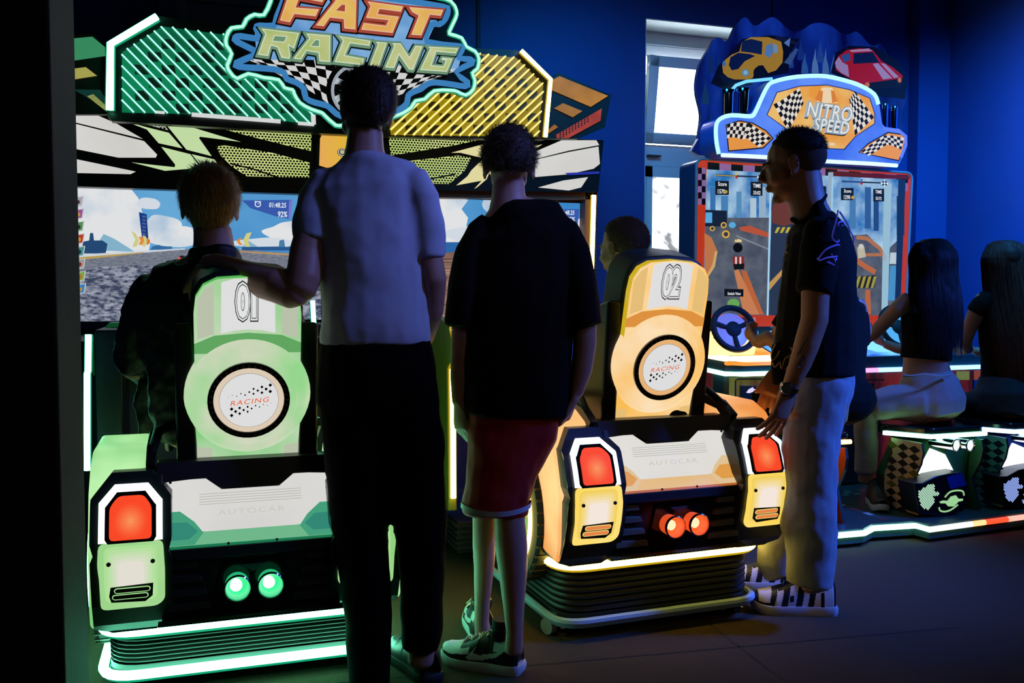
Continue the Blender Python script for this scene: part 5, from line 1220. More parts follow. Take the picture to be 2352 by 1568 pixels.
stool(.545, 'kart machine stool with blue neon rim, under the brown-haired woman', dict(side=mat('side_cyan', '#7cc8d0', .5), sided=BLACK, chk=mat('side_navy', '#0c2c3c', .4), chk2=mat('side_blue', '#1c6a90', .4), core=mat('ped_blue', '#1c3c8c', .4), white=glow('#dfe8ff', 2.2, True), grid=glow('#9cb4ff', .95, True), swirl=glow('#a8b8ff', .9), bulb=glow('#c8d8ff', 1.2, True), neon=glow('#90c0ff', 6, True)))
stool(-.845, 'kart machine stool with orange neon rim, behind the man in grey sweatpants', dict(side=mat('side_orange', '#a8541c', .5), sided=BLACK, chk=mat('side_black', '#181410', .4), chk2=mat('side_black', '#181410', .4), core=mat('ped_orange', '#b85818', .4), white=glow('#ffd8a0', .9, True), grid=glow('#ffb070', .9, True), swirl=glow('#ff8c40', .9), bulb=glow('#ffb060', 5, True), neon=glow('#ffb060', 6, True)))
# ================================================================ people: shared builders
def vdir(px, py): return ray(px, py).normalized()
def ring(px, py, d, hw, ratio=1.0): return (P(px, py, d), hw*d/FPX, hw*d/FPX*ratio)
def wring(p, rw, rd=None): return (Vector(p), rw, rd if rd else rw)
class Blob:
    """closed lofts and ellipsoids fused into one continuous skin by a voxel remesh"""
    def __init__(s): s.mb = MB()
    def loft(s, rings, n=18, cap=.45, sup=2.0, ref=None):
        R_ = [r if isinstance(r[0], Vector) else ring(*r) for r in rings]; N = len(R_); vs = []
        prevw = None
        for i, (c, rw, rd) in enumerate(R_):
            a = R_[max(i-1, 0)][0]; b = R_[min(i+1, N-1)][0]; t = (b-a).normalized()
            v = ref if ref is not None else (c-CP).normalized()
            w = t.cross(v)
            if w.length < .25 and prevw is not None: w = prevw - t*prevw.dot(t)
            w.normalize()
            if prevw is not None and w.dot(prevw) < 0: w = -w
            prevw = w; u = w.cross(t).normalized()
            for j in range(n):
                x, y = cos(2*pi*j/n), sin(2*pi*j/n); e = 2/sup
                vs.append(c + w*rw*math.copysign(abs(x)**e, x) + u*rd*math.copysign(abs(y)**e, y))
        fs = [(i*n+j, i*n+(j+1) % n, (i+1)*n+(j+1) % n, (i+1)*n+j) for i in range(N-1) for j in range(n)]
        for i, k in ((0, 1), (N-1, N-2)):
            c, rw, rd = R_[i]; t = (c-R_[k][0]).normalized(); r = min(rw, rd)*cap
            b = len(vs); base = [vs[i*n+j] for j in range(n)]
            vs += [c+(p-c)*.72+t*r*.7 for p in base]; vs.append(c+t*r)
            for j in range(n):
                j2 = (j+1) % n; f = (i*n+j, i*n+j2, b+j2, b+j); g = (b+j, b+j2, b+n)
                fs.append(f if i else f[::-1]); fs.append(g if i else g[::-1])
        s.mb.add(vs, fs, RUB)
    def ball(s, c, r, R=None): s.mb.ball(c, 1, RUB, 16, sc=r, R=R)
    def build(s, name, m, parent, voxel=.006, smooth=4, disp=None):
        o = s.mb.build(name, parent, recalc=True); o.data.materials.clear(); o.data.materials.append(m)
        r = o.modifiers.new('fuse', 'REMESH'); r.mode = 'VOXEL'; r.voxel_size = voxel; r.use_smooth_shade = True
        k = o.modifiers.new('soften', 'SMOOTH'); k.iterations = smooth; k.factor = .5
        if disp:
            for q, (sc, st) in enumerate(disp):
                key = 'folds_%g' % sc; t = bpy.data.textures.get(key) or bpy.data.textures.new(key, 'CLOUDS'); t.noise_scale = sc; t.noise_depth = 1
                dm = o.modifiers.new('folds', 'DISPLACE'); dm.texture = t; dm.strength = st; dm.mid_level = .5; dm.texture_coords = 'LOCAL'
        return o
def axes(f, up=Vector((0, 0, 1))):                   # head or hand frame: columns right, forward, up
    f = Vector(f).normalized(); r = f.cross(up).normalized(); u = r.cross(f)
    return Matrix((r, f, u)).transposed()
def facing(px, py, turn, pitch=0):                   # turn: degrees left of "straight away from the camera"
    v = vdir(px, py); v = Vector((v.x, v.y, 0)).normalized(); v = Matrix.Rotation(radians(turn), 3, 'Z') @ v
    return (v*cos(radians(pitch)) - Vector((0, 0, 1))*sin(radians(pitch))).normalized()
def head(b, c, R, s=1.0, w=1.0):
    q = lambda x, y, z: c + R@(Vector((x*w, y, z))*s)
    B = lambda p, r: b.ball(q(*p), tuple(k*s*(w if i == 0 else 1) for i, k in enumerate(r)), R)
    B((0, -.014, .034), (.074, .096, .084)); B((0, .028, -.012), (.061, .066, .085)); B((0, .026, -.068), (.051, .052, .042))
    B((0, .062, -.096), (.024, .022, .018)); B((0, .078, .020), (.046, .016, .012)); B((-.034, .055, -.03), (.026, .028, .028)); B((.034, .055, -.03), (.026, .028, .028))
    b.loft([(q(0, .084, .022), .007*s, .008*s), (q(0, .098, .002), .008*s, .010*s), (q(0, .111, -.026), .0115*s, .011*s)], 12, ref=R@Vector((0, 1, .01)))
    B((-.009, .099, -.031), (.008, .010, .007)); B((.009, .099, -.031), (.008, .010, .007))
    B((0, .088, -.053), (.021, .012, .006)); B((0, .086, -.064), (.018, .012, .007))
    for e in (-1, 1):
        Re = R @ Matrix.Rotation(e*radians(-22), 3, 'Z') @ Matrix.Rotation(radians(-8), 3, 'X')
        b.ball(q(e*.0765/w*(w), -.004, -.004), (.007*s, .018*s, .031*s), Re)
        for k in range(9):
            a = radians(-60+k*32); b.ball(q(e*.083, -.006+.016*cos(a), .0+.028*sin(a)), (.0045*s,)*3)
        b.ball(q(e*.078, .004, -.030), (.006*s, .008*s, .009*s))
def face_parts(parent, c, R, s=1.0, brow='#1c140e', w=1):
    q = lambda x, y, z: c + R@(Vector((x*w, y, z))*s)
    m = MB()
    for e in (-1, 1):
        m.ball(q(e*.031, .072, -.002), .0125*s, mat('eye_white', '#c8c4bc', .3), 14); m.ball(q(e*.031, .0795, -.002), .0062*s, mat('iris', '#2c2018', .2), 12)
    m.build('eyes', parent, smooth=True)
    m = MB()
    for e in (-1, 1): m.tube([q(e*x, y, z) for x, y, z in ((.014, .0945, .019), (.030, .0915, .024), (.046, .080, .020))], [.003*s, .0035*s, .0018*s], mat('brow'+brow, brow, .8), 6)
    m.build('eyebrows', parent, smooth=True)
    m = MB(); m.tube([q(x, .0985-abs(x)*.35, -.0585) for x in (-.020, -.01, 0, .01, .020)], .0016*s, mat('lip_line', '#6a3428', .6), 6); m.build('mouth', parent, smooth=True)
def hair(parent, c, R, s, m, thick=.012, length=.02, n=1800, up=.25, wid=.0011, curl=0, nape=-.06, seed=1, lift=0, fade=False, back=0, fringe=.055, col2=None, w=1.0, rise=0, name='hair', rnd_=.25, soft=.018):
    rg = random.Random(seed); mb = MB(); NU, NV = 36, 24
    def mask(v):
        x, y, z = v
        if y > .0: lim = .040+fringe*min(1, max(0, (y-.0)/.07))-abs(x)*.1; lim = lim if y > .02 else lim*(y/.02)+(-.0)*(1-y/.02)
        else: lim = max(nape, -.004+(nape+.004)*min(1, -(y+.004)/.05)) if y < -.004 else .0
        return max(0, min(1, (z-lim-rise*1)/soft))
    def pt(th, ph, k=1):
        d = Vector((sin(th)*cos(ph), sin(th)*sin(ph), cos(th)))
        p = Vector((d.x*.0745*w, -.014+d.y*.0965, .030+d.z*.086)); 
        if p.z < 0: p.y = p.y*(1-.12*min(1, -p.z/.05)); p.x *= 1-.12*min(1, -p.z/.06)
        mk = mask(p); th_ = thick*(1+lift*max(0, d.z))
        if fade: th_ *= min(1, max(.12, (p.z-.03)/.05))
        th_ += back*max(0, -d.y)*mk
        return p + d*(th_*mk*k - .006*(1-mk)), d, mk
    g = [[pt(pi*i/NV, 2*pi*j/NU) for j in range(NU)] for i in range(NV+1)]
    mb.add([c+R@(g[i][j][0]*s) for i in range(NV+1) for j in range(NU)], [(i*NU+j, (i+1)*NU+j, (i+1)*NU+(j+1) % NU, i*NU+(j+1) % NU) for i in range(NV) for j in range(NU)], m)
    m2 = col2 or m
    for k in range(n):
        th = math.acos(rg.uniform(-.85, 1)); ph = rg.uniform(0, 2*pi); p, d, mk = pt(th, ph, .8)
        if mk < .5: continue
        L = length*rg.uniform(.5, 1.2)*(1 if not fade else min(1, max(.15, (p.z-.02)/.06)))
        comb = Vector((0, -.55, -.8)) if p.z > .05 and p.y < .05 else Vector((0, .1, -1))
        if p.y > .04: comb = Vector((0, .6, -.3))
        t = (d*up + (comb-d*comb.dot(d))*(1-up) + Vector((rg.gauss(0, rnd_), rg.gauss(0, rnd_), rg.gauss(0, rnd_)))*(1+curl)).normalized()
        side = t.cross(d); side = side.normalized() if side.length > .01 else Vector((1, 0, 0)); pts = []
        for i in range(4):
            f = i/3; q = p + t*L*f + d*(.15*L*sin(f*pi)) + side*curl*.006*sin(f*7+k); pts.append((q, wid*(1-f*.85)))
        vs = []
        for q, w_ in pts: vs += [c+R@((q-side*w_)*s), c+R@((q+side*w_)*s)]
        mb.add(vs, [(0, 1, 3, 2), (2, 3, 5, 4), (4, 5, 7, 6)], m2 if rg.random() < .4 else m)
    return mb.build(name, parent, smooth=True, auto=180)
def hand(b, wrist, fdir, palm, size=1.0, curl=(20, 25, 28, 32), bend=18, spread=6, side=1, thumb=35, tcurl=12):
    """palm, four unequal fingers with knuckle bends and a thumb off the side; fdir = finger direction, palm = palm normal"""
    f = Vector(fdir).normalized(); pn = Vector(palm); pn = (pn-f*pn.dot(f)).normalized(); r = f.cross(pn)*side; s = size
    wrist = Vector(wrist)
    kn = wrist+f*.088*s
    b.loft([(wrist-f*.01, .026*s, .019*s), (wrist+f*.03*s, .034*s, .016*s), (wrist+f*.065*s, .041*s, .0145*s), (wrist+f*.088*s, .038*s, .012*s)], 16, ref=pn)
    L = (.092, .102, .094, .074)
    for i, (off, ln, cu) in enumerate(zip((.029, .010, -.010, -.029), L, curl)):
        ang = radians(spread*(1.5-i)); d = (f*cos(ang)+r*sin(ang)).normalized(); p = kn + r*off*s - f*.012*s - f*abs(off)*.15
        pts = [(p-d*.02*s, .0095*s, .0095*s), (p, .0095*s, .009*s)]; a = bend
        for j, (fr_, rr) in enumerate(((.45, .0088), (.32, .0080), (.23, .0072))):
            a += cu*(1, 1, .7)[j] if j else cu*.6
            ax = d*cos(radians(a))+pn*sin(radians(a)); q = pts[-1][0]+ax*ln*fr_*s; mid = (pts[-1][0]+q)/2
            pts.append((mid, rr*1.0*s, rr*s)); pts.append((q, rr*.98*s, rr*.96*s))
        b.loft(pts, 10, cap=.8)
    p = wrist+f*.022*s+r*.026*s; a = radians(thumb); d = (f*cos(a)+r*sin(a)+pn*.25).normalized(); d2 = (d+pn*sin(radians(tcurl))+f*.3).normalized()
    b.loft([(p-d*.01, .015*s, .013*s), (p+d*.026*s, .0135*s, .012*s), (p+d*.048*s, .0105*s, .0105*s), (p+d*.048*s+d2*.018*s, .0102*s, .0098*s), (p+d*.048*s+d2*.034*s, .0085*s, .0078*s)], 10, cap=.8)
def shoe(parent, heel, toe, L, W_, cols, region, name='sneaker', H=.10, sole=.032):
    """cols: dict of materials; region(t, z, lateral) names the patch at that place of the upper"""
    heel = Vector(heel); d = Vector(toe)-heel; d.z = 0; d.normalize(); r = Vector((d.y, -d.x, 0)); up = Vector((0, 0, 1))
    ww = [(0, .55), (.04, .78), (.15, .86), (.35, .80), (.55, .92), (.72, 1.0), (.86, .88), (.95, .62), (1, .30)]
    hh = [(0, .72), (.05, .98), (.12, 1.0), (.25, .86), (.38, .86), (.5, .78), (.65, .58), (.8, .46), (.92, .38), (1, .22)]
    at = lambda x, y, z: heel+d*x+r*y+up*z
    outl = []
    N = 30
    for i in range(N+1): t = i/N; outl.append((t*L, W_/2*interp(ww, t)))
    pts = outl+[(x, -y) for x, y in reversed(outl)]
    base = MB(); n = len(pts)
    lv = [(0, 1.0, .0), (sole*.3, 1.05, .0), (sole*.8, 1.06, .0), (sole, 1.02, 0)]
    vs = []
    for z, k, _ in lv: vs += [at(L/2+(x-L/2)*(1+(k-1)*.5), y*k, z+.012*max(0, (x/L-.8)/.2)**2*1.2) for x, y in pts]
    fs = [(i*n+j, i*n+(j+1) % n, (i+1)*n+(j+1) % n, (i+1)*n+j) for i in range(3) for j in range(n)]+[tuple(range(n))[::-1], tuple(3*n+j for j in range(n))]
    base.add(vs, fs, cols['sole']); sh = base.build('sole', parent, smooth=True, auto=50)
    u = MB(); NT, NA = 120, 72; vs = []
    for i in range(NT+1):
        t = i/NT; w = W_/2*interp(ww, t)*.97; h = H*interp(hh, t)
        for j in range(NA+1):
            a = pi*j/NA; cx, sz = cos(a), sin(a)
            x = w*math.copysign(abs(cx)**.7, cx)*(1-.30*sz**2*(1 if t < .5 else .4)); z = sole*.85+h*abs(sz)**.8
            vs.append(at(t*L*.985+.004, x, z+.012*max(0, (t-.8)/.2)**2*1.2))
    for i in range(NT):
        for j in range(NA):
            t = (i+.5)/NT; a = (j+.5)/NA; zz = sin(pi*a)**.8; lat = 1 if a < .5 else -1
            key = region(t, zz, lat)
            k = i*(NA+1)+j; u.v, u.f, u.m = u.v, u.f, u.m
            if not u.v: u.v = vs
            u.f.append([k, k+NA+1, k+NA+2, k+1]); u.m.append(u.mi(cols[key]))
    u.build(name, parent, smooth=True, auto=60)
    return at, d, r
def laces(parent, at, L, H, sole, m, t0=.42, t1=.68, n=6, w=.02):
    mb = MB()
    for i in range(n):
        t = t0+(t1-t0)*i/(n-1); z = sole+H*(.86-.30*(t-.36)/.3)+.004; s = 1 if i % 2 else -1
        mb.tube([at(t*L-.006*s, -w, z-.006), at(t*L, 0, z+.005), at(t*L+.006*s, w, z-.006)], .0028, m, 6)
    mb.tube([at(t0*L, .0, sole+H*.88), at(t0*L-.01, .03, sole+H*.95), at(t0*L+.02, .04, sole+H*.75)], .0025, m, 6); mb.tube([at(t0*L, .0, sole+H*.88), at(t0*L-.0, -.03, sole+H*.98), at(t0*L+.03, -.045, sole+H*.72)], .0025, m, 6)
    mb.build('laces', parent, smooth=True)
SKIN = mat('skin_pale', '#b98a72', .5, noise=.06, nscale=40, sss=.05, bump=.03, bscale=250)
SKIN2 = mat('skin_tan', '#a87458', .5, noise=.06, nscale=40, sss=.05, bump=.03, bscale=250)
DENIM = mat('black_trousers', '#0c0a06', .9, spec=.08, noise=.2, nscale=300, bump=.15, bscale=400)
BTEE = mat('black_jersey', '#0f0c07', .85, spec=.12, noise=.15, nscale=300, bump=.1, bscale=350)
def person(label, px, py, group=None):
    b = OZ(px, py, 0); return thing('person', label, 'person', (b.x, b.y, 0), 0, group)
FOLD = [(.16, .018), (.06, .005)]
# ================================================================ man in the white T-shirt, seen from behind
A = person('tall man from behind in white T-shirt and black trousers, arm around the blond boy', 900, 1580)
d = 2.85
hc = P(842, 258, d); RH = axes(facing(842, 258, 24, 8))
b = Blob(); head(b, hc, RH, 1.0)
b.loft([(840, 300, d, 40, .9), (838, 335, d, 43, .95), (838, 365, d, 50, .95), (838, 385, d, 70, .7)])
b.loft([(838, 375, d, 60, .7), (842, 400, d, 104, .42), (848, 440, d, 128, .45), (852, 520, d, 124, .52), (857, 610, d, 112, .58), (860, 700, d, 108, .6), (862, 780, d, 114, .62), (864, 850, d, 118, .62)])
b.loft([(756, 445, d, 34), (728, 500, d-.02, 40), (705, 580, d-.05, 40), (697, 640, d-.08, 40), (688, 668, d-.09, 37)])
b.loft([(690, 668, d-.09, 33), (672, 672, d-.08, 38), (640, 655, d-.06, 42), (600, 645, d-.02, 40), (560, 632, d+.02, 35), (520, 614, d+.06, 28), (492, 606, d+.09, 25), (478, 608, d+.10, 25)])
wr = P(480, 606, d+.10)
hand(b, wr, (P(438, 645, d+.20)-wr), Vector((.35, .25, -.9)), 1.12, (20, 24, 26, 28), 22, 6, 1, 30)
b.loft([(948, 445, d, 32), (978, 500, d, 36), (984, 580, d, 31), (996, 640, d, 30), (992, 710, d+.05, 28), (975, 770, d+.12, 24), (955, 810, d+.16, 22)])
wr = P(955, 812, d+.17); hand(b, wr, (P(935, 870, d+.22)-wr), Vector((-1, .2, 0)), 1.0, side=-1)
for L_ in ([(808, 880, d, 70), (818, 1000, d, 62), (826, 1180, d, 50), (840, 1350, d-.02, 44), (846, 1500, d-.04, 36), (848, 1590, d-.05, 33)], [(922, 890, d, 70), (948, 1040, d+.01, 58), (963, 1200, d+.02, 48), (970, 1350, d+.02, 42), (968, 1480, d+.02, 32), (966, 1520, d+.02, 30)]): b.loft(L_)
b.build('body', SKIN, A, .0055)
face_parts(A, hc, RH)
hair(A, hc, RH, 1.0, mat('hair_dark_brown', '#2a1c12', .6), .010, .024, 5600, .18, .0009, nape=-.075, seed=3, lift=.9, rnd_=.16, col2=mat('hair_brown_light', '#5a4028', .5))
t = Blob()
t.loft([(838, 352, d, 46, .95), (838, 368, d, 66, .8), (842, 390, d, 112, .48), (848, 430, d, 132, .52), (852, 520, d, 132, .60), (858, 610, d, 123, .66), (862, 700, d, 123, .68), (862, 765, d, 128, .7), (862, 792, d, 127, .7)], cap=.1)
t.loft([(790, 402, d, 26, .9), (752, 420, d, 42, .95), (734, 455, d, 48, 1.0), (729, 500, d-.02, 49, 1.0), (723, 553, d-.03, 46, 1.1)], cap=.1)
t.loft([(915, 400, d, 26, .9), (950, 418, d, 40, .95), (970, 455, d, 44, 1.0), (980, 520, d, 41, 1.0), (986, 592, d, 36, 1.1)], cap=.1)
t.build('t_shirt', mat('white_cotton', '#b9bcc4', .8, bump=.1, bscale=300), A, .007, 6, [(.17, .022), (.07, .007)])
t = Blob()
t.loft([(864, 772, d, 124, .64), (865, 850, d, 138, .68), (866, 920, d, 138, .64), (868, 960, d, 120, .6)], cap=.1)
t.loft([(812, 880, d, 84, .9), (820, 1000, d, 78, .9), (826, 1180, d, 64, 1), (842, 1350, d-.02, 55, 1), (847, 1480, d-.04, 50, 1.05), (850, 1585, d-.05, 47, 1.1)], cap=.1)
t.loft([(925, 890, d, 82, .9), (950, 1040, d+.01, 70, .95), (963, 1200, d+.02, 60, 1), (972, 1350, d+.02, 51, 1), (970, 1440, d+.02, 48, 1.1), (966, 1490, d+.02, 42, 1.1)], cap=.1)
t.build('trousers', DENIM, A, .008, 5, FOLD)
DSH = mat('dark_shoe', '#131614', .5)
for hl, to in ((OZ(858, 1592, 0), OZ(820, 1480, 0)), (OZ(995, 1572, 0), OZ(905, 1500, 0))):
    at, _, _ = shoe(A, hl, to, .29, .10, dict(sole=mat('dark_sole', '#1c2a24', .5), u=DSH), lambda t_, z, l: 'u'); laces(A, at, .29, .10, .032, mat('dark_lace', '#2c4038', .7))

# ================================================================ curly-haired youth in a black T-shirt and red shorts
K = person('curly-haired youth from behind in oversized black T-shirt, red shorts and black-and-white trainers', 1140, 1510)
d = 3.0
hc = P(1169, 385, d); RH = axes(facing(1169, 385, 0, 4))
b = Blob(); head(b, hc, RH, 1.0)
b.loft([(1168, 420, d, 37, .95), (1168, 450, d, 39, .95), (1170, 478, d, 48, .9), (1172, 495, d, 65, .6)])
b.loft([(1172, 485, d, 60, .6), (1190, 515, d, 100, .42), (1196, 570, d, 112, .45), (1194, 700, d, 100, .52), (1186, 850, d, 92, .6), (1180, 950, d, 98, .62), (1176, 1010, d, 95, .6)])
b.loft([(1098, 545, d, 34), (1078, 640, d, 32), (1066, 740, d, 29), (1062, 800, d, 27), (1058, 870, d, 24), (1056, 925, d, 18)])
wr = P(1056, 925, d); hand(b, wr, P(1060, 1005, d)-wr, Vector((.9, .3, 0)), .95, (14, 18, 20, 24), 10, 3, 1, 22)
b.loft([(1308, 545, d, 34), (1330, 640, d, 32), (1342, 740, d, 29), (1343, 790, d, 27), (1336, 850, d, 24), (1322, 905, d, 17)])
wr = P(1320, 905, d); hand(b, wr, P(1296, 975, d+.02)-wr, Vector((-.9, .3, 0)), .95, (22, 28, 30, 32), 14, 3, -1, 22)
b.loft([(1130, 1000, d, 50), (1116, 1120, d+.0, 36), (1112, 1190, d+.02, 27), (1112, 1250, d+.04, 27), (1112, 1300, d+.06, 24), (1108, 1370, d+.08, 19), (1106, 1425, d+.09, 17), (1110, 1455, d+.1, 20)])
b.loft([(1190, 1000, d, 52), (1180, 1120, d-.02, 42), (1170, 1190, d-.04, 36), (1174, 1250, d-.05, 38), (1178, 1310, d-.06, 34), (1180, 1390, d-.07, 25), (1182, 1450, d-.08, 20), (1180, 1495, d-.08, 22)])
b.build('body', SKIN, K, .0055)
face_parts(K, hc, RH)
hair(K, hc, RH, 1.0, mat('hair_curly', '#2c1c10', .7), .013, .022, 5200, .6, .0011, 1.2, nape=-.03, seed=5, lift=.5, col2=mat('hair_curly_light', '#5c4426', .6))
t = Blob()
t.loft([(1170, 466, d, 42, .95), (1172, 484, d, 62, .75), (1188, 505, d, 100, .48), (1200, 545, d, 128, .5), (1200, 640, d, 128, .58), (1194, 760, d, 126, .62), (1188, 860, d, 124, .64), (1184, 955, d, 123, .66)], cap=.08)
t.loft([(1125, 510, d, 26, .9), (1106, 530, d, 34, 1.0), (1086, 580, d, 39, 1.15), (1070, 660, d, 41, 1.3), (1060, 748, d, 40, 1.4)], cap=.08)
t.loft([(1275, 510, d, 26, .9), (1294, 530, d, 34, 1.0), (1315, 580, d, 39, 1.15), (1332, 660, d, 41, 1.3), (1345, 748, d, 40, 1.4)], cap=.08)
t.build('t_shirt', BTEE, K, .007, 6, [(.2, .02), (.08, .005)])
REDM = mat('red_mesh_shorts', '#b81c10', .6, bump=.1, bscale=400)
t = Blob(); t.loft([(1182, 930, d, 112, .66), (1176, 990, d, 106, .66), (1152, 1080, d-.01, 84, .8), (1140, 1150, d-.02, 77, .85), (1139, 1180, d-.02, 77, .85)], cap=.08)
t.loft([(1215, 940, d, 55, .9), (1222, 975, d-.03, 38, .8), (1205, 1030, d-.05, 22, .8), (1190, 1150, d-.06, 26, .8)], cap=.3)
t.build('shorts', REDM, K, .007, 5, FOLD)
m = MB()
def band(y0, y1, hw0, mt, dd=0):
    c0, c1 = P(1140, y0, d-.02), P(1139, y1, d-.02); v = vdir(1140, 1160); vh = Vector((v.x, v.y, 0)).normalized(); w = Vector((vh.y, -vh.x, 0)); n = 40; vs = []
    for c in (c0, c1): vs += [c+w*cos(2*pi*i/n)*(hw0*d/FPX)+vh*sin(2*pi*i/n)*(hw0*d/FPX*.86)+Vector((0, 0, .012*cos(2*pi*i/n)**2)) for i in range(n)]
    m.add(vs, [(i, (i+1) % n, n+(i+1) % n, n+i) for i in range(n)], mt)
band(1159, 1171, 80.5, mat('white_trim', '#c8cdd0', .6)); m.build('hem_stripe', K, smooth=True)
# trainers
WL = mat('white_leather', '#cfd2cc', .45); BL = mat('black_leather', '#101412', .4)
sw = [(.20, .30), (.26, .62), (.34, .80), (.36, .60), (.46, .40), (.60, .42), (.72, .52), (.60, .30), (.42, .16), (.28, .14)]
def dunk(t_, z, lat):
    if t_ > .985 or z < .06 or t_ < .06: return 'b'
    if inside((t_, z), [(.64, .26), (.52, .66), (.55, .44), (.47, .34), (.32, .42), (.10, .62), (.28, .28), (.46, .13), (.60, .14)]): return 'w'
    if t_ > .72: return 'w' if z > .46-.25*(t_-.72) else 'b'
    if t_ > .60: return 'w' if .42 < z < .74 else 'b'
    if t_ < .30: return 'w' if z > .50 and z < .90 else 'b'
    return 'b'
cols = dict(sole=mat('white_sole', '#c4cbc6', .5), w=WL, b=BL)
for hl, to, Ls in ((OZ(1199, 1545, 0), OZ(1040, 1520, 0), .275), (OZ(1112, 1482, 0), OZ(1080, 1390, 0), .285)):
    at, dv, rv = shoe(K, hl, to, Ls, .105, cols, dunk, 'trainer'); laces(K, at, Ls, .10, .032, mat('cream_lace', '#d8d8b0', .7), .38, .68, 7, .018)
    m = MB(); fh = Fr(at(.010, 0, .075), rv, (0, 0, 1))
    if fh.n.dot(dv) > 0: fh = Fr(at(.010, 0, .075), -rv, (0, 0, 1))
    fh2 = Fr(fh.o+fh.n*.004, fh.ax, fh.ay)
    m.prism(fh2, [(-.026, -.035), (.026, -.035), (.022, .028), (-.022, .028)], -.012, 0, BL); text(m, fh2, 'NIKE', 0, .012, .014, mat('white_print', '#d8dcd8', .5), .001, sx=.72, bold=.02); m.build('heel_tab', K)
    m = MB(); c = at(.06*Ls+.055, 0, .125); m.lathe(c, (0, 0, 1), [(.032, -.02), (.038, .0), (.036, .014), (.030, .016), (.028, 0)], BL, 24); m.build('collar', K, smooth=True)
    m = MB(); m.tube([at(.075, 0, .10), at(.072, 0, .165)], [.030, .028], mat('black_sock', '#0c0c0c', .9), 18); m.build('sock', K, smooth=True)

# ================================================================ man in profile, grey sweatpants
C_ = person('man in profile with shaved hair, black printed T-shirt, wristwatch and grey sweatpants', 1850, 1400)
d = 3.42
hc = P(1822, 383, d); fw_ = facing(1822, 383, 88, 9); RH = axes(fw_)
b = Blob(); head(b, hc, RH, 1.10, .95)
b.loft([(1842, 405, d, 43, 1.0), (1848, 440, d, 42, 1.05), (1857, 478, d, 42, 1.15), (1868, 508, d, 46, 1.25)])
b.loft([(1872, 525, d, 50, 1.5), (1878, 545, d, 62, 1.9), (1880, 620, d, 76, 1.6), (1876, 720, d, 80, 1.4), (1874, 820, d, 80, 1.4), (1872, 900, d, 78, 1.45), (1868, 960, d, 74, 1.5)])
da = d-.19
b.loft([(1882, 550, da, 36), (1878, 620, da-.01, 34), (1873, 670, da-.02, 32), (1871, 734, da-.03, 31), (1852, 794, da-.04, 28.5), (1838, 835, da-.04, 25), (1824, 866, da-.04, 21), (1813, 893, da-.03, 18)])
wr = P(1812, 893, da-.03); hand(b, wr, P(1783, 985, da)-wr, Vector((-.35, .9, 0)), 1.2, (8, 10, 11, 13), 8, 11, 1, 36)
df = d+.2
b.loft([(1862, 560, df, 36), (1850, 680, df, 30), (1820, 780, df, 26), (1795, 850, df-.02, 18)])
wr = P(1793, 850, df-.04); hand(b, wr, P(1770, 925, df-.06)-wr, Vector((.5, .8, 0)), 1.12, (20, 22, 24, 26), 12, 4, -1, 24)
b.loft([(1868, 950, d-.08, 62), (1862, 1080, d-.08, 48), (1860, 1200, d-.08, 40), (1862, 1300, d-.08, 30), (1868, 1350, d-.08, 26)])
b.loft([(1850, 950, d+.1, 60), (1810, 1080, d+.12, 46), (1792, 1200, d+.14, 38), (1785, 1290, d+.15, 28), (1790, 1310, d+.15, 26)])
b.build('body', SKIN2, C_, .0055, 3)
face_parts(C_, hc, RH, 1.10, '#20140c', .95)
hair(C_, hc, RH, 1.10, mat('hair_stubble', '#4e382a', .9), .0022, .003, 3000, .5, .0007, nape=-.055, seed=8, fringe=.045, w=.95, name='stubble')
hair(C_, hc, RH, 1.10, mat('hair_cropped', '#100c0a', .8),   .009, .013, 4600, .85, .0009, nape=-.01, seed=9, lift=.3, fringe=.030, w=.95, rise=.016, soft=.06)
m = MB(); m.tube([P(x, y, d+dd) for x, y, dd in smoothpath([(1819, 503, -.01), (1832, 510, -.06), (1856, 500, -.10), (1880, 474, -.09), (1894, 452, -.03), (1894, 450, .03), (1878, 468, .09), (1852, 488, .10), (1830, 500, .05)], 4, True)], .008, BTEE, 8, closed=True); m.build('collar_band', C_, smooth=True)
m = MB(); m.ball(hc+RH@Vector((-.086, .002, -.036)), .004, CHROME, 8); m.build('earring', C_, smooth=True)
t = Blob()
t.loft([(1880, 463, d, 13, 3.4), (1878, 482, d, 24, 3.0), (1876, 500, d, 34, 2.3)], cap=.2)
t.loft([(1862, 488, d, 34, 1.3), (1868, 502, d, 50, 1.5), (1876, 535, d, 68, 1.75), (1881, 600, d, 81, 1.6), (1877, 700, d, 89, 1.4), (1873, 790, d, 92, 1.35), (1872, 862, d, 88, 1.35)], cap=.08)
t.loft([(1878, 515, da+.08, 30, .9), (1882, 535, da+.02, 38, 1.0), (1884, 570, da, 43, 1.05), (1878, 630, da-.01, 44, 1.1), (1869, 672, da-.02, 42, 1.1)], cap=.08)
t.loft([(1790, 790, d-.05, 16, 1), (1795, 840, d-.05, 22, 1.2), (1800, 878, d-.05, 24, 1.4)], cap=.2)
t.build('t_shirt', BTEE, C_, .006, 6, [(.2, .014), (.07, .005)])
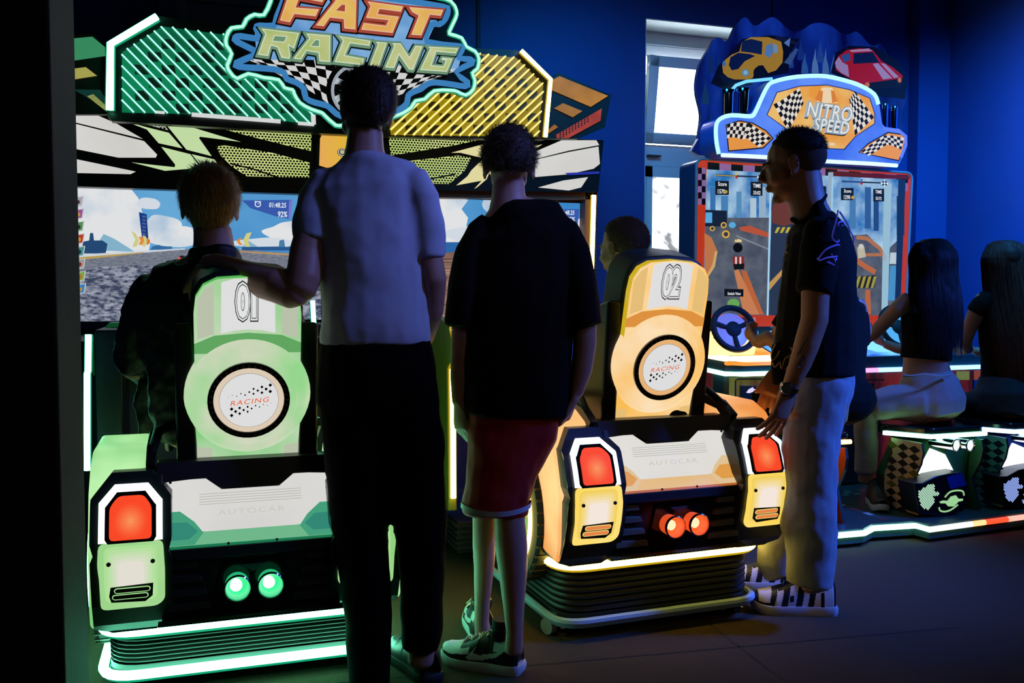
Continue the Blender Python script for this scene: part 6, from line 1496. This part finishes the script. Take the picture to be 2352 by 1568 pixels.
# sweatshirt graphics, drawn just off the cloth
PR = mat('violet_print', '#8c80d0', .6, em='#5a4cc0', es=.12); PC = mat('cream_print', '#d8c48c', .6)
def cloth_line(par, nm, pts, dist, r, mt):
    m = MB()
    for L_ in pts: m.tube([P(x, y, dist(x, y)) for x, y in [tuple(v[:2]) for v in smoothpath([(x, y, 0) for x, y in L_], 3)]], r, mt, 5)
    return m.build(nm, par, smooth=True)
def shell_d(x, y):                                   # distance to the near side of the shirt
    cx = interp([(535, 1876), (600, 1881), (700, 1877), (862, 1872)], y); hw = interp([(535, 68), (600, 81), (700, 89), (862, 88)], y); k = interp([(535, 1.75), (600, 1.6), (700, 1.4), (862, 1.35)], y)
    u = max(-.999, min(.999, (x-cx)/hw)); base = d-hw*d/FPX*k*sqrt(1-u*u)
    if y < 672:
        ax = interp([(530, 1880), (570, 1884), (630, 1878), (672, 1869)], y); u2 = (x-ax)/44
        if abs(u2) < .98: base = min(base, da-.01-44*da/FPX*1.1*sqrt(1-u2*u2))
    return base-.006
kk_ = lambda L_: [(1680+x/2.6125, 280+y/2.6125) for x, y in L_]
cloth_line(C_, 'shoulder_print', [kk_([(520, 820), (560, 770), (610, 745), (650, 740), (640, 800), (600, 810), (570, 815), (530, 830), (515, 815)]), kk_([(600, 790), (625, 830), (650, 780), (620, 840), (640, 870), (600, 850), (575, 840)]), kk_([(640, 530), (630, 590), (605, 690), (640, 720), (650, 660), (640, 610), (670, 600), (680, 650), (660, 690)]), kk_([(650, 540), (690, 600), (715, 660), (735, 700), (720, 750), (700, 780), (690, 810), (670, 770)]), kk_([(660, 620), (690, 640), (700, 690), (680, 720), (700, 750)])], shell_d, .0032, PR)
cloth_line(C_, 'hem_print', [kk_([(265, 1330), (240, 1390), (245, 1430), (275, 1400), (290, 1370)]), kk_([(245, 1440), (262, 1470), (290, 1440), (300, 1480), (320, 1420), (345, 1410), (350, 1450), (325, 1485)]), kk_([(355, 1350), (372, 1390), (345, 1400)])], lambda x, y: d-.13, .0026, PC)
cloth_line(C_, 'chest_print', [kk_([(338, 735), (330, 770), (340, 790)]), kk_([(318, 830), (312, 870)]), kk_([(332, 745), (322, 800)])], shell_d, .003, PC)
t = Blob()
SW = mat('grey_marl_fleece', '#8c8c90', .9, noise=.18, nscale=420, bump=.2, bscale=500, sheen=.2)
t.loft([(1874, 845, d, 84, 1.3), (1872, 900, d, 82, 1.35), (1862, 960, d, 72, 1.4)], cap=.1)
t.loft([(1876, 880, d-.05, 74, 1.1), (1864, 1000, d-.08, 62, 1.1), (1860, 1120, d-.08, 61, 1.05), (1862, 1210, d-.08, 63, 1.05), (1859, 1285, d-.08, 54, 1.05), (1856, 1340, d-.08, 50, 1.0)], cap=.1)
t.loft([(1860, 900, d+.06, 70, 1.1), (1822, 1030, d+.1, 60, 1.1), (1795, 1130, d+.13, 56, 1.1), (1786, 1220, d+.15, 48, 1.1), (1780, 1290, d+.16, 44, 1.1), (1790, 1318, d+.16, 38, 1.1)], cap=.1)
t.build('sweatpants', SW, C_, .007, 5, [(.14, .028), (.06, .008)])
# watch and wristband
w0 = P(1812, 893, da-.03); ax = (P(1824, 866, da-.04)-w0).normalized()
m = MB(); m.lathe(w0+ax*.004, ax, [(.0315, -.009), (.0335, 0), (.0315, .009)], CHROME, 24)
fc = (CP-w0).normalized(); cc_ = w0+fc*.030+ax*.002+RT*-.008
m.lathe(cc_, fc, [(.018, -.006), (.0215, 0), (.0215, .006), (.018, .009)], CHROME, 28); m.lathe(cc_, fc, [(.0175, .0095), (0, .0095)], mat('watch_dial', '#9298a0', .25), 24)
for i in range(12):
    u_ = fc.orthogonal().normalized(); v_ = fc.cross(u_); a_ = i*pi/6; m.ball(cc_+fc*.0098+(u_*cos(a_)+v_*sin(a_))*.014, .0016, CHROME, 6)
m.build('wristwatch', C_, smooth=True)
m = MB(); m.lathe(w0-ax*.012, ax, [(.027, -.005), (.0295, 0), (.027, .005)], mat('blue_band', '#203ca0', .5), 24); m.build('wristband', C_, smooth=True)
# forearm tattoo
m = MB(); TAT = mat('tattoo_ink', '#2a1f24', .6)
def arm_d(x, y):
    cx = interp([(734, 1871), (794, 1852), (835, 1838), (866, 1824)], y); hw = interp([(734, 31), (794, 28.5), (835, 25), (866, 21)], y); u = max(-.99, min(.99, (x-cx)/hw)); return da-.04-hw*da/FPX*sqrt(1-u*u)-.0005
for L_ in (kk_([(460, 1290), (430, 1340), (400, 1390), (395, 1400)]), kk_([(450, 1310), (420, 1350), (415, 1390)]), kk_([(430, 1400), (395, 1450), (450, 1470), (430, 1400)]), kk_([(440, 1410), (410, 1450), (445, 1455), (440, 1410)]), kk_([(470, 1400), (450, 1440), (480, 1420)]), kk_([(400, 1470), (440, 1480), (450, 1440)])):
    m.tube([P(x, y, arm_d(x, y)) for x, y in L_], .0022, TAT, 5)
m.build('tattoo', C_, smooth=True)
m = MB(); m.lathe(P(1800, 974, da-.01), (0, .2, 1), [(.0088, -.002), (.0098, 0), (.0088, .002)], CHROME, 14); m.build('ring', C_, smooth=True)
air = [[(.30, .08), (.33, .78), (.45, .78), (.50, .08), (.45, .08), (.44, .30), (.37, .30), (.36, .08)], [(.16, .10), (.16, .80), (.24, .80), (.25, .10)]]
def uptempo(t_, z, lat):
    if t_ < .03: return 'b'
    if t_ > .93: return 'b'
    if t_ > .80: return 'w' if z > .3 else 'b'
    for a_, b_ in ((.76, .80), (.60, .65), (.42, .47), (.28, .32)):
        if a_-.06*z < t_ < b_+.03-.06*z: return 'b'
    if .52 < t_ < .57 and .25 < z < .5: return 'b'
    if z > .86 and t_ < .7: return 'b'
    if .10 < t_ < .24 and (z > .55 and z < .68 or (.15 < t_ < .19 and z < .5)): return 'b'
    return 'w'
c3 = dict(sole=mat('shoe_sole_w', '#b4b0b0', .5), w=mat('shoe_white', '#cfc6c0', .45), b=mat('shoe_black', '#0c0c10', .45))
for hl, to in ((OZ(1918, 1408, 0), OZ(1740, 1402, 0)), (OZ(1850, 1352, 0), OZ(1720, 1348, 0))):
    at, _, _ = shoe(C_, hl, to, .31, .112, c3, uptempo, 'trainer', .125, .036); laces(C_, at, .31, .125, .036, c3['b'], .40, .62, 5, .02)
    m = MB(); m.lathe(at(.075, 0, .15), (0, 0, 1), [(.042, -.03), (.045, .0), (.040, .016), (.034, .01)], c3['b'], 24); m.build('collar', C_, smooth=True)

# ================================================================ blond boy in the green seat
D = person('blond boy from behind in dark jacket, sitting in the green 01 seat', 480, 1350)
d = 3.15
hc = P(482, 478, d); RH = axes(facing(482, 478, 0, 2)); HAIRB = mat('hair_blond', '#8c6a3c', .55); HB2 = mat('hair_blond_light', '#c8a468', .5)
b = Blob(); head(b, hc, RH, 1.12)
b.loft([(488, 525, d, 42, .95), (491, 560, d, 45, .95), (492, 595, d, 54, .9), (490, 615, d, 74, .6)])
b.loft([(490, 600, d, 65, .6), (485, 640, d+.02, 120, .45), (480, 690, d+.03, 140, .5), (482, 800, d+.05, 125, .55), (490, 900, d+.05, 110, .6), (500, 1000, d+.05, 115, .65)])
b.loft([(345, 680, d+.02, 42), (318, 760, d+.05, 40), (315, 840, d+.08, 38), (350, 845, d+.3, 30), (420, 800, d+.55, 24)])
wr = P(425, 797, d+.56); hand(b, wr, P(455, 770, d+.66)-wr, Vector((.5, .3, .6)), .95, (40, 45, 45, 45), 25, 4, 1)
b.loft([(625, 680, d+.02, 42), (655, 780, d+.06, 38), (640, 840, d+.25, 32), (590, 800, d+.55, 24)])
wr = P(585, 797, d+.56); hand(b, wr, P(560, 770, d+.66)-wr, Vector((-.5, .3, .6)), .95, (40, 45, 45, 45), 25, 4, -1)
for s_ in (-1, 1):
    b.loft([wring((.10+s_*.09, 3.22, .57), .08), wring((.11+s_*.12, 3.5, .60), .065), wring((.12+s_*.14, 3.72, .58), .055), wring((.12+s_*.14, 3.80, .45), .045), wring((.12+s_*.13, 3.84, .28), .035)], ref=Vector((0, 0, 1)))
b.build('body', SKIN, D, .0065)
face_parts(D, hc, RH, 1.12, '#6a4c2c')
hair(D, hc, RH, 1.12, HAIRB, .012, .034, 6500, .06, .0011, nape=-.085, seed=13, back=.006, col2=HB2, lift=.3, rnd_=.13)
t = Blob()
JK = mat('dark_jacket', '#0c0f10', .55, noise=.1, nscale=100, bump=.1, bscale=250)
t.loft([(490, 572, d, 56, .95), (491, 598, d, 60, .95), (490, 615, d, 92, .65), (484, 640, d+.02, 132, .5), (480, 690, d+.03, 152, .52), (482, 800, d+.05, 150, .58), (490, 900, d+.05, 140, .62), (495, 1000, d+.05, 138, .62)], cap=.1)
t.loft([(365, 655, d+.02, 46, 1.1), (335, 700, d+.03, 50, 1.1), (318, 770, d+.05, 47, 1.1), (312, 825, d+.07, 46, 1.1), (330, 848, d+.2, 42, 1.0), (372, 838, d+.4, 34, 1)], cap=.2)
t.loft([(605, 655, d+.02, 46, 1.1), (640, 700, d+.03, 48, 1.1), (660, 780, d+.06, 45, 1.1), (650, 835, d+.22, 40, 1), (615, 820, d+.4, 32, 1)], cap=.2)
t.loft([(345, 870, d+.08, 26, .8), (342, 930, d+.1, 34, .7), (352, 990, d+.1, 30, .7), (365, 1015, d+.1, 16, .7)], cap=.4)
t.loft([(385, 860, d+.06, 22, .8), (392, 940, d+.06, 26, .7), (396, 1010, d+.06, 24, .7)], cap=.4)
t.build('jacket', JK, D, .007, 5, [(.09, .030), (.04, .010)])
t = Blob()
for s_ in (-1, 1):
    t.loft([wring((.10+s_*.09, 3.20, .57), .095), wring((.11+s_*.12, 3.5, .60), .078), wring((.12+s_*.14, 3.72, .59), .066), wring((.12+s_*.14, 3.81, .45), .058), wring((.12+s_*.13, 3.84, .30), .05)], ref=Vector((0, 0, 1)))
t.build('trousers', DENIM, D, .009, 4)
for s_ in (-1, 1):
    shoe(D, (.12+s_*.13, 3.80, .24), (.12+s_*.13, 4.1, .24), .22, .09, dict(sole=mat('dark_sole', '#1c2a24', .5), u=DSH), lambda t_, z, l: 'u')

# ================================================================ boy in the orange seat: head turned left
G_ = person('boy with cropped fair hair facing left, sitting in the orange 02 seat', 1500, 1330)
d = 3.52
hc = P(1431, 572, d); RH = axes(facing(1431, 572, 52, 6))
b = Blob(); head(b, hc, RH, .98)
b.loft([(1440, 615, d, 34, .95), (1446, 650, d, 36, .95), (1452, 680, d, 46, .9), (1458, 700, d, 66, .6)])
b.loft([(1456, 690, d, 60, .6), (1470, 720, d, 96, .45), (1480, 780, d+.02, 100, .5), (1490, 880, d+.02, 90, .6), (1495, 980, d+.02, 92, .65)])
b.loft([(1385, 725, d+.02, 28), (1372, 790, d+.08, 27), (1380, 850, d+.2, 25), (1400, 830, d+.45, 20)]); wr = P(1402, 828, d+.46); hand(b, wr, P(1420, 800, d+.55)-wr, Vector((.5, .3, .6)), .85, (40, 45, 45, 45), 25, 4, 1)
b.loft([(1560, 735, d+.02, 28), (1575, 800, d+.08, 27), (1560, 850, d+.2, 25), (1530, 830, d+.45, 20)]); wr = P(1528, 828, d+.46); hand(b, wr, P(1508, 800, d+.55)-wr, Vector((-.5, .3, .6)), .85, (40, 45, 45, 45), 25, 4, -1)
for s_ in (-1, 1): b.loft([wring((1.56+s_*.08, 3.3, .63), .07), wring((1.57+s_*.11, 3.62, .65), .055), wring((1.57+s_*.12, 3.74, .50), .045), wring((1.57+s_*.12, 3.76, .34), .035)], ref=Vector((0, 0, 1)))
b.build('body', SKIN, G_, .006)
face_parts(G_, hc, RH, .98, '#6a4c2c')
hair(G_, hc, RH, .98, mat('hair_cropped_fair', '#5a4630', .8), .006, .008, 5200, .6, .0008, nape=-.055, seed=17, lift=.3, col2=mat('hair_fair_tip', '#9a7e54', .6))
t = Blob()
t.loft([(1446, 672, d, 42, .95), (1452, 690, d, 60, .7), (1468, 712, d, 100, .5), (1480, 770, d+.02, 108, .55), (1490, 880, d+.02, 100, .62), (1495, 985, d+.02, 104, .66)], cap=.1)
t.loft([(1402, 712, d+.02, 30), (1382, 740, d+.04, 34), (1370, 790, d+.08, 32)], cap=.1); t.loft([(1548, 722, d+.02, 30), (1566, 750, d+.04, 34), (1576, 800, d+.08, 32)], cap=.1)
t.build('t_shirt', BTEE, G_, .007, 5, FOLD)
t = Blob()
for s_ in (-1, 1): t.loft([wring((1.56+s_*.08, 3.28, .63), .085), wring((1.57+s_*.11, 3.62, .65), .068), wring((1.57+s_*.12, 3.75, .50), .058), wring((1.57+s_*.12, 3.77, .38), .05)], ref=Vector((0, 0, 1)))
t.build('trousers', DENIM, G_, .009, 4)
for s_ in (-1, 1): shoe(G_, (1.57+s_*.12, 3.72, .30), (1.57+s_*.12, 4.0, .30), .22, .085, dict(sole=mat('dark_sole', '#1c2a24', .5), u=DSH), lambda t_, z, l: 'u')

# ================================================================ seated kart players
def seated(label, hx, hy, d, turn, S_):
    pr = person(label, hx, 1150)
    return pr
# driver hidden behind the man in profile
E_ = person('kart driver in black, mostly hidden behind the man in profile, hand on the steering wheel', 1900, 1150)
d = 4.42
hc = P(1885, 610, d); RH = axes(facing(1885, 610, 14, 4)); b = Blob(); head(b, hc, RH, 1.0)
b.loft([(1886, 640, d, 28, .95), (1888, 665, d, 34, .9), (1890, 680, d, 50, .6)])
b.loft([(1890, 672, d, 50, .6), (1896, 700, d, 82, .45), (1900, 760, d, 82, .5), (1904, 840, d, 72, .6), (1910, 930, d, 78, .7)])
b.loft([(1830, 700, d, 24), (1800, 750, d+.02, 22), (1790, 775, d+.05, 21), (1775, 785, d+.05, 20), (1762, 775, d+.06, 17), (1742, 785, d+.08, 16), (1735, 782, d+.1, 14)])
wr = P(1740, 783, d+.09); hand(b, wr, P(1716, 768, d+.14)-wr, Vector((.2, .5, .5)), .9, (45, 50, 50, 50), 20, 4, -1)
b.loft([(1962, 700, d, 26), (1978, 760, d+.05, 24), (1960, 800, d+.3, 20), (1900, 780, d+.4, 16)]); wr = P(1898, 780, d+.4); hand(b, wr, P(1880, 765, d+.45)-wr, Vector((-.2, .5, .5)), .9, (45, 50, 50, 50))
q1, q2 = P(1760, 915, d+.35), P(1850, 930, d+.35)
for a_, kx in ((P(1880, 935, d), q1), (P(1940, 935, d), q2)):
    b.loft([wring(a_, .085), wring((a_+kx)/2, .075), wring(kx, .058), wring((kx.x, kx.y+.06, .38), .045), wring((kx.x, kx.y+.06, .15), .035)], ref=Vector((0, 0, 1)))
b.build('body', SKIN2, E_, .0065)
face_parts(E_, hc, RH); hair(E_, hc, RH, 1.0, mat('hair_dark_brown', '#2a1c12', .6), .010, .02, 1200, seed=21)
t = Blob(); t.loft([(1888, 662, d, 38, .9), (1892, 682, d, 66, .6), (1898, 710, d, 88, .5), (1900, 770, d, 88, .55), (1906, 850, d, 78, .66), (1912, 920, d, 78, .75)], cap=.1)
t.loft([(1838, 696, d, 28), (1812, 730, d+.01, 27), (1796, 755, d+.02, 26)], cap=.1); t.loft([(1955, 696, d, 28), (1968, 740, d+.02, 28), (1972, 790, d+.05, 26)], cap=.1); t.build('t_shirt', BTEE, E_, .008, 5, FOLD)
t = Blob()
for a_, kx in ((P(1880, 930, d), q1), (P(1935, 925, d), q2)):
    t.loft([wring(a_, .11), wring((a_+kx)/2, .092), wring(kx, .078), wring((kx.x, kx.y+.05, .38), .06), wring((kx.x, kx.y+.05, .17), .05)], ref=Vector((0, 0, 1)))
t.ball(P(1925, 915, d), (.19, .16, .13)); t.build('trousers', DENIM, E_, .009, 4)
for kx in (q1, q2): shoe(E_, (kx.x, kx.y+.02, .092), (kx.x-.03, kx.y+.3, .092), .27, .1, dict(sole=mat('dark_sole', '#1c2a24', .5), u=DSH), lambda t_, z, l: 'u')

# black-haired woman
F_ = person('woman with long straight black hair, black crop top and beige trousers on a stool', 2130, 1120)
d = 4.88
hc = P(2142, 608, d); RH = axes(facing(2142, 608, 10, 5)); b = Blob(); head(b, hc, RH, .95)
b.loft([(2142, 635, d, 22, .95), (2140, 660, d, 24, .95), (2138, 676, d, 40, .6)])
b.loft([(2138, 668, d, 36, .6), (2136, 690, d, 62, .42), (2134, 730, d, 58, .5), (2128, 790, d, 50, .55), (2126, 830, d, 48, .55), (2128, 862, d, 54, .6), (2134, 910, d, 66, .65), (2138, 950, d, 66, .7)])
b.loft([(2086, 684, d, 17), (2062, 708, d+.02, 18), (2030, 742, d+.08, 16), (2004, 768, d+.12, 15), (1990, 776, d+.15, 14), (1984, 768, d+.22, 12), (1982, 758, d+.28, 11)])
wr = P(1982, 760, d+.27); hand(b, wr, P(1976, 745, d+.36)-wr, Vector((.6, .5, .2)), .85, (45, 50, 50, 50), 20, 3, 1)
b.loft([(2188, 684, d, 17), (2196, 730, d+.03, 16), (2180, 790, d+.15, 15), (2100, 805, d+.3, 13), (2060, 800, d+.35, 11.5), (2034, 790, d+.38, 10)])
wr = P(2034, 790, d+.38); hand(b, wr, P(2012, 780, d+.42)-wr, Vector((0, .6, .5)), .85, (45, 50, 50, 50), 20, 3, -1)
kl, kr = P(1992, 925, d+.05), P(2150, 930, d+.45)
fl_ = Vector((kl.x+.04, kl.y+.05, .12))
b.loft([wring(P(2110, 930, d), .09), wring((P(2110, 930, d)+kl)/2, .08), wring(kl, .06), wring(kl+Vector((.03, .04, -.12)), .05), wring(fl_+Vector((0, 0, .08)), .038)], ref=Vector((0, 0, 1)))
b.loft([wring(P(2160, 930, d), .09), wring(kr, .06), wring(kr+Vector((.0, .04, -.15)), .05), wring((kr.x, kr.y+.05, .18), .038)], ref=Vector((0, 0, 1)))
b.build('body', SKIN2, F_, .006)
face_parts(F_, hc, RH, .95)
t = Blob(); t.loft([(2134, 700, d, 52, .5), (2134, 730, d, 61, .54), (2129, 790, d, 55, .6), (2126, 824, d, 55, .62)], cap=.06)
for x, x2 in ((2098, 2100), (2172, 2170)): t.loft([(x, 676, d-.02, 7, 1), (x2, 700, d-.045, 9, 1), (x2, 720, d-.05, 12, 1)], cap=.2); t.loft([(x, 676, d-.0, 7, 1), (x2, 700, d+.05, 9, 1)], cap=.2)
t.build('crop_top', BTEE, F_, .006, 3)
t = Blob(); BG = mat('beige_jersey', '#a89080', .85, noise=.08, nscale=300, bump=.1, bscale=300)
t.loft([(2128, 856, d, 55, .66), (2132, 880, d, 66, .72), (2138, 920, d, 74, .78), (2142, 950, d, 68, .8)], cap=.1)
t.loft([wring(P(2120, 925, d-.02), .105), wring((P(2110, 925, d)+kl)/2, .092), wring(P(2010, 930, d+.03), .078), wring(kl+Vector((-.0, .0, .0)), .07), wring(kl+Vector((.02, .03, -.10)), .062), wring(fl_+Vector((0, 0, .14)), .058)], ref=Vector((0, 0, 1)))
t.loft([wring(P(2160, 925, d), .105), wring(kr, .08), wring(kr+Vector((.0, .04, -.15)), .07), wring((kr.x, kr.y+.05, .24), .06)], ref=Vector((0, 0, 1)))
t.build('trousers', BG, F_, .007, 5, FOLD)
m = MB(); m.tube([P(2074+i*5.4, 862+2*sin(i*.5), d-.13-.035*sin(pi*i/20)) for i in range(21)], .008, BG, 6); m.build('waistband', F_, smooth=True)
shoe(F_, fl_+Vector((.02, -.03, -.028)), fl_+Vector((-.1, -.25, 0)), .25, .09, dict(sole=mat('white_sole', '#c4cbc6', .5), u=mat('shoe_brown', '#2a1c1c', .5)), lambda t_, z, l: 'u')
shoe(F_, (kr.x, kr.y+.02, .092), (kr.x, kr.y+.3, .092), .25, .09, dict(sole=mat('white_sole', '#c4cbc6', .5), u=mat('shoe_brown', '#2a1c1c', .5)), lambda t_, z, l: 'u')
def longhair(par, rings, hc, RH, s, m, m2, n, seed, tail):
    t = Blob(); t.loft(rings, cap=.3); t.ball(hc+RH@Vector((0, -.02, .03))*s, (.088*s, .105*s, .098*s), RH)
    o = t.build('hair', m, par, .008, 4)
    rg = random.Random(seed); mb = MB()
    R_ = [ring(*r) for r in rings]
    for k in range(n):
        a = rg.uniform(pi*.95, 2.05*pi); pts = []; j = rg.uniform(-.08, .08); l = rg.uniform(.75, 1.12)
        for i, (c, rw, rd) in enumerate(R_):
            v = (c-CP).normalized(); w = Vector((v.y, -v.x, 0)).normalized(); q = c + w*rw*1.03*cos(a+j*i) + v*rd*1.04*sin(a+j*i)
            if i == len(R_)-1: q += Vector((0, 0, -1))*tail*l*rg.uniform(.2, 1)
            pts.append(q)
        pts = smoothpath(pts, 3); N = len(pts); w = Vector((RT.x, RT.y, 0))*.0022; vs = []
        for i, q in enumerate(pts): f = 1-.8*(i/(N-1))**3; vs += [q-w*f, q+w*f]
        mb.add(vs, [(2*i, 2*i+1, 2*i+3, 2*i+2) for i in range(N-1)], m if rg.random() < .5 else m2)
    mb.build('hair_strands', par, smooth=True, auto=180)
longhair(F_, [(2142, 556, d, 34, .9), (2143, 585, d, 50, .95), (2144, 630, d-.02, 50, .75), (2148, 680, d-.07, 54, .42), (2154, 730, d-.09, 52, .32), (2160, 780, d-.10, 44, .3)], hc, RH, .95, mat('hair_black', '#080607', .65, spec=.2), mat('hair_black_sheen', '#15100f', .5, spec=.3), 260, 31, .10)

# brown-haired woman
H_ = person('woman with long brown hair and black T-shirt on the rightmost stool', 2320, 1110)
d = 5.08
hc = P(2306, 610, d); RH = axes(facing(2306, 610, 30, 6)); b = Blob(); head(b, hc, RH, .96)
b.loft([(2308, 640, d, 21, .95), (2310, 662, d, 24, .95), (2312, 676, d, 40, .6)])
b.loft([(2312, 668, d, 36, .6), (2316, 690, d, 62, .45), (2318, 740, d, 60, .5), (2320, 800, d, 54, .55), (2322, 860, d, 60, .6), (2325, 940, d, 70, .7)])
b.loft([(2262, 685, d, 20), (2244, 715, d+.02, 19), (2226, 755, d+.06, 16), (2216, 786, d+.1, 15), (2222, 800, d+.18, 13), (2200, 806, d+.3, 11)])
wr = P(2200, 806, d+.3); hand(b, wr, P(2186, 798, d+.36)-wr, Vector((.2, .6, .4)), .85, (45, 50, 50, 50))
b.loft([(2368, 690, d, 20), (2384, 750, d+.04, 17), (2370, 800, d+.15, 15), (2290, 815, d+.3, 12), (2240, 806, d+.36, 10)])
wr = P(2240, 806, d+.36); hand(b, wr, P(2222, 796, d+.42)-wr, Vector((0, .6, .5)), .85, (45, 50, 50, 50), side=-1)
kl, kr = P(2225, 925, d+.15), P(2320, 930, d+.5)
for a_, kx in ((P(2300, 930, d), kl), (P(2350, 930, d), kr)): b.loft([wring(a_, .09), wring((a_+kx)/2, .08), wring(kx, .06), wring((kx.x, kx.y+.06, .36), .05), wring((kx.x, kx.y+.06, .15), .036)], ref=Vector((0, 0, 1)))
b.build('body', SKIN2, H_, .006)
face_parts(H_, hc, RH, .96)
t = Blob(); t.loft([(2310, 660, d, 30, .9), (2314, 680, d, 56, .6), (2317, 705, d, 68, .5), (2318, 760, d, 66, .56), (2320, 820, d, 60, .62), (2322, 875, d, 64, .68)], cap=.1)
t.loft([(2272, 680, d, 22, 1.1), (2254, 700, d, 24, 1.1), (2243, 718, d+.01, 23, 1.1)], cap=.1); t.loft([(2360, 682, d, 22, 1.1), (2374, 705, d, 24, 1.1), (2380, 730, d+.01, 23, 1.1)], cap=.1)
t.build('t_shirt', BTEE, H_, .007, 5, FOLD)
t = Blob(); t.loft([(2322, 862, d, 66, .72), (2324, 900, d, 80, .8), (2326, 945, d, 80, .85)], cap=.1)
for a_, kx in ((P(2300, 925, d), kl), (P(2350, 925, d), kr)): t.loft([wring(a_, .11), wring((a_+kx)/2, .095), wring(kx, .076), wring((kx.x, kx.y+.05, .36), .062), wring((kx.x, kx.y+.05, .18), .055)], ref=Vector((0, 0, 1)))
t.build('trousers', mat('navy_trousers', '#0c1424', .8), H_, .008, 5, FOLD)
for kx in (kl, kr): shoe(H_, (kx.x, kx.y+.02, .092), (kx.x, kx.y+.3, .092), .25, .09, dict(sole=mat('white_sole', '#c4cbc6', .5), u=DSH), lambda t_, z, l: 'u')
longhair(H_, [(2308, 560, d, 34, .9), (2307, 590, d, 46, .95), (2310, 630, d-.02, 48, .75), (2318, 690, d-.06, 50, .42), (2330, 760, d-.09, 50, .32), (2338, 830, d-.10, 46, .3), (2342, 862, d-.10, 38, .3)], hc, RH, .96, mat('hair_brown', '#44201a', .6, spec=.15), mat('hair_brown_sheen', '#6a382c', .5, spec=.3), 280, 37, .06)
